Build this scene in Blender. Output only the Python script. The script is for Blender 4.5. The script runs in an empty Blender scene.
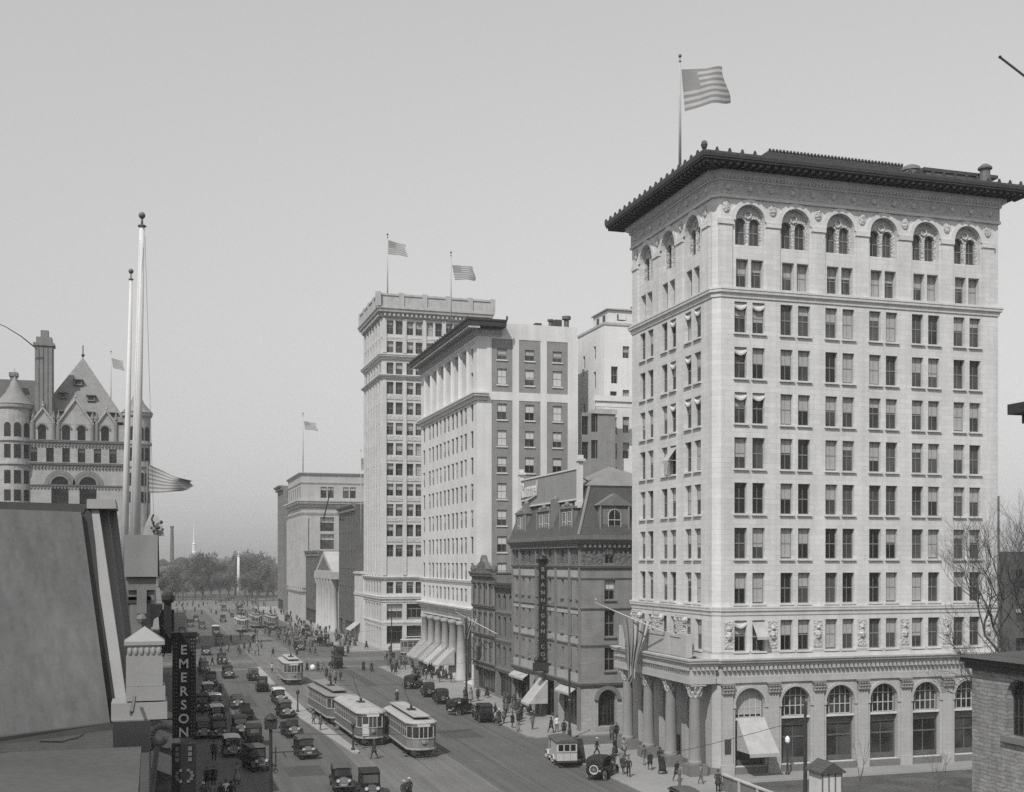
import bpy, math, random
from mathutils import Vector, Matrix
random.seed(7)
R = math.radians
scene = bpy.context.scene
COL = scene.collection
F, CAMZ, YAW = 1170.0, 18.5, R(17)
S, C = math.sin(YAW), math.cos(YAW)

# ---- survey helpers: read a real position off the photograph's perspective ----
def gp(px, py, z=0.0):
    t = (CAMZ - z) * F / (py - 560.0); u = (px - 512) / F
    return (t * (S + C * u), t * (C - S * u))
def onX(px, X):                      # the Y where a sight line meets the plane X
    u = (px - 512) / F; return X / (S + C * u) * (C - S * u)
def onY(px, Y):
    u = (px - 512) / F; return Y / (C - S * u) * (S + C * u)
def zat(py, X, Y): return CAMZ + (560 - py) * (S * X + C * Y) / F

# ---------------------------------------------------------------- materials ----
def new_mat(name):
    m = bpy.data.materials.new(name); m.use_nodes = True
    nt = m.node_tree; b = nt.nodes['Principled BSDF']
    return m, nt, b
def mat(name, g, rough=.8, var=.12, scale=.6, spec=.3, brick=None, streak=.0, bump=0.0, bscale=8, fine=.06, metal=0.0, ystreak=0.0, distort=0.0, sscale=(1.3, .07)):
    """grey procedural surface: patchy noise + fine grain, optional coursing (w, h, mortar, contrast), streaks, relief"""
    m, nt, b = new_mat(name); N, L = nt.nodes, nt.links
    b.inputs['Roughness'].default_value = rough
    b.inputs['Specular IOR Level'].default_value = spec
    b.inputs['Metallic'].default_value = metal
    geo = N.new('ShaderNodeNewGeometry')
    n1 = N.new('ShaderNodeTexNoise'); n1.inputs['Scale'].default_value = scale; n1.inputs['Detail'].default_value = 4
    n2 = N.new('ShaderNodeTexNoise'); n2.inputs['Scale'].default_value = scale * 14; n2.inputs['Detail'].default_value = 2
    L.new(geo.outputs['Position'], n1.inputs['Vector']); L.new(geo.outputs['Position'], n2.inputs['Vector'])
    def math_(op, a, b_):
        x = N.new('ShaderNodeMath'); x.operation = op
        for i, q in enumerate((a, b_)):
            if isinstance(q, (int, float)): x.inputs[i].default_value = q
            else: L.new(q, x.inputs[i])
        return x.outputs[0]
    f = math_('ADD', math_('MULTIPLY', math_('SUBTRACT', n1.outputs['Fac'], .5), var * 4),
              math_('MULTIPLY', math_('SUBTRACT', n2.outputs['Fac'], .5), fine * 4))
    if streak:
        mp = N.new('ShaderNodeMapping'); mp.inputs['Scale'].default_value = (sscale[0], sscale[0], sscale[1])
        n3 = N.new('ShaderNodeTexNoise'); n3.inputs['Scale'].default_value = 1.0; n3.inputs['Detail'].default_value = 5
        L.new(geo.outputs['Position'], mp.inputs['Vector']); L.new(mp.outputs[0], n3.inputs['Vector'])
        f = math_('ADD', f, math_('MULTIPLY', math_('SUBTRACT', n3.outputs['Fac'], .5), streak * 4))
    if ystreak:
        mp = N.new('ShaderNodeMapping'); mp.inputs['Scale'].default_value = (1.6, .035, 1)
        n3 = N.new('ShaderNodeTexNoise'); n3.inputs['Scale'].default_value = 1.0; n3.inputs['Detail'].default_value = 6
        L.new(geo.outputs['Position'], mp.inputs['Vector']); L.new(mp.outputs[0], n3.inputs['Vector'])
        f = math_('ADD', f, math_('MULTIPLY', math_('SUBTRACT', n3.outputs['Fac'], .5), ystreak * 4))
    hgt = None
    if brick:
        sx = N.new('ShaderNodeSeparateXYZ'); L.new(geo.outputs['Position'], sx.inputs[0])
        cx = N.new('ShaderNodeCombineXYZ')
        L.new(math_('ADD', sx.outputs[0], sx.outputs[1]), cx.inputs[0]); L.new(sx.outputs[2], cx.inputs[1])
        bt = N.new('ShaderNodeTexBrick')
        bt.inputs['Scale'].default_value = 1; bt.inputs['Brick Width'].default_value = brick[0]
        bt.inputs['Row Height'].default_value = brick[1]; bt.inputs['Mortar Size'].default_value = brick[2]
        bt.inputs['Color1'].default_value = (1, 1, 1, 1); bt.inputs['Color2'].default_value = (1 - brick[3] * .55,) * 3 + (1,)
        bt.inputs['Mortar'].default_value = (1 - brick[3],) * 3 + (1,)
        if distort:
            nd = N.new('ShaderNodeTexNoise'); nd.inputs['Scale'].default_value = 1.7; L.new(geo.outputs['Position'], nd.inputs['Vector'])
            vm = N.new('ShaderNodeVectorMath'); vm.operation = 'MULTIPLY_ADD'; vm.inputs[1].default_value = (distort * 3, distort * 1.2, 0); L.new(nd.outputs['Color'], vm.inputs[0]); L.new(cx.outputs[0], vm.inputs[2]); L.new(vm.outputs[0], bt.inputs['Vector'])
        else: L.new(cx.outputs[0], bt.inputs['Vector'])
        sc = N.new('ShaderNodeSeparateColor'); L.new(bt.outputs['Color'], sc.inputs[0])
        f = math_('ADD', f, math_('SUBTRACT', sc.outputs[0], 1.0))
        hgt = bt.outputs['Fac']
    v = math_('MULTIPLY', math_('MAXIMUM', math_('ADD', f, 1.0), .08), g)
    cc = N.new('ShaderNodeCombineColor')
    for i in range(3): L.new(v, cc.inputs[i])
    L.new(cc.outputs[0], b.inputs['Base Color'])
    if bump:
        vt = N.new('ShaderNodeTexVoronoi'); vt.inputs['Scale'].default_value = bscale
        L.new(geo.outputs['Position'], vt.inputs['Vector'])
        bp = N.new('ShaderNodeBump'); bp.inputs['Strength'].default_value = bump; bp.inputs['Distance'].default_value = .1
        L.new(vt.outputs['Distance'], bp.inputs['Height']); L.new(bp.outputs[0], b.inputs['Normal'])
    return m
M = {}
M['limestone'] = mat('limestone', .57, var=.08, scale=.22, brick=(1.25, .44, .022, .18), streak=.1, fine=.04)
M['limestone_trim'] = mat('limestone_trim', .54, var=.09, scale=.6, streak=.12, fine=.03)
M['limestone_dirty'] = mat('limestone_dirty', .38, var=.12, scale=.8, streak=.1)
M['limestone_falloff'] = mat('limestone_falloff', .40, var=.07, scale=.4, brick=(1.25, .44, .022, .14), streak=.07, fine=.03)  # tower stone with exposure falloff at the bottom put into its darker grey
M['coping_stone'] = mat('coping_stone', .26, var=.1, scale=1.5, streak=.06, fine=.05)
M['band_stone'] = mat('band_stone', .34, var=.12, scale=.8, streak=.08)
M['bronze'] = mat('bronze', .10, var=.25, scale=2)
M['granite'] = mat('granite', .21, var=.08, scale=1.2, streak=.1)
M['plinth'] = mat('plinth', .16, var=.12, scale=1.2)
M['carved'] = mat('carved', .44, var=.2, scale=3, bump=.9, bscale=5)
M['carved_dark'] = mat('carved_dark', .12, var=.45, scale=3, bump=1.0, bscale=3)
M['tile'] = mat('tile', .06, var=.2, scale=2, rough=.6)
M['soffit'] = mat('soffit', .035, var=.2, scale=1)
M['painted_white'] = mat('painted_white', .56, var=.08, scale=.3, streak=.09, fine=.03)
M['paint_worn'] = mat('paint_worn', .52, var=.12, scale=.5, streak=.12, brick=(.25, .08, .008, .06))
M['terracotta_white'] = mat('terracotta_white', .50, var=.08, scale=.4, brick=(1.0, .42, .02, .1), streak=.05)
M['rear_white'] = mat('rear_white', .64, var=.06, scale=.3, streak=.06, brick=(.9, .35, .012, .05))
M['mansard_stone'] = mat('mansard_stone', .22, var=.16, scale=.6, brick=(.8, .3, .015, .12), streak=.1)
M['bank_stone'] = mat('bank_stone', .36, var=.1, scale=.4, streak=.08)
M['slate_light'] = mat('slate_light', .2, var=.12, scale=.8, brick=(.4, .22, .02, .25), rough=.6)
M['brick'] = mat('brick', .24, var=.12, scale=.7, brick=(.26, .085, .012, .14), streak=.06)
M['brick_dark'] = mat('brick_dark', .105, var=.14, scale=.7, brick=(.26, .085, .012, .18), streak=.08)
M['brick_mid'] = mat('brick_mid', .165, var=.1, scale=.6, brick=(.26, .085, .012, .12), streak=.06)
M['brownstone'] = mat('brownstone', .34, var=.14, scale=.5, distort=.12, brick=(.95, .4, .03, .22), streak=.08)
M['brownstone_trim'] = mat('brownstone_trim', .17, var=.14, scale=1, streak=.08)
M['slate'] = mat('slate', .08, var=.12, scale=.8, brick=(.4, .22, .02, .25), rough=.6)
M['copper'] = mat('copper', .2, var=.12, scale=.6, rough=.6, streak=.05)
M['roof_metal'] = mat('roof_metal', .15, var=.16, scale=.8, rough=.6, streak=.16, fine=.08, sscale=(6, .35))
M['deck'] = mat('deck', .08, var=.14, scale=.5, fine=.12)
M['tar_patch'] = mat('tar_patch', .06, var=.15, scale=.5, fine=.08)
M['tar'] = mat('tar', .06, var=.2, scale=1)
M['church_stone'] = mat('church_stone', .27, var=.18, distort=.22, scale=1.5, brick=(.74, .23, .03, .45), streak=.1, fine=.22)
M['frame_mid'] = mat('frame_mid', .20, var=.05)
M['frame_light'] = mat('frame_light', .45, var=.05)
M['frame_dark'] = mat('frame_dark', .05, var=.1)
M['blind_mid'] = mat('blind_mid', .34, var=.1, scale=3)
M['blind_light'] = mat('blind_light', .50, var=.08, scale=3)
M['canvas'] = mat('canvas', .36, var=.12, scale=1.5, streak=.1)
M['canvas_dark'] = mat('canvas_dark', .20, var=.12, scale=2)
M['iron'] = mat('iron', .035, var=.2, scale=4, rough=.55)
M['iron_grey'] = mat('iron_grey', .12, var=.15, scale=3, rough=.6)
M['white_paint'] = mat('white_paint', .55, rough=.95, spec=.1, var=.06, scale=1, streak=.06)
M['ball_dark'] = mat('ball_dark', .12, var=.1, rough=.4)
M['asphalt'] = mat('asphalt', .092, var=.12, scale=.09, fine=.06, rough=.9, ystreak=.2)
M['setts'] = mat('setts', .13, var=.12, scale=.2, fine=.12, ystreak=.22)
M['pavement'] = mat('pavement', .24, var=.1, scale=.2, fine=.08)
M['pavement_shade_tone'] = mat('pavement_shade_tone', .09, var=.12, scale=.3, fine=.08)  # pavement copy for the shaded side, shade deepened in its colour
M['kerb'] = mat('kerb', .22, var=.12, scale=1)
M['concrete'] = mat('concrete', .30, var=.1, scale=.4, fine=.06)
M['rail'] = mat('rail', .22, rough=.35, metal=.6)
M['lawn'] = mat('lawn', .075, var=.35, scale=.35, fine=.3)
M['earth'] = mat('earth', .11, var=.3, scale=.4, fine=.2)
M['bark'] = mat('bark', .09, var=.3, scale=3)
M['twig'] = mat('twig', .085, var=.3, scale=2)
M['twig_far'] = mat('twig_far', .10, var=.3, scale=.3)
M['tram_body'] = mat('tram_body', .2, var=.06, scale=1, rough=.45, spec=.4)
M['tram_side'] = mat('tram_side', .13, var=.06, scale=1, rough=.45, spec=.4)
M['tram_cream'] = mat('tram_cream', .34, var=.05, scale=1, rough=.5)
M['tram_roof'] = mat('tram_roof', .33, var=.1, scale=.7, streak=.05)
M['tram_roof_dark'] = mat('tram_roof_dark', .2, var=.12, scale=.7)
M['car_black'] = mat('car_black', .012, var=.1, rough=.35, spec=.5)
M['car_grey'] = mat('car_grey', .06, var=.1, rough=.35, spec=.5)
M['car_light'] = mat('car_light', .42, var=.07, rough=.5)
M['top_black'] = mat('top_black', .02, var=.2, scale=3, rough=.8)
M['top_grey'] = mat('top_grey', .075, var=.12, scale=3)
M['top_white'] = mat('top_white', .5, var=.08, scale=2)
M['tyre'] = mat('tyre', .04, var=.2)
M['tyre_white'] = mat('tyre_white', .40, var=.15)
M['spoke'] = mat('spoke', .22, var=.1)
M['brass'] = mat('brass', .55, rough=.25, metal=.8)
M['skin'] = mat('skin', .2, var=.05)
M['straw'] = mat('straw', .42, var=.05)
for k, g in (('cloth_black', .022), ('cloth_dark', .04), ('cloth_grey', .10), ('cloth_mid', .19), ('cloth_light', .45), ('cloth_white', .66)):
    M[k] = mat(k, g, var=.15, scale=6)
M['flag_dark'] = mat('flag_dark', .2, var=.08, scale=2)
M['flag_canton'] = mat('flag_canton', .22, var=.08, scale=2)
M['flag_light'] = mat('flag_light', .37, var=.06, scale=2)
M['sign_black'] = mat('sign_black', .02, var=.2, rough=.5)
M['sign_letter'] = mat('sign_letter', .55, var=.06)
M['sign_dim'] = mat('sign_dim', .22, var=.1)
M['board_grey'] = mat('board_grey', .25, var=.12, scale=.4, streak=.1)
M['lamp_glass'] = mat('lamp_glass', .82, var=.03, rough=.3)
M['hill'] = mat('hill', .10, var=.2, scale=.01)
def glass(name, g, rough):
    m, nt, b = new_mat(name)
    N, L = nt.nodes, nt.links
    geo = N.new('ShaderNodeNewGeometry'); n = N.new('ShaderNodeTexNoise'); n.inputs['Scale'].default_value = .35
    L.new(geo.outputs['Position'], n.inputs['Vector'])
    mr = N.new('ShaderNodeMapRange'); mr.inputs['From Min'].default_value = .35; mr.inputs['From Max'].default_value = .65
    mr.inputs['To Min'].default_value = g * .4; mr.inputs['To Max'].default_value = g * 1.7
    L.new(n.outputs['Fac'], mr.inputs['Value'])
    cc = N.new('ShaderNodeCombineColor')
    for i in range(3): L.new(mr.outputs[0], cc.inputs[i])
    L.new(cc.outputs[0], b.inputs['Base Color'])
    b.inputs['Roughness'].default_value = rough; b.inputs['Specular IOR Level'].default_value = .5
    return m
M['pane'] = glass('pane', .045, .06)
M['pane_dark'] = glass('pane_dark', .012, .1)

# ------------------------------------------------------------ mesh building ----
KIDS = {}
SPLIT = {'pilaster', 'archivolt', 'tracery', 'cartouche', 'carved_panel', 'boss', 'sill', 'crest', 'shop_panel', 'brick_panel', 'shop_pier', 'chimney_pier', 'gable', 'pinnacle', 'post', 'step', 'roof_vent', 'spandrel', 'louvre', 'bogie', 'pillar', 'bracket', 'antefix'}
class MB:
    def __init__(s, m=0): s.v = []; s.f = []; s.mi = []; s.m = m; s.T = None
    def p(s, x, y, z):
        v = Vector((x, y, z))
        if s.T is not None: v = s.T @ v
        s.v.append(v); return len(s.v) - 1
    def face(s, pts): s.f.append([s.p(*q) for q in pts]); s.mi.append(s.m)
    def fi(s, ids): s.f.append(list(ids)); s.mi.append(s.m)
    def box(s, x0, y0, z0, x1, y1, z1):
        if x0 > x1: x0, x1 = x1, x0
        if y0 > y1: y0, y1 = y1, y0
        if z0 > z1: z0, z1 = z1, z0
        a = [s.p(x, y, z) for z in (z0, z1) for x, y in ((x0, y0), (x1, y0), (x1, y1), (x0, y1))]
        for q in ((0, 3, 2, 1), (4, 5, 6, 7), (0, 1, 5, 4), (1, 2, 6, 5), (2, 3, 7, 6), (3, 0, 4, 7)):
            s.fi([a[i] for i in q])
    def path(s, pts, rs, n=6, cap=True):
        pts = [Vector(p) for p in pts]; prev = None
        if isinstance(rs, (int, float)): rs = [rs] * len(pts)
        ref = None
        for i, p in enumerate(pts):
            d = (pts[min(i + 1, len(pts) - 1)] - pts[max(i - 1, 0)])
            d = d.normalized() if d.length > 1e-9 else Vector((0, 0, 1))
            if ref is None: ref = Vector((1, 0, 0)) if abs(d.x) < .8 else Vector((0, 1, 0))
            a = (ref - d * ref.dot(d)); a = a.normalized() if a.length > 1e-6 else d.orthogonal().normalized()
            b = d.cross(a); ref = a
            ring = [s.p(*(p + (a * math.cos(k * 2 * math.pi / n) + b * math.sin(k * 2 * math.pi / n)) * rs[i])) for k in range(n)]
            if prev:
                for k in range(n): s.fi((prev[k], prev[(k + 1) % n], ring[(k + 1) % n], ring[k]))
            elif cap: s.fi(ring[::-1])
            prev = ring
        if cap: s.fi(prev)
    def tube(s, a, b, r0, r1=None, n=6, cap=True): s.path([a, b], [r0, r0 if r1 is None else r1], n, cap)
    def lathe(s, prof, n=12, cx=0, cy=0, cz=0, a0=0, a1=2 * math.pi):
        full = abs(a1 - a0 - 2 * math.pi) < 1e-6; k = n if full else n + 1; prev = None
        for r, z in prof:
            ring = [s.p(cx + r * math.cos(a0 + (a1 - a0) * i / n), cy + r * math.sin(a0 + (a1 - a0) * i / n), cz + z) for i in range(k)]
            if prev:
                for i in range(n): s.fi((prev[i], prev[(i + 1) % k], ring[(i + 1) % k], ring[i]))
            prev = ring
    def prism(s, poly, z0, z1):
        a = [s.p(x, y, z0) for x, y in poly]; b = [s.p(x, y, z1) for x, y in poly]; n = len(poly)
        s.fi(a[::-1]); s.fi(b)
        for i in range(n): s.fi((a[i], a[(i + 1) % n], b[(i + 1) % n], b[i]))
    def extx(s, poly, y0, y1):      # polygon in (x, z) extruded along y
        a = [s.p(x, y0, z) for x, z in poly]; b = [s.p(x, y1, z) for x, z in poly]; n = len(poly)
        s.fi(a); s.fi(b[::-1])
        for i in range(n): s.fi((a[(i + 1) % n], a[i], b[i], b[(i + 1) % n]))
    def exty(s, poly, x0, x1):      # polygon in (y, z) extruded along x
        a = [s.p(x0, y, z) for y, z in poly]; b = [s.p(x1, y, z) for y, z in poly]; n = len(poly)
        s.fi(a); s.fi(b[::-1])
        for i in range(n): s.fi((a[(i + 1) % n], a[i], b[i], b[(i + 1) % n]))
    def sphere(s, c, r, n=10, sz=1.0):
        m = max(4, n // 2)
        s.lathe([(max(1e-3, r * math.sin(math.pi * i / m)), -r * sz * math.cos(math.pi * i / m)) for i in range(m + 1)], n, *c)
    def sweep(s, path, prof, closed=False):
        """moulding profile [(out, z)] carried along a plan path, outward to the right of travel"""
        P = [Vector(q) for q in path]; n = len(P); rings = []
        for i in range(n):
            def nrm(a, b): d = (b - a).normalized(); return Vector((d.y, -d.x))
            if closed: n1, n2 = nrm(P[i - 1], P[i]), nrm(P[i], P[(i + 1) % n])
            else:
                n1 = nrm(P[i - 1], P[i]) if i else nrm(P[0], P[1]); n2 = nrm(P[i], P[i + 1]) if i < n - 1 else n1
            mt = (n1 + n2) / (1 + n1.dot(n2))
            rings.append([s.p(P[i].x + mt.x * o, P[i].y + mt.y * o, z) for o, z in prof])
        k = len(prof)
        for i in range(n if closed else n - 1):
            a, b = rings[i], rings[(i + 1) % n]
            for j in range(k): s.fi((a[j], b[j], b[(j + 1) % k], a[(j + 1) % k]))
        if not closed: s.fi(rings[0]); s.fi(rings[-1][::-1])
    def dentils(s, path, out, z0, z1, w, gap):
        for a, b in zip(path[:-1], path[1:]):
            a, b = Vector(a), Vector(b); d = b - a; L = d.length; d.normalize(); nr = Vector((d.y, -d.x)); k = int(L / (w + gap))
            for i in range(k):
                q = a + d * ((i + .5) * L / k)
                c = [q - d * w / 2 - nr * .05, q + d * w / 2 - nr * .05, q + d * w / 2 + nr * out, q - d * w / 2 + nr * out]
                s.prism([(v.x, v.y) for v in c][::-1], z0, z1)
    def mesh(s, name, mats, off=None, smooth=False):
        me = bpy.data.meshes.new(name)
        o = off or Vector((0, 0, 0))
        me.from_pydata([v - o for v in s.v], [], s.f)
        for m in (mats if isinstance(mats, (list, tuple)) else [mats]): me.materials.append(M[m])
        if any(s.mi): me.polygons.foreach_set('material_index', s.mi)
        if smooth: me.polygons.foreach_set('use_smooth', [True] * len(s.f))
        me.update(); return me
    def build(s, name, mats, root=None, smooth=False):
        off = None
        if name in SPLIT and root is not None:
            cl = s.clusters()
            if 1 < len(cl) <= 100: return [q.build1(name, mats, root, smooth) for q in cl][0]
            if len(cl) > 100: return tag(s.build1(name, mats, root, smooth), kind='stuff')
        return s.build1(name, mats, root, smooth)
    def clusters(s):
        """the separate pieces of a run of repeated parts: primitives whose boxes touch belong together"""
        par_ = list(range(len(s.v)))
        def fd(a):
            while par_[a] != a: par_[a] = par_[par_[a]]; a = par_[a]
            return a
        for f in s.f:
            for i in f[1:]: par_[fd(i)] = fd(f[0])
        bx = {}
        for i, v in enumerate(s.v):
            r = fd(i); b = bx.setdefault(r, [v.x, v.y, v.z, v.x, v.y, v.z])
            for k in range(3): b[k] = min(b[k], v[k]); b[k + 3] = max(b[k + 3], v[k])
        ks = list(bx); e = .02
        for i, a in enumerate(ks):
            A = bx[a]
            for c in ks[i + 1:]:
                B = bx[c]
                if all(A[k] <= B[k + 3] + e and B[k] <= A[k + 3] + e for k in range(3)): par_[fd(a)] = fd(c)
        out = {}
        for f, m in zip(s.f, s.mi): out.setdefault(fd(f[0]), []).append((f, m))
        res = []
        for L_ in out.values():
            q = MB(); mp = {}
            for f, m in L_:
                ids = []
                for i in f:
                    if i not in mp: mp[i] = len(q.v); q.v.append(s.v[i])
                    ids.append(mp[i])
                q.f.append(ids); q.mi.append(m)
            res.append(q)
        return res
    def build1(s, name, mats, root=None, smooth=False):
        off = None
        if root is not None:
            off = Vector(root.location); q = root.parent
            while q is not None: off = off + q.location; q = q.parent
        me = s.mesh(name, mats, off, smooth)
        o = bpy.data.objects.new(name, me); COL.objects.link(o); par(o, root); return o
def par(o, root):
    if root is not None: o.parent = root; KIDS.setdefault(root.name, []).append(o)
def tag(o, label=None, cat=None, group=None, kind=None):
    if label: o['label'] = label
    if cat: o['category'] = cat
    if group: o['group'] = group
    if kind: o['kind'] = kind
    return o
def thing(name, label, cat, loc=(0, 0, 0), rz=0, group=None):
    o = bpy.data.objects.new(name, None); COL.objects.link(o); o.location = loc; o.rotation_euler = (0, 0, rz)
    o.empty_display_size = .3
    return tag(o, label, cat, group)
def inst(name, me, root, loc=(0, 0, 0), rz=0):
    o = bpy.data.objects.new(name, me); COL.objects.link(o); o.location = loc; o.rotation_euler = (0, 0, rz); par(o, root); return o
def copy_tree(o, parent=None):
    c = o.copy(); COL.objects.link(c)
    if parent is not None: par(c, parent)
    for ch in KIDS.get(o.name, []): copy_tree(ch, c)
    return c
def text_into(mb, body, size, T, depth=.03, shear=0.0, squash=1.0):
    """lettering as real extruded geometry; T maps x along, y up"""
    cu = bpy.data.curves.new('t', 'FONT'); cu.body = body; cu.size = size; cu.extrude = depth; cu.shear = shear
    cu.align_x = 'CENTER'; cu.align_y = 'CENTER'; cu.resolution_u = 3; cu.offset = size * .018
    o = bpy.data.objects.new('t', cu); COL.objects.link(o)
    dg = bpy.context.evaluated_depsgraph_get(); me = bpy.data.meshes.new_from_object(o.evaluated_get(dg))
    b = len(mb.v)
    for v in me.vertices: mb.v.append(T @ Vector((v.co.x * squash, v.co.y, v.co.z)))
    for p in me.polygons: mb.f.append([b + i for i in p.vertices]); mb.mi.append(mb.m)
    bpy.data.objects.remove(o); bpy.data.curves.remove(cu); bpy.data.meshes.remove(me)

# ------------------------------------------------------------------ facades ----
class Bld:
    """walls with real openings; every window is a child with pane and blind"""
    def __init__(s, name, label, cat, loc):
        s.root = thing(name, label, cat, (loc[0], loc[1], 0)); s.wins = []; s.w = MB()
    def part(s, name, mats, mb, smooth=False, root=None): return mb.build(name, mats, root or s.root, smooth)
    def facade(s, A, ang, W, z0, z1, ops=(), depth=.32, mb=None, din=0.0):
        mb = mb or s.w; ca, sa = math.cos(R(ang)), math.sin(R(ang))
        def P(u, d, z): return (A[0] + u * ca - (d + din) * sa, A[1] + u * sa + (d + din) * ca, z)
        us = sorted({0, W} | {round(q, 4) for o in ops for q in (o['u0'], o['u1'])})
        zs = sorted({z0, z1} | {round(q, 4) for o in ops for q in (o['z0'], o['z1'])})
        hole = set()
        for o in ops:
            i0, i1 = us.index(round(o['u0'], 4)), us.index(round(o['u1'], 4)); j0, j1 = zs.index(round(o['z0'], 4)), zs.index(round(o['z1'], 4))
            hole |= {(i, j) for i in range(i0, i1) for j in range(j0, j1)}
        for j in range(len(zs) - 1):          # merge runs of solid cells along u
            i = 0
            while i < len(us) - 1:
                if (i, j) in hole: i += 1; continue
                k = i
                while k + 1 < len(us) - 1 and (k + 1, j) not in hole: k += 1
                mb.face((P(us[i], 0, zs[j]), P(us[k + 1], 0, zs[j]), P(us[k + 1], 0, zs[j + 1]), P(us[i], 0, zs[j + 1]))); i = k + 1
        for o in ops:
            u0, u1, a, b = o['u0'], o['u1'], o['z0'], o['z1']; d = o.get('depth', depth)
            if o.get('arch'):
                r = (u1 - u0) / 2; uc = (u0 + u1) / 2; sp = b - r; k = 10
                arc = [(uc - r * math.cos(math.pi * i / k), sp + r * math.sin(math.pi * i / k)) for i in range(k + 1)]
                for i in range(k):
                    x0, y0 = arc[i]; x1, y1 = arc[i + 1]
                    mb.face((P(x0, 0, y0), P(x1, 0, y1), P(x1, 0, b), P(x0, 0, b)))
                    mb.face((P(x0, 0, y0), P(x0, d, y0), P(x1, d, y1), P(x1, 0, y1)))
                top = sp
            else:
                mb.face((P(u0, 0, b), P(u0, d, b), P(u1, d, b), P(u1, 0, b))); top = b
            mb.face((P(u0, 0, a), P(u0, d, a), P(u0, d, top), P(u0, 0, top)))
            mb.face((P(u1, 0, a), P(u1, 0, top), P(u1, d, top), P(u1, d, a)))
            mb.face((P(u0, 0, a), P(u1, 0, a), P(u1, d, a), P(u0, d, a)))
            if o.get('style', 'dh') != 'none':
                q = P((u0 + u1) / 2, d - .02, a)
                s.wins.append(dict(loc=q, ang=ang, w=u1 - u0, h=b - a, arch=bool(o.get('arch')), **{k: o[k] for k in o if k in ('style', 'blind', 'awn', 'bm', 'fr')}))
    def finish_windows(s, frame='frame_mid', blindmat='blind_mid', glassmat='pane', limit=100, roll=.5):
        t = lambda w: S * w['loc'][0] + C * w['loc'][1]
        s.wins.sort(key=lambda w: -w['w'] * w['h'] / t(w) ** 2)
        rest = MB()
        for i, w in enumerate(s.wins):
            bl = w.get('blind')
            if bl is None: bl = random.choice((0, 0, .3, .45, .5, .5, .62, .95)) if random.random() < roll * 2 else 0
            st = w.get('style', 'dh'); fr = w.get('fr', frame); bm = w.get('bm', blindmat)
            if i < limit:
                key = (round(w['w'], 2), round(w['h'], 2), w['arch'], st, fr)
                gv = glassmat if random.random() < .6 else 'pane_dark'; key2 = key + (gv,)
                if ('p', key2) not in WC:
                    fm, pm = MB(), MB(); win_frame(fm, w['w'], w['h'], w['arch'], st); win_pane(pm, w['w'], w['h'], w['arch'])
                    WC['f', key] = fm.mesh('window', fr); WC['p', key2] = pm.mesh('pane', gv)
                loc = Vector(w['loc']) - s.root.location
                wo = inst('window', WC['f', key], s.root, loc, R(w['ang'])); inst('pane', WC['p', key2], wo)
                if bl and not w['arch']:
                    bk = ('b', round(w['w'], 2), round(w['h'], 2), bl, bm)
                    if bk not in WC:
                        q = MB(); q.face(((-w['w'] / 2, .03, w['h'] * (1 - bl)), (w['w'] / 2, .03, w['h'] * (1 - bl)), (w['w'] / 2, .03, w['h']), (-w['w'] / 2, .03, w['h'])))
                        WC[bk] = q.mesh('blind', bm)
                    inst('blind', WC[bk], wo)
                if w.get('awn'):
                    ak = ('a', round(w['w'], 2), w['awn'])
                    if ak not in WC: q = MB(); awning_geo(q, w['w'], w['h'], w['awn']); WC[ak] = q.mesh('awning', 'canvas' if w['awn'] == 2 else 'blind_light')
                    inst('awning', WC[ak], wo)
            else:
                rest.T = Matrix.Translation(w['loc']) @ Matrix.Rotation(R(w['ang']), 4, 'Z')
                rest.m = 0; win_frame(rest, w['w'], w['h'], w['arch'], st); rest.m = 1; win_pane(rest, w['w'], w['h'], w['arch'])
                if bl and not w['arch']:
                    rest.m = 2; rest.face(((-w['w'] / 2, .03, w['h'] * (1 - bl)), (w['w'] / 2, .03, w['h'] * (1 - bl)), (w['w'] / 2, .03, w['h']), (-w['w'] / 2, .03, w['h'])))
        if rest.f:
            rest.T = None; tag(rest.build('window', [frame, glassmat, blindmat], s.root), kind='stuff')
WC = {}
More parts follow.
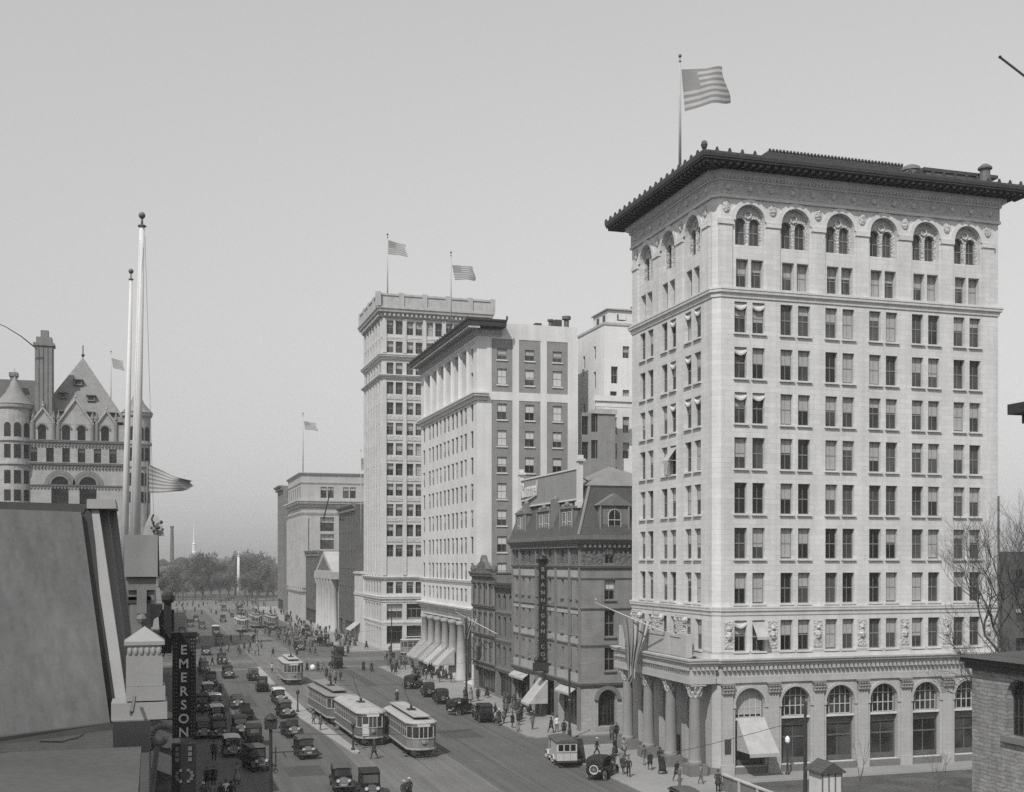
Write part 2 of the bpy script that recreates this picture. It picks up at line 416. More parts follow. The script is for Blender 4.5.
def win_frame(mb, w, h, arch, st):
    b = .07; x0, x1 = -w / 2, w / 2
    r = w / 2; top = h - r if arch else h
    mb.box(x0, 0, 0, x0 + b, .09, top); mb.box(x1 - b, 0, 0, x1, .09, top); mb.box(x0 + b, 0, 0, x1 - b, .1, b)
    if arch:
        k = 10; A = [(math.cos(math.pi * i / k), math.sin(math.pi * i / k)) for i in range(k + 1)]
        for (c0, s0), (c1, s1) in zip(A[:-1], A[1:]):
            q = r - b
            mb.extx([(r * c0, top + r * s0), (r * c1, top + r * s1), (q * c1, top + q * s1), (q * c0, top + q * s0)], 0, .09)
    else: mb.box(x0 + b, 0, h - b, x1 - b, .09, h)
    if st == 'dh':
        z = h * .5
        mb.box(x0 + b, .01, z - .045, x1 - b, .08, z + .045)
        if w > .8:
            mb.box(-.02, .02, b, .02, .07, z - .045); mb.box(-.02, .02, z + .045, .02, .07, (h if arch else h - b))
    elif st == 'four':
        for q in (-w / 6, w / 6): mb.box(q - .02, .02, b, q + .02, .07, h - b)
        mb.box(x0 + b, .01, h * .5 - .04, x1 - b, .08, h * .5 + .04)
    elif st == 'shop':
        k = max(1, round(w / 1.3)); zt = h * .68
        mb.box(x0 + b, .0, zt - .07, x1 - b, .1, zt + .07); mb.box(x0 + b, .0, b, x1 - b, .1, .45)
        for i in range(1, k): q = x0 + w * i / k; mb.box(q - .04, 0, .45, q + .04, .09, zt - .07); mb.box(q - .03, .01, zt + .07, q + .03, .08, h - b)
    elif st == 'lunette':
        for q in (-w * .3, -w * .1, w * .1, w * .3):
            zz = top + math.sqrt(max(0, r * r - q * q)) if arch else h
            mb.box(q - .035, 0, b, q + .035, .08, zz - .03)
        for zz in (h * .34, h * .68): mb.box(x0 + b, .01, zz - .035, x1 - b, .085, zz + .035)
    elif st == 'tripart':
        for q in (-w / 6, w / 6): mb.box(q - .06, 0, b, q + .06, .09, h - b)
        mb.box(x0 + b, .01, h * .62 - .06, x1 - b, .1, h * .62 + .06)
def win_pane(mb, w, h, arch):
    if arch:
        r = w / 2; top = h - r; k = 10
        mb.face([(-r, .06, 0), (r, .06, 0)] + [(r * math.cos(math.pi * i / k), .06, top + r * math.sin(math.pi * i / k)) for i in range(k + 1)])
    else: mb.face(((-w / 2, .06, 0), (w / 2, .06, 0), (w / 2, .06, h), (-w / 2, .06, h)))
def awning_geo(mb, w, h, kind):
    x0, x1 = -w / 2 + .02, w / 2 - .02
    if kind == 1:       # rolled up, sagging in festoons
        n = 6
        for i in range(n):
            a, b = x0 + (x1 - x0) * i / n, x0 + (x1 - x0) * (i + 1) / n
            sg = lambda q: .34 * (1 - (2 * (q - x0) / (x1 - x0) - 1) ** 2)
            mb.path([(a, -.2, h - .28 - sg(a)), (b, -.2, h - .28 - sg(b))], .13, 5)
            mb.face(((a, -.05, h - .05), (b, -.05, h - .05), (b, -.25, h - .25 - sg(b)), (a, -.25, h - .25 - sg(a))))
        for x in (x0, x1): mb.tube((x, -.25, h - .3), (x, -.06, h * .5), .03, n=4)
    else:               # let down
        o, d = 1.1, h * .52
        mb.face(((x0, -.08, h), (x1, -.08, h), (x1, -o, h - d), (x0, -o, h - d)))
        mb.face(((x0, -o, h - d), (x1, -o, h - d), (x1, -o - .01, h - d - .25), (x0, -o - .01, h - d - .25)))
        for x in (x0, x1): mb.face(((x, -.08, h), (x, -o, h - d), (x, -.08, h - d))) if kind == 3 else mb.tube((x, -o, h - d), (x, 0, h - d - .05), .03, n=4)
def op(u, w, z0, z1, **k): return dict(u0=u - w / 2, u1=u + w / 2, z0=z0, z1=z1, **k)
def rows(us, w, zs, h, **k): return [op(u, w, z, z + h, **k) for z in zs for u in us]
def moulding(z0, z1, out, base=0.0):
    """a cornice profile stepping outward from z0 to z1"""
    h = z1 - z0
    return [(base - .05, z0), (base + out * .25, z0), (base + out * .35, z0 + h * .35), (base + out * .8, z0 + h * .5), (base + out * .85, z0 + h * .72), (base + out, z0 + h * .8), (base + out, z1), (base - .05, z1 + .02)]
def flat_band(z0, z1, out): return [(-.05, z0), (out, z0), (out, z1), (-.05, z1)]
def sills(mb, bl, drop=.16, out=.16, extra=.12):
    for w in bl.wins:
        a = R(w['ang']); mb.T = Matrix.Translation(w['loc']) @ Matrix.Rotation(a, 4, 'Z')
        mb.box(-w['w'] / 2 - extra, -.32 - out, -drop, w['w'] / 2 + extra, -.18, -.01)
    mb.T = None
# =========================================================== the office tower ==
X0, Y0, X1, Y1, CH = 45.7, 90.3, 74.6, 108.4, .57
b = Bld('office_tower', 'big pale stone office tower with arched top windows, wide dark eaves and a column porch', 'office building', (X0, Y0))
T1 = b
SB = [49.0 + 4.44 * i for i in range(6)]; WB = [94.6, 99.7, 104.8]
uS = lambda x: x - (X0 + CH); uW = lambda y: Y1 - y
ROWZ = [38.02, 34.13, 30.25, 26.37, 22.49, 18.61, 14.73]
so, wo = [], []
for k, x in enumerate(SB):
    for r, z in enumerate(ROWZ):
        for sgn in (-.86, .86):
            kw = {}
            if k == 0 and (r < 3) and not (r == 1 and sgn > 0): kw['awn'] = 1
            if k == 5 and r == 0 and sgn < 0: kw['awn'] = 1
            so.append(op(uS(x) + sgn, 1.2, z, z + 2.66, **kw))
    for sgn in (-.72, .72): so.append(op(uS(x) + sgn, 1.18, 41.95, 44.35, blind=random.choice((.4, .55, .95)), depth=.5))
    for sgn in (-.70, .70):
        kw = {'awn': 2} if (k == 0 and sgn > 0) else ({'awn': 1} if k == 0 else {})
        so.append(op(uS(x) + sgn * 1.23, 1.2, 10.65, 13.3, **kw))
    so.append(op(uS(x), 2.8, 45.5, 49.05, arch=True, style='none', depth=.42))
    so.append(op(uS(x), 2.86, .72, 7.5, arch=True, style='none', depth=.42))
for k, y in enumerate(WB):
    for r, z in enumerate(ROWZ):
        for sgn in (-.95, .95):
            kw = {'awn': 1} if (r < 3 or (r == 3 and k == 2)) and not (r == 1 and k == 0 and sgn > 0) else {}
            if r == 2 and k == 1 and sgn < 0: kw = {'awn': 2}
            if r == 3 and k == 1 and sgn > 0: kw = {'awn': 2}
            wo.append(op(uW(y) + sgn, 1.3, z, z + 2.66, **kw))
    for sgn in (-.75, .75): wo.append(op(uW(y) + sgn, 1.18, 41.95, 44.35, depth=.5))
    for sgn in (-1.1, 1.1): wo.append(op(uW(y) + sgn, 1.3, 10.65, 13.3))
    wo.append(op(uW(y), 2.9, 45.5, 49.05, arch=True, style='none', depth=.42))
    wo.append(op(uW(y), 2.6, .3, 6.6, style='shop', depth=.6, arch=(k != 1), fr='frame_dark', blind=0))
b.facade((X0 + CH, Y0), 0, X1 - X0 - CH, 0, 51.6, so)
b.facade((X0, Y1), -90, Y1 - Y0 - CH, 0, 51.6, wo)
b.facade((X0, Y0 + CH), -45, CH * 1.4142, 0, 10.6); b.facade((X0, Y0 + CH), -45, CH * 1.4142, 10.6, 51.6)
b.facade((X1, Y0), 90, Y1 - Y0, 0, 51.6); b.facade((X1, Y1), 180, X1 - X0, 0, 51.6)
# two-light tracery set back inside each big arch, lunettes over the shop arches
trac = MB()
for ang, A, us in ((0, (X0 + CH, Y0), [uS(x) for x in SB]), (-90, (X0, Y1), [uW(y) for y in WB])):
    W_ = 2.8 if ang == 0 else 2.9
    for u in us:
        sub = [op(.72, 1.02, 45.6, 48.0, arch=True, blind=0), op(W_ - .72, 1.02, 45.6, 48.0, arch=True, blind=0)]
        for o_ in sub:
            if random.random() < .35 or ang: o_['awn'] = 1
        ca, sa = math.cos(R(ang)), math.sin(R(ang)); q = u - W_ / 2
        # tracery plane clipped to the arch: build it as facade in a slightly deeper plane (hidden behind the arch edge)
        b.facade((A[0] + q * ca, A[1] + q * sa), ang, W_, 45.5, 49.05, sub, depth=.25, mb=trac, din=.40)
        cx, cy = A[0] + u * ca - .36 * sa, A[1] + u * sa + .36 * ca
        trac.T = Matrix.Translation((cx, cy, 48.25)) @ Matrix.Rotation(R(ang), 4, 'Z')
        for rr in (.26,):
            for i in range(10):
                a0, a1 = 2 * math.pi * i / 10, 2 * math.pi * (i + 1) / 10
                trac.extx([(rr * math.cos(a0), rr * math.sin(a0)), (rr * math.cos(a1), rr * math.sin(a1)), ((rr + .09) * math.cos(a1), (rr + .09) * math.sin(a1)), ((rr + .09) * math.cos(a0), (rr + .09) * math.sin(a0))], -.08, .03)
        trac.tube((0, .02, -2.65), (0, .02, -1.0), .09, n=8)
        trac.T = None
b.part('tracery', 'carved', trac)
shop = MB()
for k, x in enumerate(SB):
    A = (x - 1.43, Y0)
    sub = [dict(u0=.06, u1=2.80, z0=4.9, z1=7.45, style='lunette', arch=False, blind=(.9 if k == 0 else 0), fr='frame_light'),
           dict(u0=.06, u1=2.80, z0=.8, z1=4.1, style='shop', fr='bronze', blind=0)]
    b.facade(A, 0, 2.86, .72, 7.5, sub, depth=.1, mb=shop, din=.38)
b.part('shop_panel', 'iron_grey', shop)
lo, hi = MB(), MB()  # lowest floors split off to take the falloff-darkened stone
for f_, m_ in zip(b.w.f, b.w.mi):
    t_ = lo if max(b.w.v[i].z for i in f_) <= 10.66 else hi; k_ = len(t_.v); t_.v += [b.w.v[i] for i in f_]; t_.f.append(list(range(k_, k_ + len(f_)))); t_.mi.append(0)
b.part('wall', 'limestone', hi); b.part('base_wall', 'limestone_falloff', lo)
path = [(X0, Y1), (X0, Y0 + CH), (X0 + CH, Y0), (X1, Y0)]
full = path + [(X1, Y1)]
tr = MB(); sills(tr, b)
b.part('sill', 'limestone_trim', tr)
q = MB(); q.sweep(full, moulding(41.0, 41.8, .35), True); b.part('string_course', 'limestone_trim', q)
q = MB(); q.sweep(full, moulding(13.75, 14.5, .22), True); b.part('string_course', 'limestone_trim', q)
q = MB(); q.sweep(full, flat_band(10.05, 10.4, .12), True); b.part('string_course', 'limestone_trim', q)
q = MB(); q.sweep(path, moulding(9.35, 10.05, .55)); q.dentils(path, .33, 9.05, 9.35, .22, .22)
b.part('cornice', 'limestone_dirty', q)
q = MB(); q.sweep(path, flat_band(7.95, 8.5, .16)); b.part('architrave', 'limestone_falloff', q)
q = MB(); q.sweep(path, flat_band(.0, .72, .18)); b.part('plinth', 'plinth', q)
# carved frieze under the eaves with bosses, cartouches between the arches
q = MB(); q.sweep(full, flat_band(49.75, 50.95, .10), True); b.part('frieze', 'carved', q)
q = MB(); q.sweep(full, flat_band(49.5, 49.75, .18), True); q.sweep(full, [(-.05, 50.95), (.2, 50.95), (.25, 51.1), (.25, 51.2), (.5, 51.35), (.55, 51.75), (-.05, 51.75)], True)
q.dentils(full + [(X0, Y1)], .42, 51.1, 51.4, .17, .17)
b.part('bed_moulding', 'limestone_trim', q)
q = MB()
for i in range(14): q.sphere((X0 + 1.2 + i * 2.05, Y0 - .14, 50.35), .24, 8)
for i in range(9): q.sphere((X0 - .14, Y0 + 1.2 + i * 1.98, 50.35), .24, 8)
b.part('boss', 'limestone_trim', q)
q = MB()
for x in [SB[0] - 2.25] + [x + 2.22 for x in SB]: q.T = Matrix.Translation((x, Y0 - .05, 48.75)) @ Matrix.Scale(.28, 4, (0, 1, 0)); q.sphere((0, 0, 0), .36, 10, 1.5)
for y in [WB[0] - 2.5] + [y + 2.5 for y in WB]: q.T = Matrix.Translation((X0 - .05, y, 48.75)) @ Matrix.Scale(.28, 4, (1, 0, 0)); q.sphere((0, 0, 0), .36, 10, 1.5)
q.T = None; b.part('cartouche', 'carved', q)
# pilasters of the arcaded top storeys with impost caps, archivolts
pil, arcv = MB(), MB()
def pil_box(x, y, ang, w, z0, z1, d, mb):
    mb.T = Matrix.Translation((x, y, 0)) @ Matrix.Rotation(R(ang), 4, 'Z'); mb.box(-w / 2, -d, z0, w / 2, .05, z1); mb.T = None
def arch_ring(mb, x, y, ang, zc, r, wd, d, n=12):
    mb.T = Matrix.Translation((x, y, zc)) @ Matrix.Rotation(R(ang), 4, 'Z')
    for i in range(n):
        a0, a1 = math.pi * i / n, math.pi * (i + 1) / n
        P = lambda rr, a: (rr * math.cos(a), rr * math.sin(a))
        mb.extx([P(r, a0), P(r, a1), P(r + wd, a1), P(r + wd, a0)], -d, .05)
    mb.T = None
for x in [SB[0] - 2.35] + [x + 2.22 for x in SB]:
    pil_box(x, Y0, 0, 1.25, 41.82, 47.2, .16, pil); pil_box(x, Y0, 0, 1.4, 47.2, 47.65, .26, pil)
for y in [WB[0] - 2.75] + [y + 2.55 for y in WB]:
    pil_box(X0, y, -90, 1.35, 41.82, 47.2, .16, pil); pil_box(X0, y, -90, 1.5, 47.2, 47.65, .26, pil)
arlo = MB()
for x in SB: arch_ring(arcv, x, Y0, 0, 47.65, 1.42, .42, .14); arch_ring(arlo, x, Y0, 0, 6.07, 1.43, .26, .16)
for x in SB:
    for s in (-1, 1): pil_box(x + s * 1.57, Y0, 0, .26, .72, 6.07, .1, arlo); pil_box(x + s * 1.57, Y0, 0, .32, 5.8, 6.1, .19, arlo)
for y in WB: arch_ring(arcv, X0, y, -90, 47.6, 1.47, .42, .14)
b.part('pilaster', 'limestone', pil); b.part('archivolt', 'limestone_trim', arcv); b.part('archivolt', 'limestone_falloff', arlo)
def capital(mb, x, y, z0, z1, w0, w1, rnd=True):
    n = 12; h = z1 - z0; mb.T = Matrix.Translation((x, y, 0))
    mb.lathe([(w0, z0), (w0 * 1.12, z0 + .06), (w0, z0 + .12), (w0 * 1.02, z0 + h * .5), (w1 * .92, z0 + h * .85)], n)
    for lvl, (f0, f1, out) in enumerate(((.12, .48, .16), (.36, .82, .24))):
        for i in range(8):
            a = 2 * math.pi * (i + .5 * lvl) / 8; c_, s_ = math.cos(a), math.sin(a); r0 = w0 * 1.0
            zA, zB = z0 + h * f0, z0 + h * f1
            mb.path([(r0 * c_, r0 * s_, zA), ((r0 + out * .5) * c_, (r0 + out * .5) * s_, (zA + zB) / 2 + .05), ((r0 + out) * c_, (r0 + out) * s_, zB - .04), ((r0 + out * 1.2) * c_, (r0 + out * 1.2) * s_, zB - .14)], [.12, .13, .10, .05], 5)
    mb.box(-w1, -w1, z1 - h * .14, w1, w1, z1); mb.T = None
for x in [SB[0] - 2.2] + [x + 2.22 for x in SB]:        # ground floor pilasters
    q = MB(); pil_box(x, Y0, 0, 1.02, .72, 7.0, .22, q); pil_box(x, Y0, 0, 1.2, .0, .95, .32, q); po = b.part('pilaster', 'limestone_falloff', q)
    q = MB(); q.T = None
    for lv in range(3):
        for i in range(4): q.sphere((x - .42 + i * .28 + (.07 if lv % 2 else 0), Y0 - .30, 7.12 + lv * .27), .15, 6)
    q.box(x - .62, Y0 - .42, 7.78, x + .62, Y0, 7.95); q.box(x - .5, Y0 - .26, 6.98, x + .5, Y0, 7.78)
    b.part('capital', 'granite', q, root=po)
# carved panels between the windows of the third floor
q = MB()
for x in [SB[0] - 2.0] + [x + 2.22 for x in SB[:-1]] + [SB[-1] + 2.2]: q.box(x - .42, Y0 - .06, 10.9, x + .42, Y0 + .05, 13.2)
for x in [SB[0] - 2.0] + [x + 2.22 for x in SB]: q.T = Matrix.Translation((x, Y0 - .06, 12.1)); q.sphere((0, 0, .5), .22, 8); q.sphere((0, 0, -.1), .28, 8, 1.5); q.T = None
b.part('carved_panel', 'carved', q)
# porch: four granite columns, entablature, balcony parapet
PX, PY0, PY1 = 43.45, 90.36, 107.2
pp = [(X0 + .3, PY1), (PX, PY1), (PX, PY0), (X0 + .3, PY0)]
q = MB(); q.box(PX, PY0, 8.62, X0 + .1, PY1, 9.9); ent = b.part('porch_entablature', 'limestone_falloff', q)
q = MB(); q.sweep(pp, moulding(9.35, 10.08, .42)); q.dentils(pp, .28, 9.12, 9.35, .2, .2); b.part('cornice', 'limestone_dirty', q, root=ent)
q = MB(); q.box(PX - .12, PY0 - .12, 7.95, X0 + .08, PY1 + .1, 8.60); b.part('architrave', 'limestone_falloff', q, root=ent)
q = MB()
n_ = 42
for i in range(n_): y = PY0 + 1.2 + i * (PY1 - PY0 - 2.4) / n_; q.box(PX - .04, y, 8.78, PX + .02, y + .16 + .06 * (i % 3), 9.08)
b.part('inscription', 'limestone_dirty', q, root=ent)
q = MB(); q.box(PX + .35, PY0 + 1.6, 10.1, PX + .62, PY1 - .5, 11.75); q.box(PX + .28, PY0 + 1.6, 11.752, PX + .7, PY1 - .5, 11.98)
for y in (PY0 + 1.9, 95.8, 100.8, PY1 - .9): q.box(PX + .2, y - .55, 10.1, PX + .8, y + .55, 12.1)
par_ = b.part('balcony_parapet', 'limestone_falloff', q)
q = MB()
for y in (93.4, 98.3, 103.2):
    for i, (z, w) in enumerate(((12.2, .8), (12.55, .62), (12.9, .8), (13.2, .95), (13.5, .8))): q.box(PX + .3, y - w, z, PX + .72, y + w, z + .25)
    q.sphere((PX + .5, y - .8, 13.3), .3, 7); q.sphere((PX + .5, y + .8, 13.3), .3, 7)
b.part('crest', 'carved', q, root=par_)
for y in (91.0, 95.85, 100.8, 105.8):
    q = MB(); q.lathe([(.62, 1.1), (.66, 1.25), (.6, 1.35), (.56, 1.42), (.53, 1.5), (.52, 3.2), (.45, 6.75)], 20, 44.15, y); co = b.part('column', 'granite', q, True)
    q = MB(); q.box(43.35, y - .8, 0.15, 44.95, y + .8, 1.1); b.part('pedestal', 'plinth', q, root=co)
    q = MB(); capital(q, 44.15, y, 6.75, 7.95, .46, .72); b.part('capital', 'limestone_falloff', q, root=co)
q = MB(); q.lathe([(.02, 5.2), (.28, 4.95), (.34, 4.5), (.3, 4.1), (.1, 3.75), (.02, 3.6)], 8, 44.9, 98.35); q.tube((44.9, 98.35, 5.2), (44.9, 98.35, 7.95), .025); b.part('lantern', 'iron', q)
q = MB(); q.box(X0 - .12, 97.2, .4, X0 + .02, 98.6, 2.6); b.part('notice_board', 'frame_dark', q)
q = MB(); q.box(46.5, Y0 - .24, 1.9, 47.1, Y0 - .2, 3.2); b.part('wall_tablet', 'frame_dark', q)
q = MB()                                             # big canvas shop awning of the corner bay
ax0, ax1 = SB[0] - 1.3, SB[0] + 1.3
q.face(((ax0, Y0 - .15, 4.9), (ax1, Y0 - .15, 4.9), (ax1 + .1, Y0 - 2.6, 2.25), (ax0 - .1, Y0 - 2.6, 2.25)))
q.face(((ax0 - .1, Y0 - 2.6, 2.25), (ax1 + .1, Y0 - 2.6, 2.25), (ax1 + .1, Y0 - 2.62, 1.95), (ax0 - .1, Y0 - 2.62, 1.95)))
q.face(((ax0, Y0 - .15, 4.9), (ax0, Y0 - .15, 2.2), (ax0 - .1, Y0 - 2.6, 2.25)))
q.face(((ax1, Y0 - .15, 4.9), (ax1, Y0 - .15, 2.2), (ax1 + .1, Y0 - 2.6, 2.25)))
b.part('awning', 'canvas', q)
# the tiled eaves
EX0, EY0, EX1, EY1 = X0 - 2.0, Y0 - 2.0, X1 + 2.0, Y1 + 2.0
ep = [(EX0, EY1), (EX0, EY0), (EX1, EY0), (EX1, EY1)]
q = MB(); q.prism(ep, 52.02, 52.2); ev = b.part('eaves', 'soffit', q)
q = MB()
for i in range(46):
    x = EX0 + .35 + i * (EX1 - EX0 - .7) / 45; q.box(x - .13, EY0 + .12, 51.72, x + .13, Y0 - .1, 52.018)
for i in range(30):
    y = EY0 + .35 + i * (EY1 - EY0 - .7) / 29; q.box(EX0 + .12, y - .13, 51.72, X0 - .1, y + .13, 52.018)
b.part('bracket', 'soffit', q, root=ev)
q = MB(); q.sweep(ep, [(-.25, 52.2), (.06, 52.2), (.12, 52.45), (.12, 52.62), (-.25, 52.62)], True); b.part('gutter', 'tile', q, root=ev)
q = MB()
IN = 4.2; a_ = [(EX0 - .05, EY1 + .05), (EX0 - .05, EY0 - .05), (EX1 + .05, EY0 - .05), (EX1 + .05, EY1 + .05)]; c_ = [(EX0 + IN, EY1 - IN), (EX0 + IN, EY0 + IN), (EX1 - IN, EY0 + IN), (EX1 - IN, EY1 - IN)]
for i in range(4):
    j = (i + 1) % 4; q.face(((*a_[i], 52.63), (*a_[j], 52.63), (*c_[j], 53.15), (*c_[i], 53.15)))
q.face([(*v, 53.15) for v in c_]); rf = b.part('roof', 'tile', q)
q = MB()
def antefix(x, y): q.prism([(x - .13, y - .09), (x + .13, y - .09), (x + .13, y + .09), (x - .13, y + .09)], 52.6, 52.78); q.sphere((x, y, 52.86), .13, 6)
for i in range(29): antefix(EX0 + i * (EX1 - EX0) / 28, EY0)
for i in range(1, 19): antefix(EX0, EY0 + i * (EY1 - EY0) / 18)
q.sphere((EX0, EY0, 53.0), .3, 8, 1.3); b.part('antefix', 'tile', q, root=rf)
xa_, xb_ = onY(769, 96), onY(903, 96)
q = MB(); q.prism([(xa_, 96), (xb_, 96), (xb_, 105), (xa_, 105)], 53.1, 56.2)
for i in range(40): q.sphere((xa_ + .1 + i * (xb_ - xa_ - .2) / 39, 96, 56.25), .14, 5)
b.part('roof_house', 'tile', q, root=rf)
q = MB(); q.lathe([(.9, 53.1), (.9, 54.9), (1.0, 54.95), (.8, 55.3), (.4, 55.5), (.01, 55.6)], 14, onY(911, 94.0), 94.0); b.part('water_tank', 'iron_grey', q, root=rf)
q = MB(); q.prism([(onY(926, 92), 92), (onY(992, 92), 92), (onY(992, 92), 99), (onY(926, 92), 99)], 52.9, 54.3); b.part('roof_house', 'limestone_trim', q, root=rf)
q = MB(); q.prism([(onY(922, 92), 91.7), (onY(996, 92), 91.7), (onY(996, 92), 99.2), (onY(922, 92), 99.2)], 54.31, 54.6); b.part('roof_house', 'tile', q, root=rf)
q = MB(); q.lathe([(.55, 53.1), (.45, 54.7), (.65, 54.75), (.65, 54.9), (.3, 55.2), (.01, 55.25)], 12, onY(985, 91), 91); b.part('roof_vent', 'iron_grey', q, root=rf)
b.finish_windows('frame_mid', 'blind_mid', roll=.42)

# ============================================ corner building with mansard roof
X0, Y0, X1, Y1 = 43.9, 118.1, 62.0, 143.1
b = Bld('mansard_building', 'brownstone corner building with carved attic band and steep dormered mansard roof', 'building', (X0, Y0))
uS = lambda x: x - X0; uW = lambda y: Y1 - y
wy = [onX(px, X0) for px in (517, 523.3, 529.5, 537, 550, 562.5, 570.3, 578)]
so, wo = [], []
for y in wy:
    for z, h in ((6.7, 2.1), (10.4, 2.2), (14.3, 2.0)): wo.append(op(uW(y), .85, z, z + h, depth=.3))
    wo.append(op(uW(y), .7, 18.15, 19.7, depth=.35))
for z, h in ((6.5, 2.5), (10.2, 2.9), (14.2, 2.1)):
    for x in (47.2, 54.6, 58.2): so.append(op(uS(x), 1.25, z, z + h, blind=(.45 if z > 14 else 0), bm='blind_light'))
for x in (47.2, 54.6): so.append(op(uS(x), 1.1, 18.1, 19.75, blind=.4, bm='blind_light'))
so.append(op(uS(46.9), 2.1, .5, 4.45, arch=True, style='lunette', depth=.6, fr='frame_dark', blind=0))
so.append(op(uS(53.5), 2.4, .7, 3.9, style='shop', depth=.5, fr='frame_dark', blind=0))
wo += [dict(u0=uW(142.6), u1=uW(136.2), z0=.3, z1=4.6, style='shop', depth=.6, fr='frame_dark', blind=0),
       dict(u0=uW(134.9), u1=uW(132.6), z0=.3, z1=4.3, arch=True, style='lunette', depth=.7, fr='frame_dark', blind=0),
       dict(u0=uW(131), u1=uW(126.4), z0=.3, z1=4.6, style='shop', depth=.6, fr='frame_dark', blind=0),
       dict(u0=uW(125.2), u1=uW(119.2), z0=.3, z1=4.6, style='shop', depth=.6, fr='frame_dark', blind=0)]
wl = MB()
for lo, hi, mb in ((0, 5.0, 'g'), (5.0, 17.5, 'b'), (17.5, 20.0, 'c')):
    w_ = MB()
    cut = lambda L: [o for o in L if lo <= o['z0'] < hi]
    b.facade((X0, Y0), 0, X1 - X0, lo, hi, cut(so), mb=w_); b.facade((X0, Y1), -90, Y1 - Y0, lo, hi, cut(wo), mb=w_)
    b.facade((X1, Y0), 90, Y1 - Y0, lo, hi, mb=w_); b.facade((X1, Y1), 180, X1 - X0, lo, hi, mb=w_)
    b.part('wall', {'g': 'brownstone', 'b': 'mansard_stone', 'c': 'carved_dark'}[mb], w_)
path = [(X0, Y1), (X0, Y0), (X1, Y0)]
for z0, z1, o, mt in ((4.75, 5.3, .35, 'brownstone_trim'), (9.05, 9.4, .15, 'brownstone_trim'), (13.05, 13.35, .15, 'brownstone_trim'), (16.35, 16.6, .12, 'brownstone_trim'), (17.45, 17.95, .3, 'brownstone_trim')):
    q = MB(); q.sweep(path, moulding(z0, z1, o)); b.part('string_course', mt, q)
for y0_, y1_ in ((143.0, 133.6), (129.9, 119)):           # pale bands on the street front
    for z0, z1 in ((16.62, 17.4), (12.62, 13.0), (9.42, 10.1), (5.32, 6.2)):
        q = MB(); q.box(X0 - .06, y1_, z0, X0 + .02, y0_, z1); b.part('stone_band', 'band_stone', q)
q = MB(); q.sweep(path, [(-.05, 19.8), (.1, 19.8), (.15, 20.1), (.5, 20.3), (.85, 20.7), (.9, 21.15), (-.05, 21.2)]); q.dentils(path, .45, 19.85, 20.25, .25, .3); b.part('cornice', 'brownstone_trim', q)
q = MB()
for y in (143.0, 139.9, 133.4, 130.6, 126.2, 121.6, 118.4): q.box(X0 - .18, y - .28, 5.3, X0 + .02, y + .28, 19.8)
b.part('pilaster', 'brownstone_trim', q)
q = MB()
for y in (142.6, 133.0, 130.4, 126.0, 118.5): q.box(X0 - .25, y - .35, .15, X0 + .02, y + .35, 4.75)
b.part('shop_pier', 'brownstone_trim', q)
arch_q = MB(); arch_ring(arch_q, 46.9, Y0, 0, 3.4, 1.08, .45, .22); b.part('archivolt', 'brownstone_trim', arch_q)
q = MB(); q.box(45.4, Y0 - 1.0, .15, 48.4, Y0, .32); q.box(45.7, Y0 - .65, .322, 48.1, Y0, .5); b.part('door_step', 'pavement', q)
q = MB()                                             # the mansard
mz0, mz1, ins = 21.18, 26.6, 1.5
a_ = [(X0 - .5, Y1), (X0 - .5, Y0 - .5), (X1, Y0 - .5), (X1, Y1)]; c_ = [(X0 + ins, Y1), (X0 + ins, Y0 + ins), (X1 - 1, Y0 + ins), (X1 - 1, Y1)]
mid = [(X0 + .35, Y1), (X0 + .35, Y0 + .35), (X1 - .4, Y0 + .35), (X1 - .4, Y1)]
for i in range(4):
    j = (i + 1) % 4
    q.face(((*a_[i], mz0), (*a_[j], mz0), (*mid[j], 23.4), (*mid[i], 23.4))); q.face(((*mid[i], 23.4), (*mid[j], 23.4), (*c_[j], mz1), (*c_[i], mz1)))
mr = b.part('mansard_roof', 'slate', q)
q = MB()
dk = [(X0 + ins, Y0 + ins), (X1 - 1, Y0 + ins), (X1 - 1, Y1), (X0 + ins, Y1)]
py_ = [(X0 + ins - .2, Y0 + ins - .2), (X0 + 12, Y0 + ins - .2), (X0 + 12, Y0 + 13), (X0 + ins - .2, Y0 + 13)]; ap = (48.8, 122.4)
for i in range(4): q.face(((*py_[i], mz1 + .05), (*py_[(i + 1) % 4], mz1 + .05), (ap[0], ap[1], 29.0)))
q.face([(*v, mz1) for v in dk]); b.part('roof_deck', 'copper', q, root=mr)
q = MB()
for p0, p1 in (((X0 - .5, Y0 - .5, mz0), (X0 + .35, Y0 + .35, 23.4)), ((X0 + .35, Y0 + .35, 23.4), (X0 + ins, Y0 + ins, mz1)), ((X0 + ins, Y0 + ins, mz1), (X1 - 1, Y0 + ins, mz1)), ((X0 + ins, Y0 + ins, mz1), (X0 + ins, Y1, mz1))): q.tube(p0, p1, .16, n=6)
b.part('hip_roll', 'copper', q, root=mr)
